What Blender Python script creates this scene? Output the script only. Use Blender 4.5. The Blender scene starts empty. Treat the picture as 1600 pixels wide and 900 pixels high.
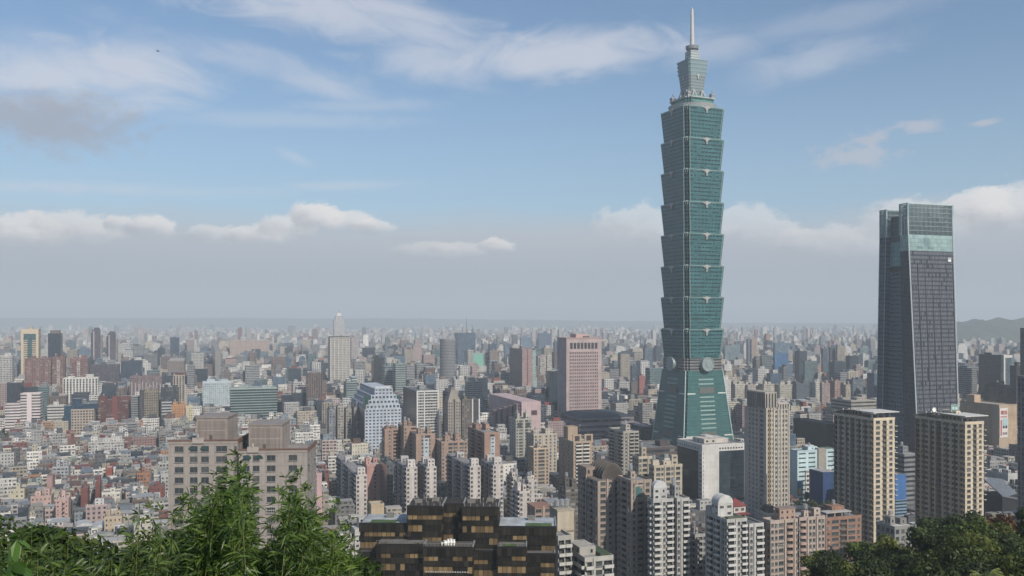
import bpy, math, random
import numpy as np
from mathutils import Vector, Matrix
R = math.radians
S = bpy.context.scene
COL = S.collection
# ------------------------------------------------------------------ camera
F, HY, CAMZ = 1400.0, 500.0, 158.0          # focal length in photo pixels, horizon row, eye height above the city
cam_d = bpy.data.cameras.new('camera'); cam = bpy.data.objects.new('camera', cam_d); COL.objects.link(cam)
cam.location = (0, 0, CAMZ); cam.rotation_euler = (R(90), 0, 0)
cam_d.sensor_width = 36; cam_d.lens = 36 * F / 1600; cam_d.shift_y = (HY - 450) / 1600
cam_d.clip_start = 0.1; cam_d.clip_end = 60000
S.camera = cam
# ------------------------------------------------------------------ sun and sky
SUN_EL, SUN_AZ = 36.0, 146.0                # azimuth clockwise from the view direction (+Y)
SUN = Vector((math.sin(R(SUN_AZ)) * math.cos(R(SUN_EL)), math.cos(R(SUN_AZ)) * math.cos(R(SUN_EL)), math.sin(R(SUN_EL))))
sl = bpy.data.lights.new('sun', 'SUN'); sl.energy = 4.95; sl.angle = R(0.6); sl.color = (1.0, 0.92, 0.81)
so = bpy.data.objects.new('sun', sl); COL.objects.link(so); so.rotation_euler = (-SUN).to_track_quat('-Z', 'Y').to_euler()
S.view_settings.view_transform = 'Standard'; S.view_settings.look = 'None'
S.view_settings.exposure = 0.0; S.view_settings.gamma = 1.0
S.cycles.max_bounces = 4; S.cycles.diffuse_bounces = 2; S.cycles.glossy_bounces = 2; S.cycles.transmission_bounces = 2
S.cycles.volume_bounces = 0; S.cycles.transparent_max_bounces = 6; S.cycles.use_denoising = True
S.cycles.caustics_reflective = False; S.cycles.caustics_refractive = False
S.cycles.sample_clamp_indirect = 4.0

class G:                                     # tiny node-graph helper
    def __init__(s, tree): s.t = tree; s.n = tree.nodes; s.l = tree.links
    def add(s, typ, **kw):
        n = s.n.new(typ)
        for k, v in kw.items(): setattr(n, k, v)
        return n
    def put(s, sock, v):
        if isinstance(v, bpy.types.NodeSocket): s.l.new(v, sock)
        elif v is not None: sock.default_value = v
    def m(s, op, a, b=None, c=None, clamp=False):
        n = s.add('ShaderNodeMath', operation=op, use_clamp=clamp)
        s.put(n.inputs[0], a); s.put(n.inputs[1], b)
        if c is not None: s.put(n.inputs[2], c)
        return n.outputs[0]
    def sstep(s, v, a, b, lo=0.0, hi=1.0):
        n = s.add('ShaderNodeMapRange', interpolation_type='SMOOTHSTEP')
        for i, x in enumerate((v, a, b, lo, hi)): s.put(n.inputs[i], x)
        return n.outputs[0]
    def lin(s, v, a, b, lo=0.0, hi=1.0):
        n = s.add('ShaderNodeMapRange')
        for i, x in enumerate((v, a, b, lo, hi)): s.put(n.inputs[i], x)
        return n.outputs[0]
    def mix(s, f, a, b, blend='MIX'):
        n = s.add('ShaderNodeMix', data_type='RGBA', blend_type=blend)
        s.put(n.inputs[0], f); s.put(n.inputs[6], a); s.put(n.inputs[7], b)
        return n.outputs[2]
    def vec(s, x, y, z=0.0):
        n = s.add('ShaderNodeCombineXYZ')
        for i, v in enumerate((x, y, z)): s.put(n.inputs[i], v)
        return n.outputs[0]
    def noise(s, v, scale, detail=3, rough=.5, dist=0.0):
        n = s.add('ShaderNodeTexNoise'); s.put(n.inputs['Vector'], v)
        n.inputs['Scale'].default_value = scale; n.inputs['Detail'].default_value = detail
        n.inputs['Roughness'].default_value = rough; n.inputs['Distortion'].default_value = dist
        return n.outputs[0]

W = bpy.data.worlds.new('World'); S.world = W; W.use_nodes = True
g = G(W.node_tree); W.node_tree.nodes.clear()
sky = g.add('ShaderNodeTexSky', sky_type='NISHITA', sun_disc=False)
sky.sun_elevation = R(SUN_EL); sky.sun_rotation = R(SUN_AZ); sky.altitude = 150
sky.air_density = 1.0; sky.dust_density = 1.6; sky.ozone_density = 1.3
SKY_STRENGTH = 0.085
tc = g.add('ShaderNodeTexCoord').outputs['Generated']
sx = g.add('ShaderNodeSeparateXYZ'); g.l.new(tc, sx.inputs[0])
az = g.m('ARCTAN2', sx.outputs[0], sx.outputs[1]); el = g.m('ARCSINE', sx.outputs[2])
def azel(px, py):
    x, y = (px - 800) / F, (HY - py) / F
    return math.atan2(x, 1), math.atan2(y, math.hypot(x, 1))
# wisps of high cirrus, each drawn out along its own direction
cirrus = None
for (px, py, rx, ry, tilt, st, seed) in (
        (100, 118, 240, 62, 0, 1.0, 1), (215, 108, 140, 56, -4, 1.0, 9), (30, 60, 120, 26, 3, .25, 8), (520, 14, 280, 50, -5, .95, 2), (660, 45, 150, 50, -14, .8, 3), (690, 100, 130, 44, -8, .8, 18),
        (880, 86, 330, 46, 2, 1.0, 4), (520, 140, 130, 22, -14, .65, 5), (1120, 75, 110, 34, 6, .5, 6), (1270, 95, 170, 34, 9, .55, 7),
        (440, 188, 260, 16, 2, .35, 10), (560, 165, 150, 14, 3, .4, 11), (90, 292, 240, 14, 1, .45, 12), (540, 290, 130, 10, 3, .5, 13),
        (460, 246, 40, 12, -20, .5, 14), (380, 95, 230, 30, -10, .5, 15), (1300, 30, 200, 26, 5, .3, 16), (300, 300, 200, 12, 2, .3, 17)):
    a0, e0 = azel(px, py); ct, st_ = math.cos(R(tilt)), math.sin(R(tilt))
    da = g.m('SUBTRACT', az, a0); de = g.m('SUBTRACT', el, e0)
    u = g.m('ADD', g.m('MULTIPLY', da, ct), g.m('MULTIPLY', de, st_))
    v = g.m('SUBTRACT', g.m('MULTIPLY', de, ct), g.m('MULTIPLY', da, st_))
    un, vn = g.m('DIVIDE', u, rx / F), g.m('DIVIDE', v, ry / F)
    rad = g.m('SQRT', g.m('ADD', g.m('MULTIPLY', un, un), g.m('MULTIPLY', vn, vn)))
    fil = g.noise(g.vec(g.m('MULTIPLY', u, 6.0), g.m('MULTIPLY', v, 15.0), seed * 3.7), 2.0, 7, .60, .9)
    e_ = g.m('ADD', g.m('MULTIPLY', g.m('SUBTRACT', 1.0, rad), .75), g.m('MULTIPLY', g.m('SUBTRACT', fil, .5), 1.25))
    b = g.m('MULTIPLY', g.sstep(e_, -.05, .70), st)
    cirrus = b if cirrus is None else g.m('MAXIMUM', cirrus, b)
# the grey bank low over the horizon with small cumulus heads standing on it
bill = g.noise(g.vec(az, g.m('MULTIPLY', el, 1.3), .4), 17, 4, .55, .3)
fine = g.noise(g.vec(az, g.m('MULTIPLY', el, 1.6), 1.7), 46, 5, .6)
soft = g.noise(g.vec(az, g.m('MULTIPLY', el, 2.5), 6.1), 5, 4, .55)
wob = g.m('ADD', g.m('MULTIPLY', g.m('SUBTRACT', bill, .5), 1.1), g.m('MULTIPLY', g.m('SUBTRACT', fine, .5), 1.25))
bank = g.sstep(g.m('ADD', el, g.m('MULTIPLY', g.m('SUBTRACT', soft, .5), .040)), .126, .082, 0.0, .94)
heads = []
for (px, py, rx, ry, st) in ((1000, 362, 85, 44, .55), (1160, 362, 100, 40, .55), (1310, 385, 110, 36, .5), (1440, 352, 90, 40, .6), (1600, 335, 80, 46, .8), (1525, 332, 62, 36, .85), (30, 366, 66, 30, .85), (115, 362, 62, 30, .7), (340, 368, 56, 20, .6), (402, 370, 56, 20, .75), (187, 352, 22, 16, .8), (238, 357, 36, 22, .9), (670, 396, 60, 18, .45), (720, 392, 46, 16, .55), (776, 386, 30, 16, .85), (580, 356, 34, 17, .75), (545, 350, 46, 22, .85), (450, 358, 46, 22, .8), (497, 345, 44, 30, 1.0)):
    heads.append((*azel(px, py), rx / F, ry / F, st))
puffs = None; mauve = None
for (px, py, rx, ry, seed) in ((1440, 197, 40, 22, 1), (1365, 216, 52, 16, 2), (1330, 246, 90, 26, 3), (1530, 192, 30, 8, 4), (80, 190, 190, 62, 5), (1420, 330, 90, 30, 6),):
    a0, e0 = azel(px, py)
    un = g.m('DIVIDE', g.m('SUBTRACT', az, a0), rx / F); vn = g.m('DIVIDE', g.m('SUBTRACT', el, e0), ry / F)
    rad = g.m('SQRT', g.m('ADD', g.m('MULTIPLY', un, un), g.m('MULTIPLY', vn, vn)))
    b = g.sstep(g.m('ADD', g.m('SUBTRACT', .85, rad), g.m('MULTIPLY', g.m('SUBTRACT', fine, .5), 2.4 if seed != 5 else 1.2)), -.05, .75)
    b = g.m('MULTIPLY', b, .62)
    if seed == 5: mauve = b; continue
    puffs = b if puffs is None else g.m('MAXIMUM', puffs, b)
skyc = g.mix(1.0, sky.outputs[0], (SKY_STRENGTH * .86, SKY_STRENGTH * .98, SKY_STRENGTH * 1.06, 1), 'MULTIPLY')
veil = g.mix(g.sstep(el, .30, .06, .06, .42), skyc, (.30, .42, .53, 1))          # thin high overcast
c1 = g.mix(g.m('MULTIPLY', cirrus, .70), veil, (.52, .53, .575, 1))
c2 = g.mix(g.m('MULTIPLY', mauve, 1.25), g.mix(puffs, c1, (.42, .42, .46, 1)), (.275, .285, .33, 1))
c3 = g.mix(bank, c2, g.mix(g.sstep(el, .045, .10), (.295, .325, .372, 1), (.375, .398, .437, 1)))
for (a0, e0, rx, ry, st) in heads:
    un = g.m('DIVIDE', g.m('SUBTRACT', az, a0), rx); vn = g.m('DIVIDE', g.m('SUBTRACT', el, e0), ry)
    r = g.m('SQRT', g.m('ADD', g.m('MULTIPLY', un, un), g.m('MULTIPLY', vn, vn)))
    al = g.m('MULTIPLY', g.m('MULTIPLY', g.sstep(g.m('ADD', r, wob), 1.06, .74), g.sstep(vn, -1.0, .15)), st * .92)
    lt = g.sstep(g.m('ADD', g.m('ADD', vn, g.m('MULTIPLY', un, .35)), wob), -.7, .6)
    c3 = g.mix(al, c3, g.mix(lt, (.310, .325, .365, 1), (.66, .638, .622, 1)))
low = g.mix(g.sstep(el, .060, -.01), c3, (.285, .325, .368, 1))
bg = g.add('ShaderNodeBackground'); g.l.new(low, bg.inputs[0]); bg.inputs[1].default_value = 1.32
W.cycles.sampling_method = 'MANUAL'; W.cycles.sample_map_resolution = 256
wo = g.add('ShaderNodeOutputWorld'); g.l.new(bg.outputs[0], wo.inputs[0])
HAZE_DENSITY = 1.3e-4

# ------------------------------------------------------------------ mesh builder and object helpers
class MB:
    def __init__(s): s.v = []; s.f = []; s.uv = []; s.mi = []
    def face(s, pts, mi=0, uv=None):
        n = len(s.v); s.v += [tuple(p) for p in pts]; s.f.append(tuple(range(n, n + len(pts)))); s.mi.append(mi)
        s.uv += list(uv) if uv else [(0.5, 0.02)] * len(pts)
    def wall(s, a, b, z0, z1, mi=0, nb=1, ns=1, a2=None, b2=None):
        a2 = a2 or a; b2 = b2 or b
        s.face([(a[0], a[1], z0), (b[0], b[1], z0), (b2[0], b2[1], z1), (a2[0], a2[1], z1)], mi, [(0, 0), (nb, 0), (nb, ns), (0, ns)])
    def prism(s, poly, z0, z1, mi=0, cap=None, bay=3.2, storey=3.3, poly2=None, bottom=False, mis=None):
        p2 = poly2 or poly; n = len(poly); ns = max(1, round((z1 - z0) / storey))
        for i in range(n):
            j = (i + 1) % n; w = math.hypot(poly[j][0] - poly[i][0], poly[j][1] - poly[i][1])
            s.wall(poly[i], poly[j], z0, z1, mis[i] if mis else mi, max(1, round(w / bay)), ns, p2[i], p2[j])
        c = mi if cap is None else cap
        s.face([(p[0], p[1], z1) for p in p2], c)
        if bottom: s.face([(p[0], p[1], z0) for p in reversed(poly)], c)
    def box(s, x0, x1, y0, y1, z0, z1, mi=0, cap=None, bay=3.2, storey=3.3, bottom=True, mis=None):
        s.prism([(x0, y0), (x1, y0), (x1, y1), (x0, y1)], z0, z1, mi, cap, bay, storey, None, bottom, mis)
    def cyl(s, cx, cy, r, z0, z1, n=12, mi=0, r2=None, cap=None, bottom=False):
        r2 = r if r2 is None else r2
        A = [(cx + r * math.cos(2 * math.pi * i / n), cy + r * math.sin(2 * math.pi * i / n)) for i in range(n)]
        B = [(cx + r2 * math.cos(2 * math.pi * i / n), cy + r2 * math.sin(2 * math.pi * i / n)) for i in range(n)]
        s.prism(A, z0, z1, mi, cap, 3.2, 3.3, B, bottom)
    def tube(s, p, q, r, n=6, r2=None, mi=0):
        p, q = Vector(p), Vector(q); d = (q - p).normalized()
        a = d.orthogonal().normalized(); b = d.cross(a); r2 = r if r2 is None else r2
        ring = lambda c, rr: [c + (a * math.cos(2 * math.pi * i / n) + b * math.sin(2 * math.pi * i / n)) * rr for i in range(n)]
        A, B = ring(p, r), ring(q, r2)
        for i in range(n):
            j = (i + 1) % n; s.face([A[i], A[j], B[j], B[i]], mi)
        s.face(B, mi); s.face(A[::-1], mi)
    def arch(s, x0, x1, y0, y1, z0, rise, n=10, mi=0, axis='y'):        # barrel vault
        pts = []
        for i in range(n + 1):
            t = math.pi * i / n; pts.append(((x0 + x1) / 2 - (x1 - x0) / 2 * math.cos(t), z0 + rise * math.sin(t)))
        P = (lambda a, b, z: (a, b, z)) if axis == 'y' else (lambda a, b, z: (b, a, z))
        for i in range(n):
            (a, za), (b, zb) = pts[i], pts[i + 1]
            q = [P(a, y0, za), P(a, y1, za), P(b, y1, zb), P(b, y0, zb)]
            s.face(q if axis != 'y' else q[::1], mi)
        s.face([P(a, y0, z) for a, z in pts], mi); s.face([P(a, y1, z) for a, z in reversed(pts)], mi)
    def build(s, name, mats, parent=None, loc=None, rot=0.0, color=None):
        me = bpy.data.meshes.new(name)
        me.from_pydata(s.v, [], s.f)
        ul = me.uv_layers.new(name='UVMap')
        ul.data.foreach_set('uv', np.array(s.uv, dtype=np.float32).ravel())
        if not isinstance(mats, (list, tuple)): mats = [mats]
        for m in mats: me.materials.append(m)
        me.polygons.foreach_set('material_index', np.array(s.mi, dtype=np.int32))
        return link(name, me, parent, loc, rot, color)
def link(name, me, parent=None, loc=None, rot=0.0, color=None):
    o = bpy.data.objects.new(name, me); COL.objects.link(o)
    if parent is not None: o.parent = parent
    if loc is not None: o.location = loc
    if rot: o.rotation_euler = (0, 0, rot)
    if color is not None: o.color = (*color[:3], 1)
    return o
def tag(o, label, cat, group=None, kind=None):
    if label: o['label'] = label
    if cat: o['category'] = cat
    if group: o['group'] = group
    if kind: o['kind'] = kind
    return o
def thing(name, label, cat, loc=(0, 0, 0), rot=0.0, group=None):
    o = bpy.data.objects.new(name, None); COL.objects.link(o); o.location = loc; o.rotation_euler = (0, 0, rot)
    o.empty_display_size = .5
    return tag(o, label, cat, group)
def dup(root, loc=None, rot=None, scale=None, label=None, color=None):
    def cp(o, par):
        c = o.copy(); COL.objects.link(c)
        if par is not None: c.parent = par
        if color and o.get('tint'): c.color = (*color, 1)
        for ch in o.children: cp(ch, c)
        return c
    r = cp(root, None)
    if loc is not None: r.location = loc
    if rot is not None: r.rotation_euler = (0, 0, rot)
    if scale is not None: r.scale = scale if isinstance(scale, tuple) else (scale,) * 3
    if label: r['label'] = label
    return r
def srgb(h, k=1.0):
    v = [int(h[i:i + 2], 16) / 255 for i in (0, 2, 4)]
    c = [k * (x / 12.92 if x <= .04045 else ((x + .055) / 1.055) ** 2.4) for x in v]; l = .2126 * c[0] + .7152 * c[1] + .0722 * c[2]
    return tuple((x * .74 + l * .26) * .80 for x in c)

# ------------------------------------------------------------------ materials
def newmat(name):
    m = bpy.data.materials.new(name); m.use_nodes = True; m.node_tree.nodes.clear(); gg = G(m.node_tree)
    out = gg.add('ShaderNodeOutputMaterial'); p = gg.add('ShaderNodeBsdfPrincipled'); gg.l.new(p.outputs[0], out.inputs[0])
    return m, gg, p
def plain(name, col=None, rough=.8, metal=0.0, var=.25, scale=.4, spec=.3):
    """solid colour (or the object's own colour) with blotchy wear"""
    m, q, p = newmat(name)
    base = q.add('ShaderNodeObjectInfo').outputs['Color'] if col is None else None
    co = q.add('ShaderNodeTexCoord').outputs['Object']
    n = q.noise(co, scale, 4, .6)
    f = q.lin(n, .25, .75, 1 - var, 1 + var)
    if base is None:
        rgb = q.add('ShaderNodeRGB'); rgb.outputs[0].default_value = (*col, 1); base = rgb.outputs[0]
    c = q.mix(1.0, base, q.vec(f, f, f), 'MULTIPLY')
    q.l.new(c, p.inputs['Base Color']); p.inputs['Roughness'].default_value = rough; p.inputs['Metallic'].default_value = metal
    p.inputs['Specular IOR Level'].default_value = spec
    return m
def facade(name, ww=.5, wh=.5, vb=.28, jit=.0, glass=(.025, .032, .04), curtain=.25, gl_rough=.18, line=0.0, attr=False, wallgloss=.85, streak=.25, cellvar=.0, wspec=.3, vline=0.0, blank=0.0, gspec=.5):
    """wall in the object's own colour with one window per UV cell (u counts bays, v counts storeys)"""
    m, q, p = newmat(name)
    if attr:
        a = q.add('ShaderNodeAttribute', attribute_name='tint'); wallc = a.outputs['Color']; rnd0 = 0.0
    else:
        oi = q.add('ShaderNodeObjectInfo'); wallc = oi.outputs['Color']; rnd0 = q.m('MULTIPLY', oi.outputs['Random'], 97.0)
    uv = q.add('ShaderNodeUVMap', uv_map='UVMap').outputs[0]
    sp = q.add('ShaderNodeSeparateXYZ'); q.l.new(uv, sp.inputs[0]); u, v = sp.outputs[0], sp.outputs[1]
    fu, fv = q.m('FRACT', u), q.m('FRACT', v); cu, cv = q.m('FLOOR', u), q.m('FLOOR', v)
    wn = q.add('ShaderNodeTexWhiteNoise', noise_dimensions='3D'); q.l.new(q.vec(cu, cv, rnd0), wn.inputs[0])
    r1 = wn.outputs[0]; rc = q.add('ShaderNodeSeparateXYZ'); q.l.new(wn.outputs[1], rc.inputs[0])
    hw = q.m('ADD', ww / 2, q.m('MULTIPLY', q.m('SUBTRACT', r1, .5), jit))
    mu = q.m('LESS_THAN', q.m('ABSOLUTE', q.m('SUBTRACT', fu, .5)), hw)
    mv = q.m('MULTIPLY', q.m('GREATER_THAN', fv, vb), q.m('LESS_THAN', fv, vb + wh))
    mask = q.m('MULTIPLY', mu, mv)
    if blank: mask = q.m('MULTIPLY', mask, q.m('GREATER_THAN', rc.outputs[2], blank))
    lite = q.m('POWER', rc.outputs[0], 4.0)
    gc = q.mix(q.m('MULTIPLY', lite, curtain * 2), (*glass, 1), (.30, .29, .26, 1))
    gc = q.mix(q.lin(rc.outputs[1], 0, 1, 0, .5), gc, (glass[0] * .4, glass[1] * .4, glass[2] * .4, 1))
    co = q.add('ShaderNodeTexCoord').outputs['Object']
    n1 = q.noise(co, .09, 4, .6)
    st = q.add('ShaderNodeMapping'); q.l.new(co, st.inputs[0]); st.inputs['Scale'].default_value = (.9, .9, .05)
    n2 = q.noise(st.outputs[0], .8, 3, .6)
    f = q.m('MULTIPLY', q.lin(n1, .25, .75, 1 - streak * .8, 1 + streak * .8), q.lin(n2, .3, .7, 1 - streak * .6, 1 + streak * .5))
    if cellvar: f = q.m('MULTIPLY', f, q.lin(rc.outputs[2], 0, 1, 1 - cellvar, 1 + cellvar))
    if line: f = q.m('MULTIPLY', f, q.m('SUBTRACT', 1.0, q.m('MULTIPLY', q.m('LESS_THAN', fv, .09), line)))  # storey line darkened in colour: slab joint and its shadow line together
    if vline: f = q.m('MULTIPLY', f, q.m('SUBTRACT', 1.0, q.m('MULTIPLY', q.m('LESS_THAN', fu, .1), vline)))
    wc = q.mix(1.0, wallc, q.vec(f, f, f), 'MULTIPLY')
    q.l.new(q.mix(mask, wc, gc), p.inputs['Base Color'])
    q.l.new(q.lin(mask, 0, 1, wallgloss, gl_rough), p.inputs['Roughness'])
    q.l.new(q.lin(mask, 0, 1, wspec, gspec), p.inputs['Specular IOR Level'])
    return m
FS = {}
def make_facades(attr):
    s = ' far' if attr else ''
    d = dict(
        punched=dict(ww=.48, wh=.46, jit=.12, line=.12),
        small=dict(ww=.36, wh=.40, jit=.25, line=.15, blank=.12),
        messy=dict(ww=.66, wh=.50, vb=.25, jit=.5, line=.35, curtain=.6, cellvar=.22, blank=.08),
        ribbon=dict(ww=1.1, wh=.46, vb=.30),
        vertical=dict(ww=.50, wh=.84, vb=.08),
        grid=dict(ww=.62, wh=.60, vb=.2),
        balcony=dict(ww=.78, wh=.52, vb=.38, jit=.3, line=.25, glass=(.03, .03, .03), curtain=.5),
        blank=dict(ww=.0, wh=.0, line=.10),
        curtain=dict(ww=.0, wh=.0, line=.45, vline=.25, wallgloss=.16, wspec=.5, cellvar=.25, streak=.15))
    if attr: d = {k: d[k] for k in ('messy', 'punched', 'ribbon', 'curtain')}
    for k, v in d.items(): FS[k + s] = facade('facade ' + k + s, attr=attr, **v)
make_facades(False); make_facades(True)
FS['shingle'] = plain('painted concrete', None, .8, var=.22, scale=.25)
M_ROOF = plain('roof surface', None, .85, var=.45, scale=.22)
M_METAL = plain('sheet metal', None, .5, .35, var=.3, scale=.4, spec=.5)
M_STEEL = plain('stainless steel', (.55, .56, .58), .35, .7, var=.2)
M_WHITE = plain('white paint', (.72, .71, .68), .6, var=.12)
M_PAINT = plain('painted surface', None, .6, var=.15)
M_DARK = plain('dark metal', (.03, .032, .035), .5, var=.2)
M_GLASS = plain('window glass', (.022, .03, .036), .12, var=.5, scale=.15, spec=.7)
M_TGLASS = plain('tinted glass', None, .14, var=.25, scale=.2, spec=.7)
M_PANE = plain('window pane', (.03, .04, .045), .15, var=.7, scale=.5, spec=.6)
M_BARK = plain('bark', (.09, .07, .05), .9, var=.4, scale=3)
def leafmat(name, hue=None, tr=.25, scale=.5, var=.45, spec=.25, rough=.55, patch=None):
    m, q, p = newmat(name)
    oi = q.add('ShaderNodeObjectInfo'); base = oi.outputs['Color']
    co = q.add('ShaderNodeTexCoord').outputs['Object']
    n1 = q.noise(co, scale, 3, .6); at = q.add('ShaderNodeAttribute', attribute_name='leafv')
    f = q.m('MULTIPLY', q.lin(n1, .25, .75, 1 - var, 1 + var), q.lin(at.outputs['Fac'], 0, 1, .55, 1.5))
    c = q.mix(1.0, base, q.vec(f, f, f), 'MULTIPLY')
    yel = q.mix(q.m('MULTIPLY', q.m('POWER', at.outputs['Fac'], 3.0), .5), c, q.mix(1.0, base, (1.9, 1.45, .75, 1), 'MULTIPLY'))
    q.l.new(yel, p.inputs['Base Color']); p.inputs['Roughness'].default_value = rough; p.inputs['Specular IOR Level'].default_value = spec
    t = q.add('ShaderNodeBsdfTranslucent'); q.l.new(q.mix(1.0, yel, (1.1, 1.25, .5, 1), 'MULTIPLY'), t.inputs[0])
    mx = q.add('ShaderNodeMixShader'); mx.inputs[0].default_value = tr
    q.l.new(p.outputs[0], mx.inputs[1]); q.l.new(t.outputs[0], mx.inputs[2])
    out = [n for n in q.n if n.type == 'OUTPUT_MATERIAL'][0]; q.l.new(mx.outputs[0], out.inputs[0])
    return m
M_LEAF = leafmat('leaves'); M_BAMBOO = leafmat('bamboo leaves', tr=.35, scale=2.0, var=.25, spec=.4, rough=.42)

# ------------------------------------------------------------------ geometry of the city grid
TH = R(19.0)                                 # the street grid is turned 19 degrees from the picture plane
def ang(theta): return Vector((math.cos(theta), math.sin(theta))), Vector((-math.sin(theta), math.cos(theta)))
def ray(px, Y): return Vector(((px - 800) * Y / F, Y))
def zat(py, Y): return CAMZ - (py - HY) * Y / F
def solve(C, d, px):
    k = (px - 800) / F
    return (k * C.y - C.x) / (d.x - k * d.y)
def footprint(xl, xc, xr, Y, side, theta=TH, depth=None):
    """visible corner at column xc and distance Y -> centre, front width, depth of a box turned by theta"""
    u, v = ang(theta); C = ray(xc, Y)
    if side == 'L':
        w = solve(C, u, xr); d = depth or solve(C, v, xl); c = C + u * w / 2 + v * d / 2
    else:
        w = -solve(C, u, xl); d = depth or solve(C, v, xr); c = C - u * w / 2 + v * d / 2
    return c, w, d
HERO = []                                    # what is already built: photo box, visible bottom row, distance, footprint, phrase
def reg(px0, px1, yt, vb, Y, c, w, d, theta, phrase=None):
    HERO.append(dict(px0=px0, px1=px1, yt=yt, vb=vb, Y=Y, c=c, r=math.hypot(w, d) / 2, w=w, d=d, th=theta, ph=phrase))
RNG = random.Random(7)
# ------------------------------------------------------------------ the setting
def smooth(a, b, x):
    t = max(0.0, min(1.0, (x - a) / (b - a))); return t * t * (3 - 2 * t)
def interp(P, x):
    if x <= P[0][0]: return P[0][1]
    for (a, b), (c, d) in zip(P, P[1:]):
        if x <= c: return b + (d - b) * (x - a) / (c - a)
    return P[-1][1]
WOOD = [(1240, 905), (1285, 868), (1310, 846), (1345, 836), (1400, 846), (1436, 846), (1462, 812), (1500, 797), (1545, 806), (1600, 806), (1700, 800)]   # crown line of the wooded spur on the right
def wood_z(px, y): return CAMZ - (interp(WOOD, px) + (205 - y) * .95 - HY) * y / F - 12.0
def ground_z(x, y):
    r = math.hypot(x, y)
    knoll = 156.2 - .16 * min(r, 4) - .60 * max(0, r - 4)
    z = max(knoll, 0.0)
    if y > 20:
        px = 800 + F * x / y
        if 1000 < px < 5000: z = max(z, wood_z(px, y) * smooth(1000, 1290, px) * (1 - smooth(215, 345, y)) * smooth(25, 70, y) * (1 - smooth(2200, 4500, px)))
    low = 24 * math.exp(-((x - 20) / 160) ** 2 - ((y - 250) / 130) ** 2)
    return max(z, low * smooth(60, 140, r) * smooth(0, 1, (520 - y) / 100))
def build_ground():
    ys = [-400, -200, -100, -50] + list(range(-30, 30, 3)) + list(range(30, 520, 10)) + [540, 600, 700, 900, 1300, 2000, 3500, 6000, 10000, 17500]
    xs = [-15000, -6000, -2500, -1200, -800, -600] + list(range(-500, -60, 20)) + list(range(-60, 60, 4)) + list(range(60, 500, 14)) + [520, 600, 800, 1200, 2500, 6000, 15000]
    v = [(x, y, ground_z(x, y) if y < 530 and abs(x) < 600 else 0.0) for y in ys for x in xs]; n = len(xs)
    f = [(j * n + i, j * n + i + 1, (j + 1) * n + i + 1, (j + 1) * n + i) for j in range(len(ys) - 1) for i in range(n - 1)]
    me = bpy.data.meshes.new('ground'); me.from_pydata(v, [], f)
    m, q, p = newmat('ground asphalt, yards and hill soil')
    geo = q.add('ShaderNodeNewGeometry').outputs['Position']; sp = q.add('ShaderNodeSeparateXYZ'); q.l.new(geo, sp.inputs[0])
    n1 = q.noise(geo, .012, 5, .6); n2 = q.noise(geo, .09, 4, .6)
    asph = q.mix(n2, (.045, .046, .048, 1), (.13, .125, .12, 1))
    c = q.mix(q.sstep(n1, .52, .60), asph, (.04, .058, .022, 1))
    c = q.mix(q.sstep(sp.outputs[2], .5, 3.0), c, q.mix(n2, (.02, .03, .010, 1), (.05, .06, .02, 1)))
    q.l.new(c, p.inputs['Base Color']); p.inputs['Roughness'].default_value = .9
    me.materials.append(m); tag(link('ground', me), None, None, None, 'structure')
build_ground()
def build_hills():
    """wooded hills at the far right and a low mountain range right behind the city"""
    m, q, p = newmat('wooded hillside'); geo = q.add('ShaderNodeNewGeometry').outputs['Position']
    q.l.new(q.mix(q.noise(geo, .02, 5, .65), (.018, .032, .014, 1), (.06, .085, .035, 1)), p.inputs['Base Color']); p.inputs['Roughness'].default_value = .9
    def ridge(name, pts, Y0, depth, seed):
        rg = random.Random(seed); n = 90; rows = 12; v = []; f = []
        for j in range(rows + 1):
            t = j / rows; prof = math.sin(math.pi * t) ** .8
            for i in range(n + 1):
                s = i / n * (len(pts) - 1); k = min(int(s), len(pts) - 2); a, b = pts[k], pts[k + 1]; w = s - k; w = w * w * (3 - 2 * w)
                px, z = a[0] * (1 - (s - k)) + b[0] * (s - k), a[1] * (1 - w) + b[1] * w
                z += (.07 if Y0 < 9000 else .012) * z * (math.sin(i * 1.7 + seed) + math.sin(i * .63 + j * 2.1) + rg.uniform(-.6, .6))
                y = Y0 + depth * t; v.append(((px - 800) / F * Y0, y, max(-.5, z * prof - .5)))
        for j in range(rows):
            for i in range(n):
                a = j * (n + 1) + i; f.append((a, a + 1, a + n + 2, a + n + 1))
        me = bpy.data.meshes.new(name); me.from_pydata(v, [], f); me.materials.append(m)
        for pl in me.polygons: pl.use_smooth = True
        tag(link(name, me), None, None, None, 'structure')
    ridge('hills', [(1440, 0), (1480, 40), (1510, 85), (1540, 104), (1580, 112), (1640, 150), (1720, 160), (1900, 60), (2000, 0)], 4700, 1500, 3)
    ridge('mountains', [(-700, 60), (-200, 190), (0, 198), (150, 190), (300, 196), (480, 186), (620, 188), (800, 165), (1000, 140), (1200, 110), (1400, 100), (1700, 120), (2200, 60)], 14300, 2600, 5)
build_hills()
hz = MB(); hz.box(-15500, 15500, -420, 18000, -3, 530, bottom=True)
hm = bpy.data.materials.new('haze'); hm.use_nodes = True; hm.node_tree.nodes.clear(); q = G(hm.node_tree)
ho = q.add('ShaderNodeOutputMaterial'); hv = q.add('ShaderNodeVolumePrincipled'); q.l.new(hv.outputs[0], ho.inputs['Volume'])
hv.inputs['Color'].default_value = (.84, .925, 1.0, 1); hv.inputs['Density'].default_value = HAZE_DENSITY; hv.inputs['Anisotropy'].default_value = 0.0
tag(hz.build('haze', hm), None, None, None, 'stuff')

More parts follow.
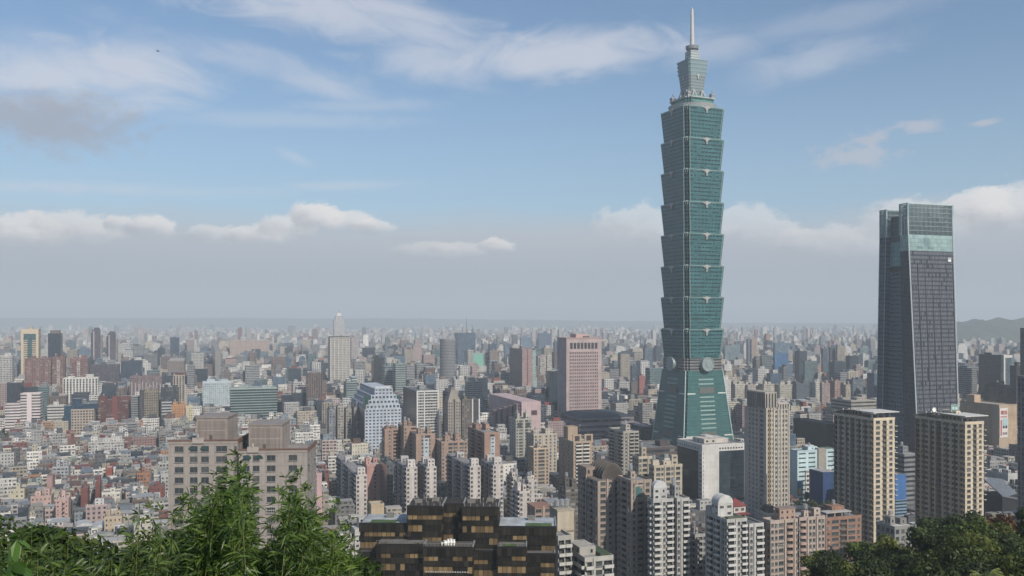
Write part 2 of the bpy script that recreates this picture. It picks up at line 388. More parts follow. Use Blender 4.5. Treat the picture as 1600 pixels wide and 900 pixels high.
# ------------------------------------------------------------------ the tall green landmark tower
def notched(s, n):                            # a square of side s whose corners step in twice by n
    h = s / 2; q = []
    for k in range(4):
        c, t = (1, 0, -1, 0)[k], (0, 1, 0, -1)[k]
        for x, y in ((h - 2 * n, -h), (h - 2 * n, -h + n), (h - n, -h + n), (h - n, -h + 2 * n), (h, -h + 2 * n)):
            q.append((x * c - y * t, x * t + y * c))
    return q
def landmark():
    Y = 1000.0; c = ray(1081.5, Y); Z = lambda py: zat(py, Y)
    t = thing('skyscraper', 'very tall green glass skyscraper of eight flared tiers under a slim spire', 'skyscraper', (c.x, c.y, 0), R(23.5))
    green = (.050, .130, .138); teal = (.048, .114, .114); pale = (.30, .30, .29); grey = (.20, .235, .25)
    mt = facade('green curtain wall', ww=.84, wh=.40, vb=.34, jit=.3, glass=(.010, .040, .044), curtain=.05, gl_rough=.14, line=.35, wallgloss=.26, wspec=.22, streak=.14, cellvar=.2, blank=.12, gspec=.28)
    mb_ = facade('green base curtain wall', ww=.86, wh=.26, vb=.36, jit=.1, glass=(.02, .085, .08), curtain=.05, gl_rough=.14, line=.3, wallgloss=.25, wspec=.16, streak=.14, cellvar=.16, blank=.3, gspec=.2)
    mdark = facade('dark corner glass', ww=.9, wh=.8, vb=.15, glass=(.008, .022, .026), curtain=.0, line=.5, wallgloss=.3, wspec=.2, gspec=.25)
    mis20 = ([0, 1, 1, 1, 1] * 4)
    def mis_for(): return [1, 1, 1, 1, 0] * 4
    tops = [176, 224, 272, 321, 369, 418, 466, 515, 560]
    for i in range(8):
        z1, z0 = Z(tops[i]), Z(tops[i + 1]) + 1.2
        mb = MB(); P0, P1 = notched(48.0, 2.3), notched(53.2, 2.3)
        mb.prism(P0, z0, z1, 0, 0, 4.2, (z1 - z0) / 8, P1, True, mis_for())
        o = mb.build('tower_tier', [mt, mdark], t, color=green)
        rim = MB(); A, B = notched(53.8, 2.3), notched(54.2, 2.3)
        rim.prism(A, z1 + .02, z1 + .8, 0, 0, 60, 60, B, True); rim.build('cornice', M_PAINT, o, color=(.20, .30, .29))
        for k in range(4):                    # ruyi emblem in the middle of every side, fitting at every corner
            e = MB(); e.box(-3.4, 3.4, -.9, .3, z1 - 1.3, z1 + .9); e.box(-5.6, -3.2, -.6, .3, z1 - .5, z1 + .6); e.box(3.2, 5.6, -.6, .3, z1 - .5, z1 + .6)
            e.box(-1.6, 1.6, -1.2, .3, z1 - 2.8, z1 + 1.4); e.box(-.7, .7, -1.0, .3, z1 - 6.0, z1 - 2.7)
            ca, sa = math.cos(k * math.pi / 2), math.sin(k * math.pi / 2); d = 26.7
            e.build('emblem', M_PAINT, o, (d * sa, -d * ca, 0), k * math.pi / 2, pale)
            f = MB(); f.box(-1.5, 1.5, -1.5, 1.5, z1 - 2.5, z1 + 1.6); f.box(-2.6, 2.6, -.7, .7, z1 - .6, z1 + .8)
            f.build('corner_finial', M_PAINT, o, (22.6 * (ca + sa), 22.6 * (sa - ca), 0), k * math.pi / 2 + math.pi / 4, pale)
            for sg in (-1, 1):                # bright upright edge of each face
                fx = MB(); b0, b1 = (48.0 / 2 - 4.7) * sg, (53.2 / 2 - 4.7) * sg
                fx.face([(b0 - .35, -24.15, z0), (b0 + .35, -24.15, z0), (b1 + .35, -26.8, z1), (b1 - .35, -26.8, z1)])
                fx.tube((b0, -24.0, z0), (b1, -26.6, z1), .38, 4)
                fx.build('edge_trim', M_PAINT, o, (0, 0, 0), k * math.pi / 2, (.20, .28, .28))
    # corner pilasters inside the notches
    # belt with the four round coins
    zb0, zb1 = Z(577), Z(559)
    belt = MB(); belt.prism(notched(49.6, 2.3), zb0, zb1, 0, 0, 4, 3, None, True)
    bo = belt.build('belt', FS['ribbon'], t, color=(.17, .17, .165))
    for k in range(4):
        ca, sa = math.cos(k * math.pi / 2), math.sin(k * math.pi / 2); cb = MB(); n = 28; zc = (zb0 + zb1) / 2 + .5
        def ring(r, y): return [(r * math.cos(2 * math.pi * i / n), y, zc + r * math.sin(2 * math.pi * i / n)) for i in range(n)]
        L = [ring(7.7, 0), ring(7.7, -5.4), ring(6.7, -5.4), ring(6.5, -5.0), ring(3.2, -5.0), ring(3.0, -5.4), ring(.05, -5.4)]
        for a_, b_ in zip(L, L[1:]):
            for i in range(n): cb.face([a_[i], a_[(i + 1) % n], b_[(i + 1) % n], b_[i]])
        cb.box(-1.4, 1.4, -5.7, -4.95, zc - 1.4, zc + 1.4)
        cb.build('coin_emblem', M_METAL, bo, (24.6 * sa, -24.6 * ca, 0), k * math.pi / 2, (.24, .29, .29))
    # the sloping base
    B1, B0 = notched(48.6, 1.2), notched(66.0, 1.2); zg = Z(692)
    bm = MB(); bm.prism(B0, zg, zb0, 0, 0, 4.4, 4.3, B1, True, mis_for()); base = bm.build('tower_base', [mb_, mdark], t, color=teal)
    for k in range(4):
        for i in range(17):                   # bright louvre bands up the middle of each side
            z = zg + 5 + i * 4.75
            if z > zb0 - 6: break
            s = 66 + (48.6 - 66) * (z - zg) / (zb0 - zg); lv = MB(); ca, sa = math.cos(k * math.pi / 2), math.sin(k * math.pi / 2)
            hwid = 9.6; yb = -s / 2
            lv.box(-hwid, hwid, -.42, .3, z, z + (1.5 if i not in (1, 11) else 6.5))
            lv.build('louvre_band', M_PAINT, base, (-yb * sa, yb * ca, 0), k * math.pi / 2, (.22, .31, .29) if i not in (1, 11) else (.10, .11, .10))
        for z in (Z(612), Z(676)):
            s = 66 + (48.6 - 66) * (z - zg) / (zb0 - zg)
            for sg in (-1, 1):
                tr = MB(); tr.box(-5, 5, -.4, .3, z - .5, z + .8); ca, sa = math.cos(k * math.pi / 2), math.sin(k * math.pi / 2); ox = sg * (s / 2 - 7); yb = -s / 2
                tr.build('ledge', M_PAINT, base, (ox * ca - yb * sa, ox * sa + yb * ca, 0), k * math.pi / 2, (.5, .53, .5))
        for sg in (1,):
            tr = MB(); tr.tube((33 - 1.2, -33.2, zg), (24.3 - 1.2, -24.5, zb0), .55, 5)
            tr.build('corner_rib', M_PAINT, base, (0, 0, 0), k * math.pi / 2, (.40, .52, .49))
    pm = MB(); pm.box(-40, 35.5, -35.5, 40, 0, zg - .05, 0, 0, 5, 5); pm.build('lobby_block', FS['grid'], t, color=(.10, .12, .12))
    # terraces and crown above the top tier
    zt = Z(176) + .82
    cr = MB(); cr.cyl(0, 0, 24.5, zt, zt + 5.2, 40, 0, 26.5); cr.build('roof_disc', M_PAINT, t, color=(.30, .31, .31))
    z1, z2 = zt + 5.25, Z(159)
    a = MB(); a.prism(notched(34, 2.2), z1, z2, 0, 0, 3, 3.6, notched(38, 2.2), True); a.build('crown_terrace', mt, t, color=(.12, .28, .26))
    a = MB(); a.prism(notched(39.5, 2.2), z2 + .02, z2 + 1.2, 0, 0, 60, 60, None, True); a.build('terrace_rim', M_PAINT, t, color=(.30, .32, .32))
    z3 = Z(153); a = MB(); a.prism(notched(25, 2), z2 + 1.22, z3, 0, 0, 3, 3.0, notched(26.5, 2), True); a.build('crown_terrace', mt, t, color=(.16, .30, .28))
    for sx_ in (-1, 1):
        for sy in (-1, 1):
            e = MB(); e.box(-2, 2, -2, 2, z2 + 1.2, z2 + 6.5); e.box(-2.6, 2.6, -2.6, 2.6, z2 + 4.2, z2 + 5.0); e.tube((0, 0, z2 + 6), (0, 0, z2 + 10.5), .35, 5); e.tube((1.3, 0, z2 + 6), (1.3, 0, z2 + 9), .3, 5)
            e.build('roof_machine', M_PAINT, t, (15.5 * sx_, 15.5 * sy, 0), 0, (.24, .25, .26))
            w = MB(); w.tube((9 * sx_, 13 * sy, z2 + 1.3), (5.5 * sx_, 11 * sy, z2 + 11), .7, 5); w.tube((2.5 * sx_, 13.5 * sy, z2 + 1.3), (5.5 * sx_, 11 * sy, z2 + 11), .7, 5)
            w.build('roof_frame', M_PAINT, t, color=(.36, .36, .35))
            w = MB(); w.tube((13 * sx_, 9 * sy, z2 + 1.3), (11 * sx_, 5.5 * sy, z2 + 11), .7, 5); w.tube((13.5 * sx_, 2.5 * sy, z2 + 1.3), (11 * sx_, 5.5 * sy, z2 + 11), .7, 5)
            w.build('roof_frame', M_PAINT, t, color=(.36, .36, .35))
    mg = facade('grey crown facade', ww=.7, wh=.40, vb=.3, glass=(.10, .14, .15), curtain=.0, gl_rough=.2, line=.3, wallgloss=.4, streak=.1)
    z4 = Z(121); a = MB(); a.prism(notched(17.5, .7), z3 + .02, z4, 0, 0, 2.6, 3.2, notched(22.0, .7), True); cx = a.build('crown_shaft', mg, t, color=grey)
    zz = z4; sz = 22.8
    for i in range(4):
        hgt = (Z(97) - z4) / 4; a = MB(); a.prism(notched(sz - 1.0, .7), zz + .02, zz + hgt * .72, 0, 0, 2.6, 6, notched(sz + .8, .7), True)
        a.prism(notched(sz + 1.3, .7), zz + hgt * .74, zz + hgt, 0, 0, 60, 60, notched(sz + 1.6, .7), True)
        a.build('crown_collar', M_PAINT, cx, color=(.20, .27, .29)); zz += hgt; sz += .45
    for k in range(4):
        e = MB(); e.box(-.7, .7, -.6, .3, z4 - 4, z4 + 1.0); e.box(-1.6, 1.6, -.5, .3, z4 - 1.0, z4 + .4); ca, sa = math.cos(k * math.pi / 2), math.sin(k * math.pi / 2)
        e.build('emblem', M_PAINT, cx, (11.2 * sa, -11.2 * ca, 0), k * math.pi / 2, (.34, .34, .33))
    z5, z6, z7 = Z(97) + .02, Z(81), Z(72)
    a = MB(); a.box(-5.6, 5.6, -5.6, 5.6, z5, z6, 0, None, 3, 3); sb = a.build('spire_base', mg, t, color=(.36, .38, .38))
    a = MB(); a.cyl(0, 0, 4.8, z6 + .02, z6 + 2.4, 20, 0, 6.4); a.cyl(0, 0, 6.9, z6 + 2.42, z7 - .5, 20, 0, 7.2); a.build('spire_collar', M_PAINT, sb, color=(.16, .18, .19))
    a = MB(); zt2 = Z(14); prev = 2.5
    for i in range(16):
        za, zb_ = z7 - .48 + (zt2 - z7) * i / 16, z7 - .48 + (zt2 - z7) * (i + 1) / 16; r0 = 2.5 - 1.1 * i / 16
        a.cyl(0, 0, r0, za, zb_ - .5, 12, 0, r0); a.cyl(0, 0, r0 * .9, zb_ - .5, zb_, 12, 0, r0 * .9)
    a.cyl(0, 0, .5, zt2 - .4, Z(11), 8, 0, .2); a.build('spire', M_PAINT, t, color=(.46, .45, .43))
    reg(1024, 1142, 12, 693, Y, c, 76, 76, TH, 'the green tiered skyscraper')
landmark()

# ------------------------------------------------------------------ the dark tapered office tower on the right
def tapered_tower():
    u, v = ang(TH); C0 = ray(1437, 868); c = C0 + u * 25 + v * 30
    t = thing('skyscraper', 'dark tapered glass skyscraper with a pale green band under an open louvred crown', 'skyscraper', (c.x, c.y, 0), TH)
    H = 273.0
    def yy(z, a, b): return a + (b - a) * z / H
    def xw(z): return 25 + 3 * z / H
    mf = facade('dark ribbed curtain wall', ww=.42, wh=.62, vb=.2, glass=(.185, .195, .215), curtain=.0, gl_rough=.45, wallgloss=.25, wspec=.25, streak=.15, cellvar=.3, blank=.05, gspec=.3)
    md = facade('blue dark glass', ww=.72, wh=.30, vb=.35, jit=.3, glass=(.012, .017, .024), curtain=.0, gl_rough=.12, line=.3, wallgloss=.25, wspec=.3, streak=.1, gspec=.35)
    mp = facade('pale green glass', ww=.0, wh=.0, line=.4, wallgloss=.22, wspec=.6, cellvar=.12)
    def slab(name, z0, z1, fr, bk, inset, mats, mis, col, bay=2.6, st=4.3, parent=t):
        P = lambda z: [(-xw(z) + inset, yy(z, *fr)), (xw(z) - inset, yy(z, *fr)), (xw(z) - inset, yy(z, *bk)), (-xw(z) + inset, yy(z, *bk))]
        m = MB(); m.prism(P(z0), z0, z1, 0, 0, bay, st, P(z1), True, mis); return m.build(name, mats, parent, color=col)
    FRT, FB = (-30, -16.5), (-10, -6.5); BK, BB = (30, 20), (22, 11.5)
    grey = (.035, .039, .049)
    fs = slab('front_slab', 0, 226, FRT, FB, 0, [mf, md], [0, 1, 0, 1], grey, 1.55)
    slab('sky_lobby_band', 226.02, 242, FRT, FB, .1, [mp], None, (.205, .29, .28), 4, 4.5)
    slab('core', 0, 206, (-9.9, -6.6), (21.9, 11.6), 6, [md], None, (.075, .105, .14), 4, 4.3)
    slab('core_band', 212, 236, (-9.8, -6.6), (21.8, 11.6), 6, [mp], None, (.13, .25, .26), 4, 4.5)
    slab('machine_floor', 206.02, 211.98, (-9.8, -6.6), (21.8, 11.6), 6.4, [M_TGLASS], None, (.012, .014, .018))
    slab('core_screen', 236.02, 262, (-9.8, -6.6), (21.8, 11.6), 6.2, [FS['vertical']], None, (.07, .10, .11), 1.4, 6)
    slab('rear_slab', 0, 242, BB, BK, 0, [md], None, (.06, .085, .115), 3, 4.3)
    slab('crown_core', 242.03, 256, (-25, -14), (-12, -8), 3.5, [FS['vertical']], None, (.17, .24, .25), 1.3, 7)
    def crown(y0, y1, z0, z1, name):
        cr = MB(); n = 34; x = xw(z1) - .2
        for i in range(n + 1):
            xx = -x + 2 * x * i / n
            for yq in (y0, y1): cr.box(xx - .17, xx + .17, yq - .5, yq + .5, z0, z1)
        for i in range(1, 5):
            yq = y0 + (y1 - y0) * i / 5
            for xx in (-x, x): cr.box(xx - .35, xx + .35, yq - .2, yq + .2, z0, z1)
        for z in np.arange(z0 + 4, z1 - 1, 4.5):
            for yq in (y0, y1): cr.box(-x, x, yq - .3, yq + .3, z, z + .5)
            for xx in (-x, x): cr.box(xx - .25, xx + .25, y0 + .5, y1 - .5, z, z + .5)
        o = cr.build(name, M_PAINT, t, color=(.22, .27, .28))
        rl = MB(); rl.box(-x - .4, x + .4, y0 - .7, y0 + .6, z1 + .02, z1 + .9); rl.box(-x - .4, x + .4, y1 - .6, y1 + .7, z1 + .02, z1 + .9)
        for xx in (-x, x): rl.box(xx - .4, xx + .4, y0 + .62, y1 - .62, z1 + .02, z1 + .9)
        rl.build('top_rail', M_PAINT, o, color=(.36, .46, .46))
        for xx in (-x, x):
            for yq in (y0, y1):
                cc = MB(); cc.box(xx - .8, xx + .8, yq - .8, yq + .8, z0 - .5, z1 + .7); cc.build('corner_post', M_PAINT, o, color=(.20, .30, .32))
    crown(-17.2, -7.2, 242.05, 272.2, 'front_crown'); crown(12, 20, 242.05, 269, 'rear_crown')
    for sx in (-1, 1):                         # the pale slanting edges of the front slab
        e = MB(); e.tube((sx * 25.2, -30.2, 0), (sx * 28.2, -16.9, 272), .65, 5); e.build('edge_fin', M_PAINT, t, color=(.42, .47, .48))
    for yb in (BK, BB):
        e = MB(); e.tube((-25.1, yb[0], 0), (-28.1, yb[1], 270), .45, 5); e.build('edge_fin', M_PAINT, t, color=(.20, .27, .30))
    for i in range(7):                         # dark strips that divide the ribs into groups
        e = MB(); k = (-24.2 + 48.4 * i / 6) / 25; e.tube((k * 25, yy(0, *FRT) + .1, 0), (k * xw(214), yy(214, *FRT) + .1, 214), .5, 4); e.build('dark_strip', M_PAINT, fs, color=(.022, .023, .03))
    # window-like openings on the green band
    e = MB(); yf = yy(236, *FRT); e.box(-9, -2, yf - .25, yf + .5, 231.5, 239); e.box(-3.5, 2.5, yf - .7, yf + .3, 228.2, 230.4); e.box(-17, -11, yf - .7, yf + .3, 228.6, 230.6)
    e.build('vent_panel', M_PAINT, t, color=(.13, .20, .21))
    # round white emblem near the top right corner
    zl = 217.4; yl = yy(zl, *FRT); lg = MB(); n = 20
    lower = [(2.1 * math.cos(math.pi + math.pi * i / 12), 2.1 * math.sin(math.pi + math.pi * i / 12)) for i in range(13)]
    def plate(pts, y): lg.face([(x, y, z) for x, z in pts]); lg.face([(x, y + .3, z) for x, z in reversed(pts)]); [lg.face([(a[0], y, a[1]), (a[0], y + .3, a[1]), (b[0], y + .3, b[1]), (b[0], y, b[1])]) for a, b in zip(pts, pts[1:] + pts[:1])]
    plate([(x, z + .4) for x, z in lower] + [(1.3, .9), (0, 1.15), (-1.3, .9)], -.3)
    for a0, a1 in ((20, 80), (100, 160)):
        arc = [(2.2 * math.cos(R(a)), .9 + 1.9 * math.sin(R(a))) for a in np.linspace(a0, a1, 6)]; inn = [(x * .62, .9 + (z - .9) * .62) for x, z in reversed(arc)]
        plate(arc + inn, -.3)
    lg.build('emblem', M_WHITE, t, (22.0, yl - .35, zl), 0)
    d = MB(); d.box(-.45, .45, -.42, -.3, -.2, -1.6 + 1.0); d.build('emblem_notch', M_DARK, t, (22.0, yl - .35, zl - .9), 0)
    reg(1366, 1502, 318, 648, 868, c, 56, 60, TH, 'the dark tapered skyscraper')
tapered_tower()
# ------------------------------------------------------------------ generic buildings
SHARED = {}
def shared(key, fn):
    if key not in SHARED: SHARED[key] = fn()
    return SHARED[key]
def water_tank_mesh():
    def f():
        m = MB(); m.cyl(0, 0, 1.0, .9, 2.9, 12, 0); m.cyl(0, 0, 1.0, 2.9, 3.2, 12, 0, .35)
        for a in range(4): m.box(.6 * (a % 2 * 2 - 1) - .08, .6 * (a % 2 * 2 - 1) + .08, .6 * (a // 2 * 2 - 1) - .08, .6 * (a // 2 * 2 - 1) + .08, 0, .9)
        o = m.build('water_tank', M_STEEL); me = o.data; bpy.data.objects.remove(o); return me
    return shared('tank', f)
def mast_mesh():
    def f():
        m = MB(); m.tube((0, 0, 0), (0, 0, 6), .12, 5, .05); m.tube((-.9, 0, 4.6), (.9, 0, 4.6), .06, 4); m.tube((-.6, 0, 5.2), (.6, 0, 5.2), .06, 4)
        o = m.build('antenna', M_DARK); me = o.data; bpy.data.objects.remove(o); return me
    return shared('mast', f)
ROOFC = [srgb('8c8c8a'), srgb('a5a29c'), srgb('75777a'), srgb('b9b6b0'), srgb('6a6e72')]
def roof_kit(t, w, d, h, rng, wallcol, n=3, tank=1, parapet=True, roofcol=None, facadem=None):
    m = MB(); m.box(-w / 2 + .3, w / 2 - .3, -d / 2 + .3, d / 2 - .3, h - .2, h + .15)
    m.build('roof', M_ROOF, t, color=roofcol or rng.choice(ROOFC))
    if parapet:
        m = MB(); a, b = w / 2 + .12, d / 2 + .12
        m.box(-a, a, -b, -b + .35, h - .6, h + 1.1); m.box(-a, a, b - .35, b, h - .6, h + 1.1)
        m.box(-a, -a + .35, -b + .35, b - .35, h - .6, h + 1.1); m.box(a - .35, a, -b + .35, b - .35, h - .6, h + 1.1)
        m.build('parapet', M_PAINT, t, color=(lambda k_: tuple(x * k_ for x in wallcol))(rng.uniform(.85, 1.1)))
    for i in range(n):
        rw, rd, rh = rng.uniform(.16, .34) * w, rng.uniform(.25, .5) * d, rng.uniform(2.8, 6.5)
        rw, rd = max(2.5, min(rw, 12)), max(2.5, min(rd, 12))
        cx = (-w / 2 + w * (i + .5) / n) + rng.uniform(-.06, .06) * w; cy = rng.uniform(-.2, .22) * d
        cx = max(-w / 2 + rw / 2 + .6, min(w / 2 - rw / 2 - .6, cx)); cy = max(-d / 2 + rd / 2 + .6, min(d / 2 - rd / 2 - .6, cy))
        m = MB(); m.box(-rw / 2, rw / 2, -rd / 2, rd / 2, h + .16, h + rh, 0, 1, 3, 3)
        r_ = m.build('rooftop_room', [facadem or FS['small'], M_ROOF], t, (cx, cy, 0), 0, (lambda k_: tuple(x * k_ for x in wallcol))(rng.uniform(.8, 1.15)))
        if i < tank: link('water_tank', water_tank_mesh(), r_, (rng.uniform(-.2, .2) * rw, 0, h + rh))
    if rng.random() < .4: link('antenna', mast_mesh(), t, (rng.uniform(-.3, .3) * w, rng.uniform(-.2, .2) * d, h + .15), 0).scale = (1, 1, rng.uniform(.7, 1.5))
def block(name, label, cat, xl, xc, xr, yt, Y, side, vb, col, style='punched', sstyle=None, bay=3.4, storey=3.4, n=2, tank=1, depth=None, theta=TH, phrase=None, scol=None, group=None, kit=True, roofcol=None, z0=0, mats=None, parapet=True):
    rng = random.Random(label); col = srgb(col) if isinstance(col, str) else col
    c, w, d = footprint(xl, xc, xr, Y, side, theta, depth); h = zat(yt, Y)
    t = thing(name, label, cat, (c.x, c.y, z0), theta, group); h -= z0
    m = MB(); mt = mats or [FS[style], FS[sstyle or style], M_ROOF]
    m.box(-w / 2, w / 2, -d / 2, d / 2, 0, h, 0, 2, bay, storey, False, [0, 1, 0, 1])
    m.build('wall', mt, t, color=col)
    if kit: roof_kit(t, w, d, h, rng, col, n, tank, parapet, roofcol)
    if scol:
        m = MB(); m.box(-w / 2 - .15, -w / 2 + .1, -d / 2 + .4, d / 2 - .4, 0, h - .5, 0, None, bay, storey); m.build('flank_wall', FS[sstyle], t, color=srgb(scol))  # dark overlay sheet that deepens the shaded left side by colour
    reg(min(xl, xc), max(xr, xc), yt, vb, Y, c, w, d, theta, phrase)
    return t, w, d, h
def part_box(t, name, x0, x1, y0, y1, z0, z1, col, mat=None, cap=None, bay=3.4, storey=3.4, mis=None):
    m = MB(); m.box(x0, x1, y0, y1, z0, z1, 0, cap, bay, storey, True, mis)
    return m.build(name, mat or M_PAINT, t, color=srgb(col) if isinstance(col, str) else col)

# ------------------------------------------------------------------ nearer buildings: real openings, panes, sills and balconies
def pane_mesh(w, h, style=0):
    def f():
        m = MB(); m.box(-w / 2, w / 2, -.03, .03, 0, h, 0)
        fr = .07
        m.box(-w / 2, w / 2, -.09, -.031, 0, fr, 1); m.box(-w / 2, w / 2, -.09, -.031, h - fr, h, 1)
        for x in ((-w / 2, -w / 2 + fr), (-fr / 2, fr / 2), (w / 2 - fr, w / 2)): m.box(x[0], x[1], -.085, -.031, fr, h - fr, 1)
        if style: m.box(-w / 2 - .12, w / 2 + .12, -.42, -.0, -.18, -.02, 1)
        o = m.build('window', [M_PANEVAR, M_FRAME]); me = o.data; bpy.data.objects.remove(o); return me
    return shared(('pane', round(w, 2), round(h, 2), style), f)
def balcony_mesh(w, dpt, style):
    def f():
        m = MB(); m.box(-w / 2, w / 2, -dpt, .0, -.16, 0, 0)
        if style == 'solid':
            m.box(-w / 2, w / 2, -dpt, -dpt + .14, 0.001, 1.05, 0); m.box(-w / 2, -w / 2 + .14, -dpt + .141, 0, .001, 1.05, 0); m.box(w / 2 - .14, w / 2, -dpt + .141, 0, .001, 1.05, 0)
        elif style == 'round':
            n = 10; P = [(-w / 2 * math.cos(math.pi * i / n), -dpt * math.sin(math.pi * i / n)) for i in range(n + 1)]
            m = MB(); m.prism(P, -.2, 1.0, 0, 0, 3, 3, None, True)
        else:
            m.box(-w / 2, w / 2, -dpt, -dpt + .05, .95, 1.05, 0)
            k = int(w / .3)
            for i in range(k + 1): m.box(-w / 2 + i * (w - .05) / k, -w / 2 + i * (w - .05) / k + .05, -dpt, -dpt + .05, 0.001, .949, 0)
        o = m.build('balcony', [M_PAINT]); me = o.data; bpy.data.objects.remove(o); return me
    return shared(('balc', round(w, 2), round(dpt, 2), style), f)
def pane_mat():
    m, q, p = newmat('window pane varied'); oi = q.add('ShaderNodeObjectInfo').outputs['Random']
    geo = q.add('ShaderNodeNewGeometry').outputs['Position']
    w1 = q.add('ShaderNodeTexWhiteNoise', noise_dimensions='1D'); q.l.new(q.m('ADD', oi, 3.1), w1.inputs['W'])
    c = q.mix(q.m('POWER', w1.outputs[0], 5.0), (.018, .024, .028, 1), (.22, .21, .18, 1))
    q.l.new(q.mix(q.noise(geo, .6, 2), c, (.05, .06, .065, 1)), p.inputs['Base Color']); p.inputs['Roughness'].default_value = .12; p.inputs['Specular IOR Level'].default_value = .7
    return m
M_PANEVAR = pane_mat(); M_FRAME = plain('window frame', (.16, .16, .16), .5, var=.1)
def wall_mat():
    m, q, p = newmat('tiled wall'); base = q.add('ShaderNodeObjectInfo').outputs['Color']; co = q.add('ShaderNodeTexCoord').outputs['Object']
    sp = q.add('ShaderNodeSeparateXYZ'); q.l.new(co, sp.inputs[0]); mp = q.add('ShaderNodeMapping'); q.l.new(co, mp.inputs[0]); mp.inputs['Scale'].default_value = (1, 1, .04)
    f = q.m('MULTIPLY', q.lin(q.noise(co, .10, 5, .65), .25, .75, .80, 1.16), q.lin(q.noise(mp.outputs[0], 1.1, 3, .6), .3, .7, .80, 1.1))
    f = q.m('MULTIPLY', f, q.m('SUBTRACT', 1.0, q.m('MULTIPLY', q.m('LESS_THAN', q.m('FRACT', q.m('DIVIDE', sp.outputs[2], 3.2)), .06), .16)))
    q.l.new(q.mix(1.0, base, q.vec(f, f, f), 'MULTIPLY'), p.inputs['Base Color']); p.inputs['Roughness'].default_value = .75; p.inputs['Specular IOR Level'].default_value = .3
    return m
M_WALL = wall_mat()
def cage_mesh(w, h):
    def f():
        m = MB(); w2 = w / 2 + .1; m.box(-w2, w2, -.45, 0, -.1, -.02); m.box(-w2, w2, -.5, 0, h + .02, h + .1)
        for i in range(6): x = -w2 + (2 * w2 - .05) * i / 5; m.box(x, x + .05, -.45, -.40, -.02, h + .02)
        m.box(-w2, w2, -.46, -.455, h * .45, h * .52); m.box(-w2, -w2 + .05, -.4, 0, h * .45, h * .52); m.box(w2 - .05, w2, -.4, 0, h * .45, h * .52)
        o = m.build('window_cage', M_PAINT); me = o.data; bpy.data.objects.remove(o); return me
    return shared(('cage', round(w, 2), round(h, 2)), f)
def ac_mesh():
    def f():
        m = MB(); m.box(-.42, .42, -.36, -.02, 0, .6); m.box(-.45, .45, -.40, 0, -.08, -.005)
        o = m.build('air_conditioner', M_PAINT); me = o.data; bpy.data.objects.remove(o); return me
    return shared('ac', f)
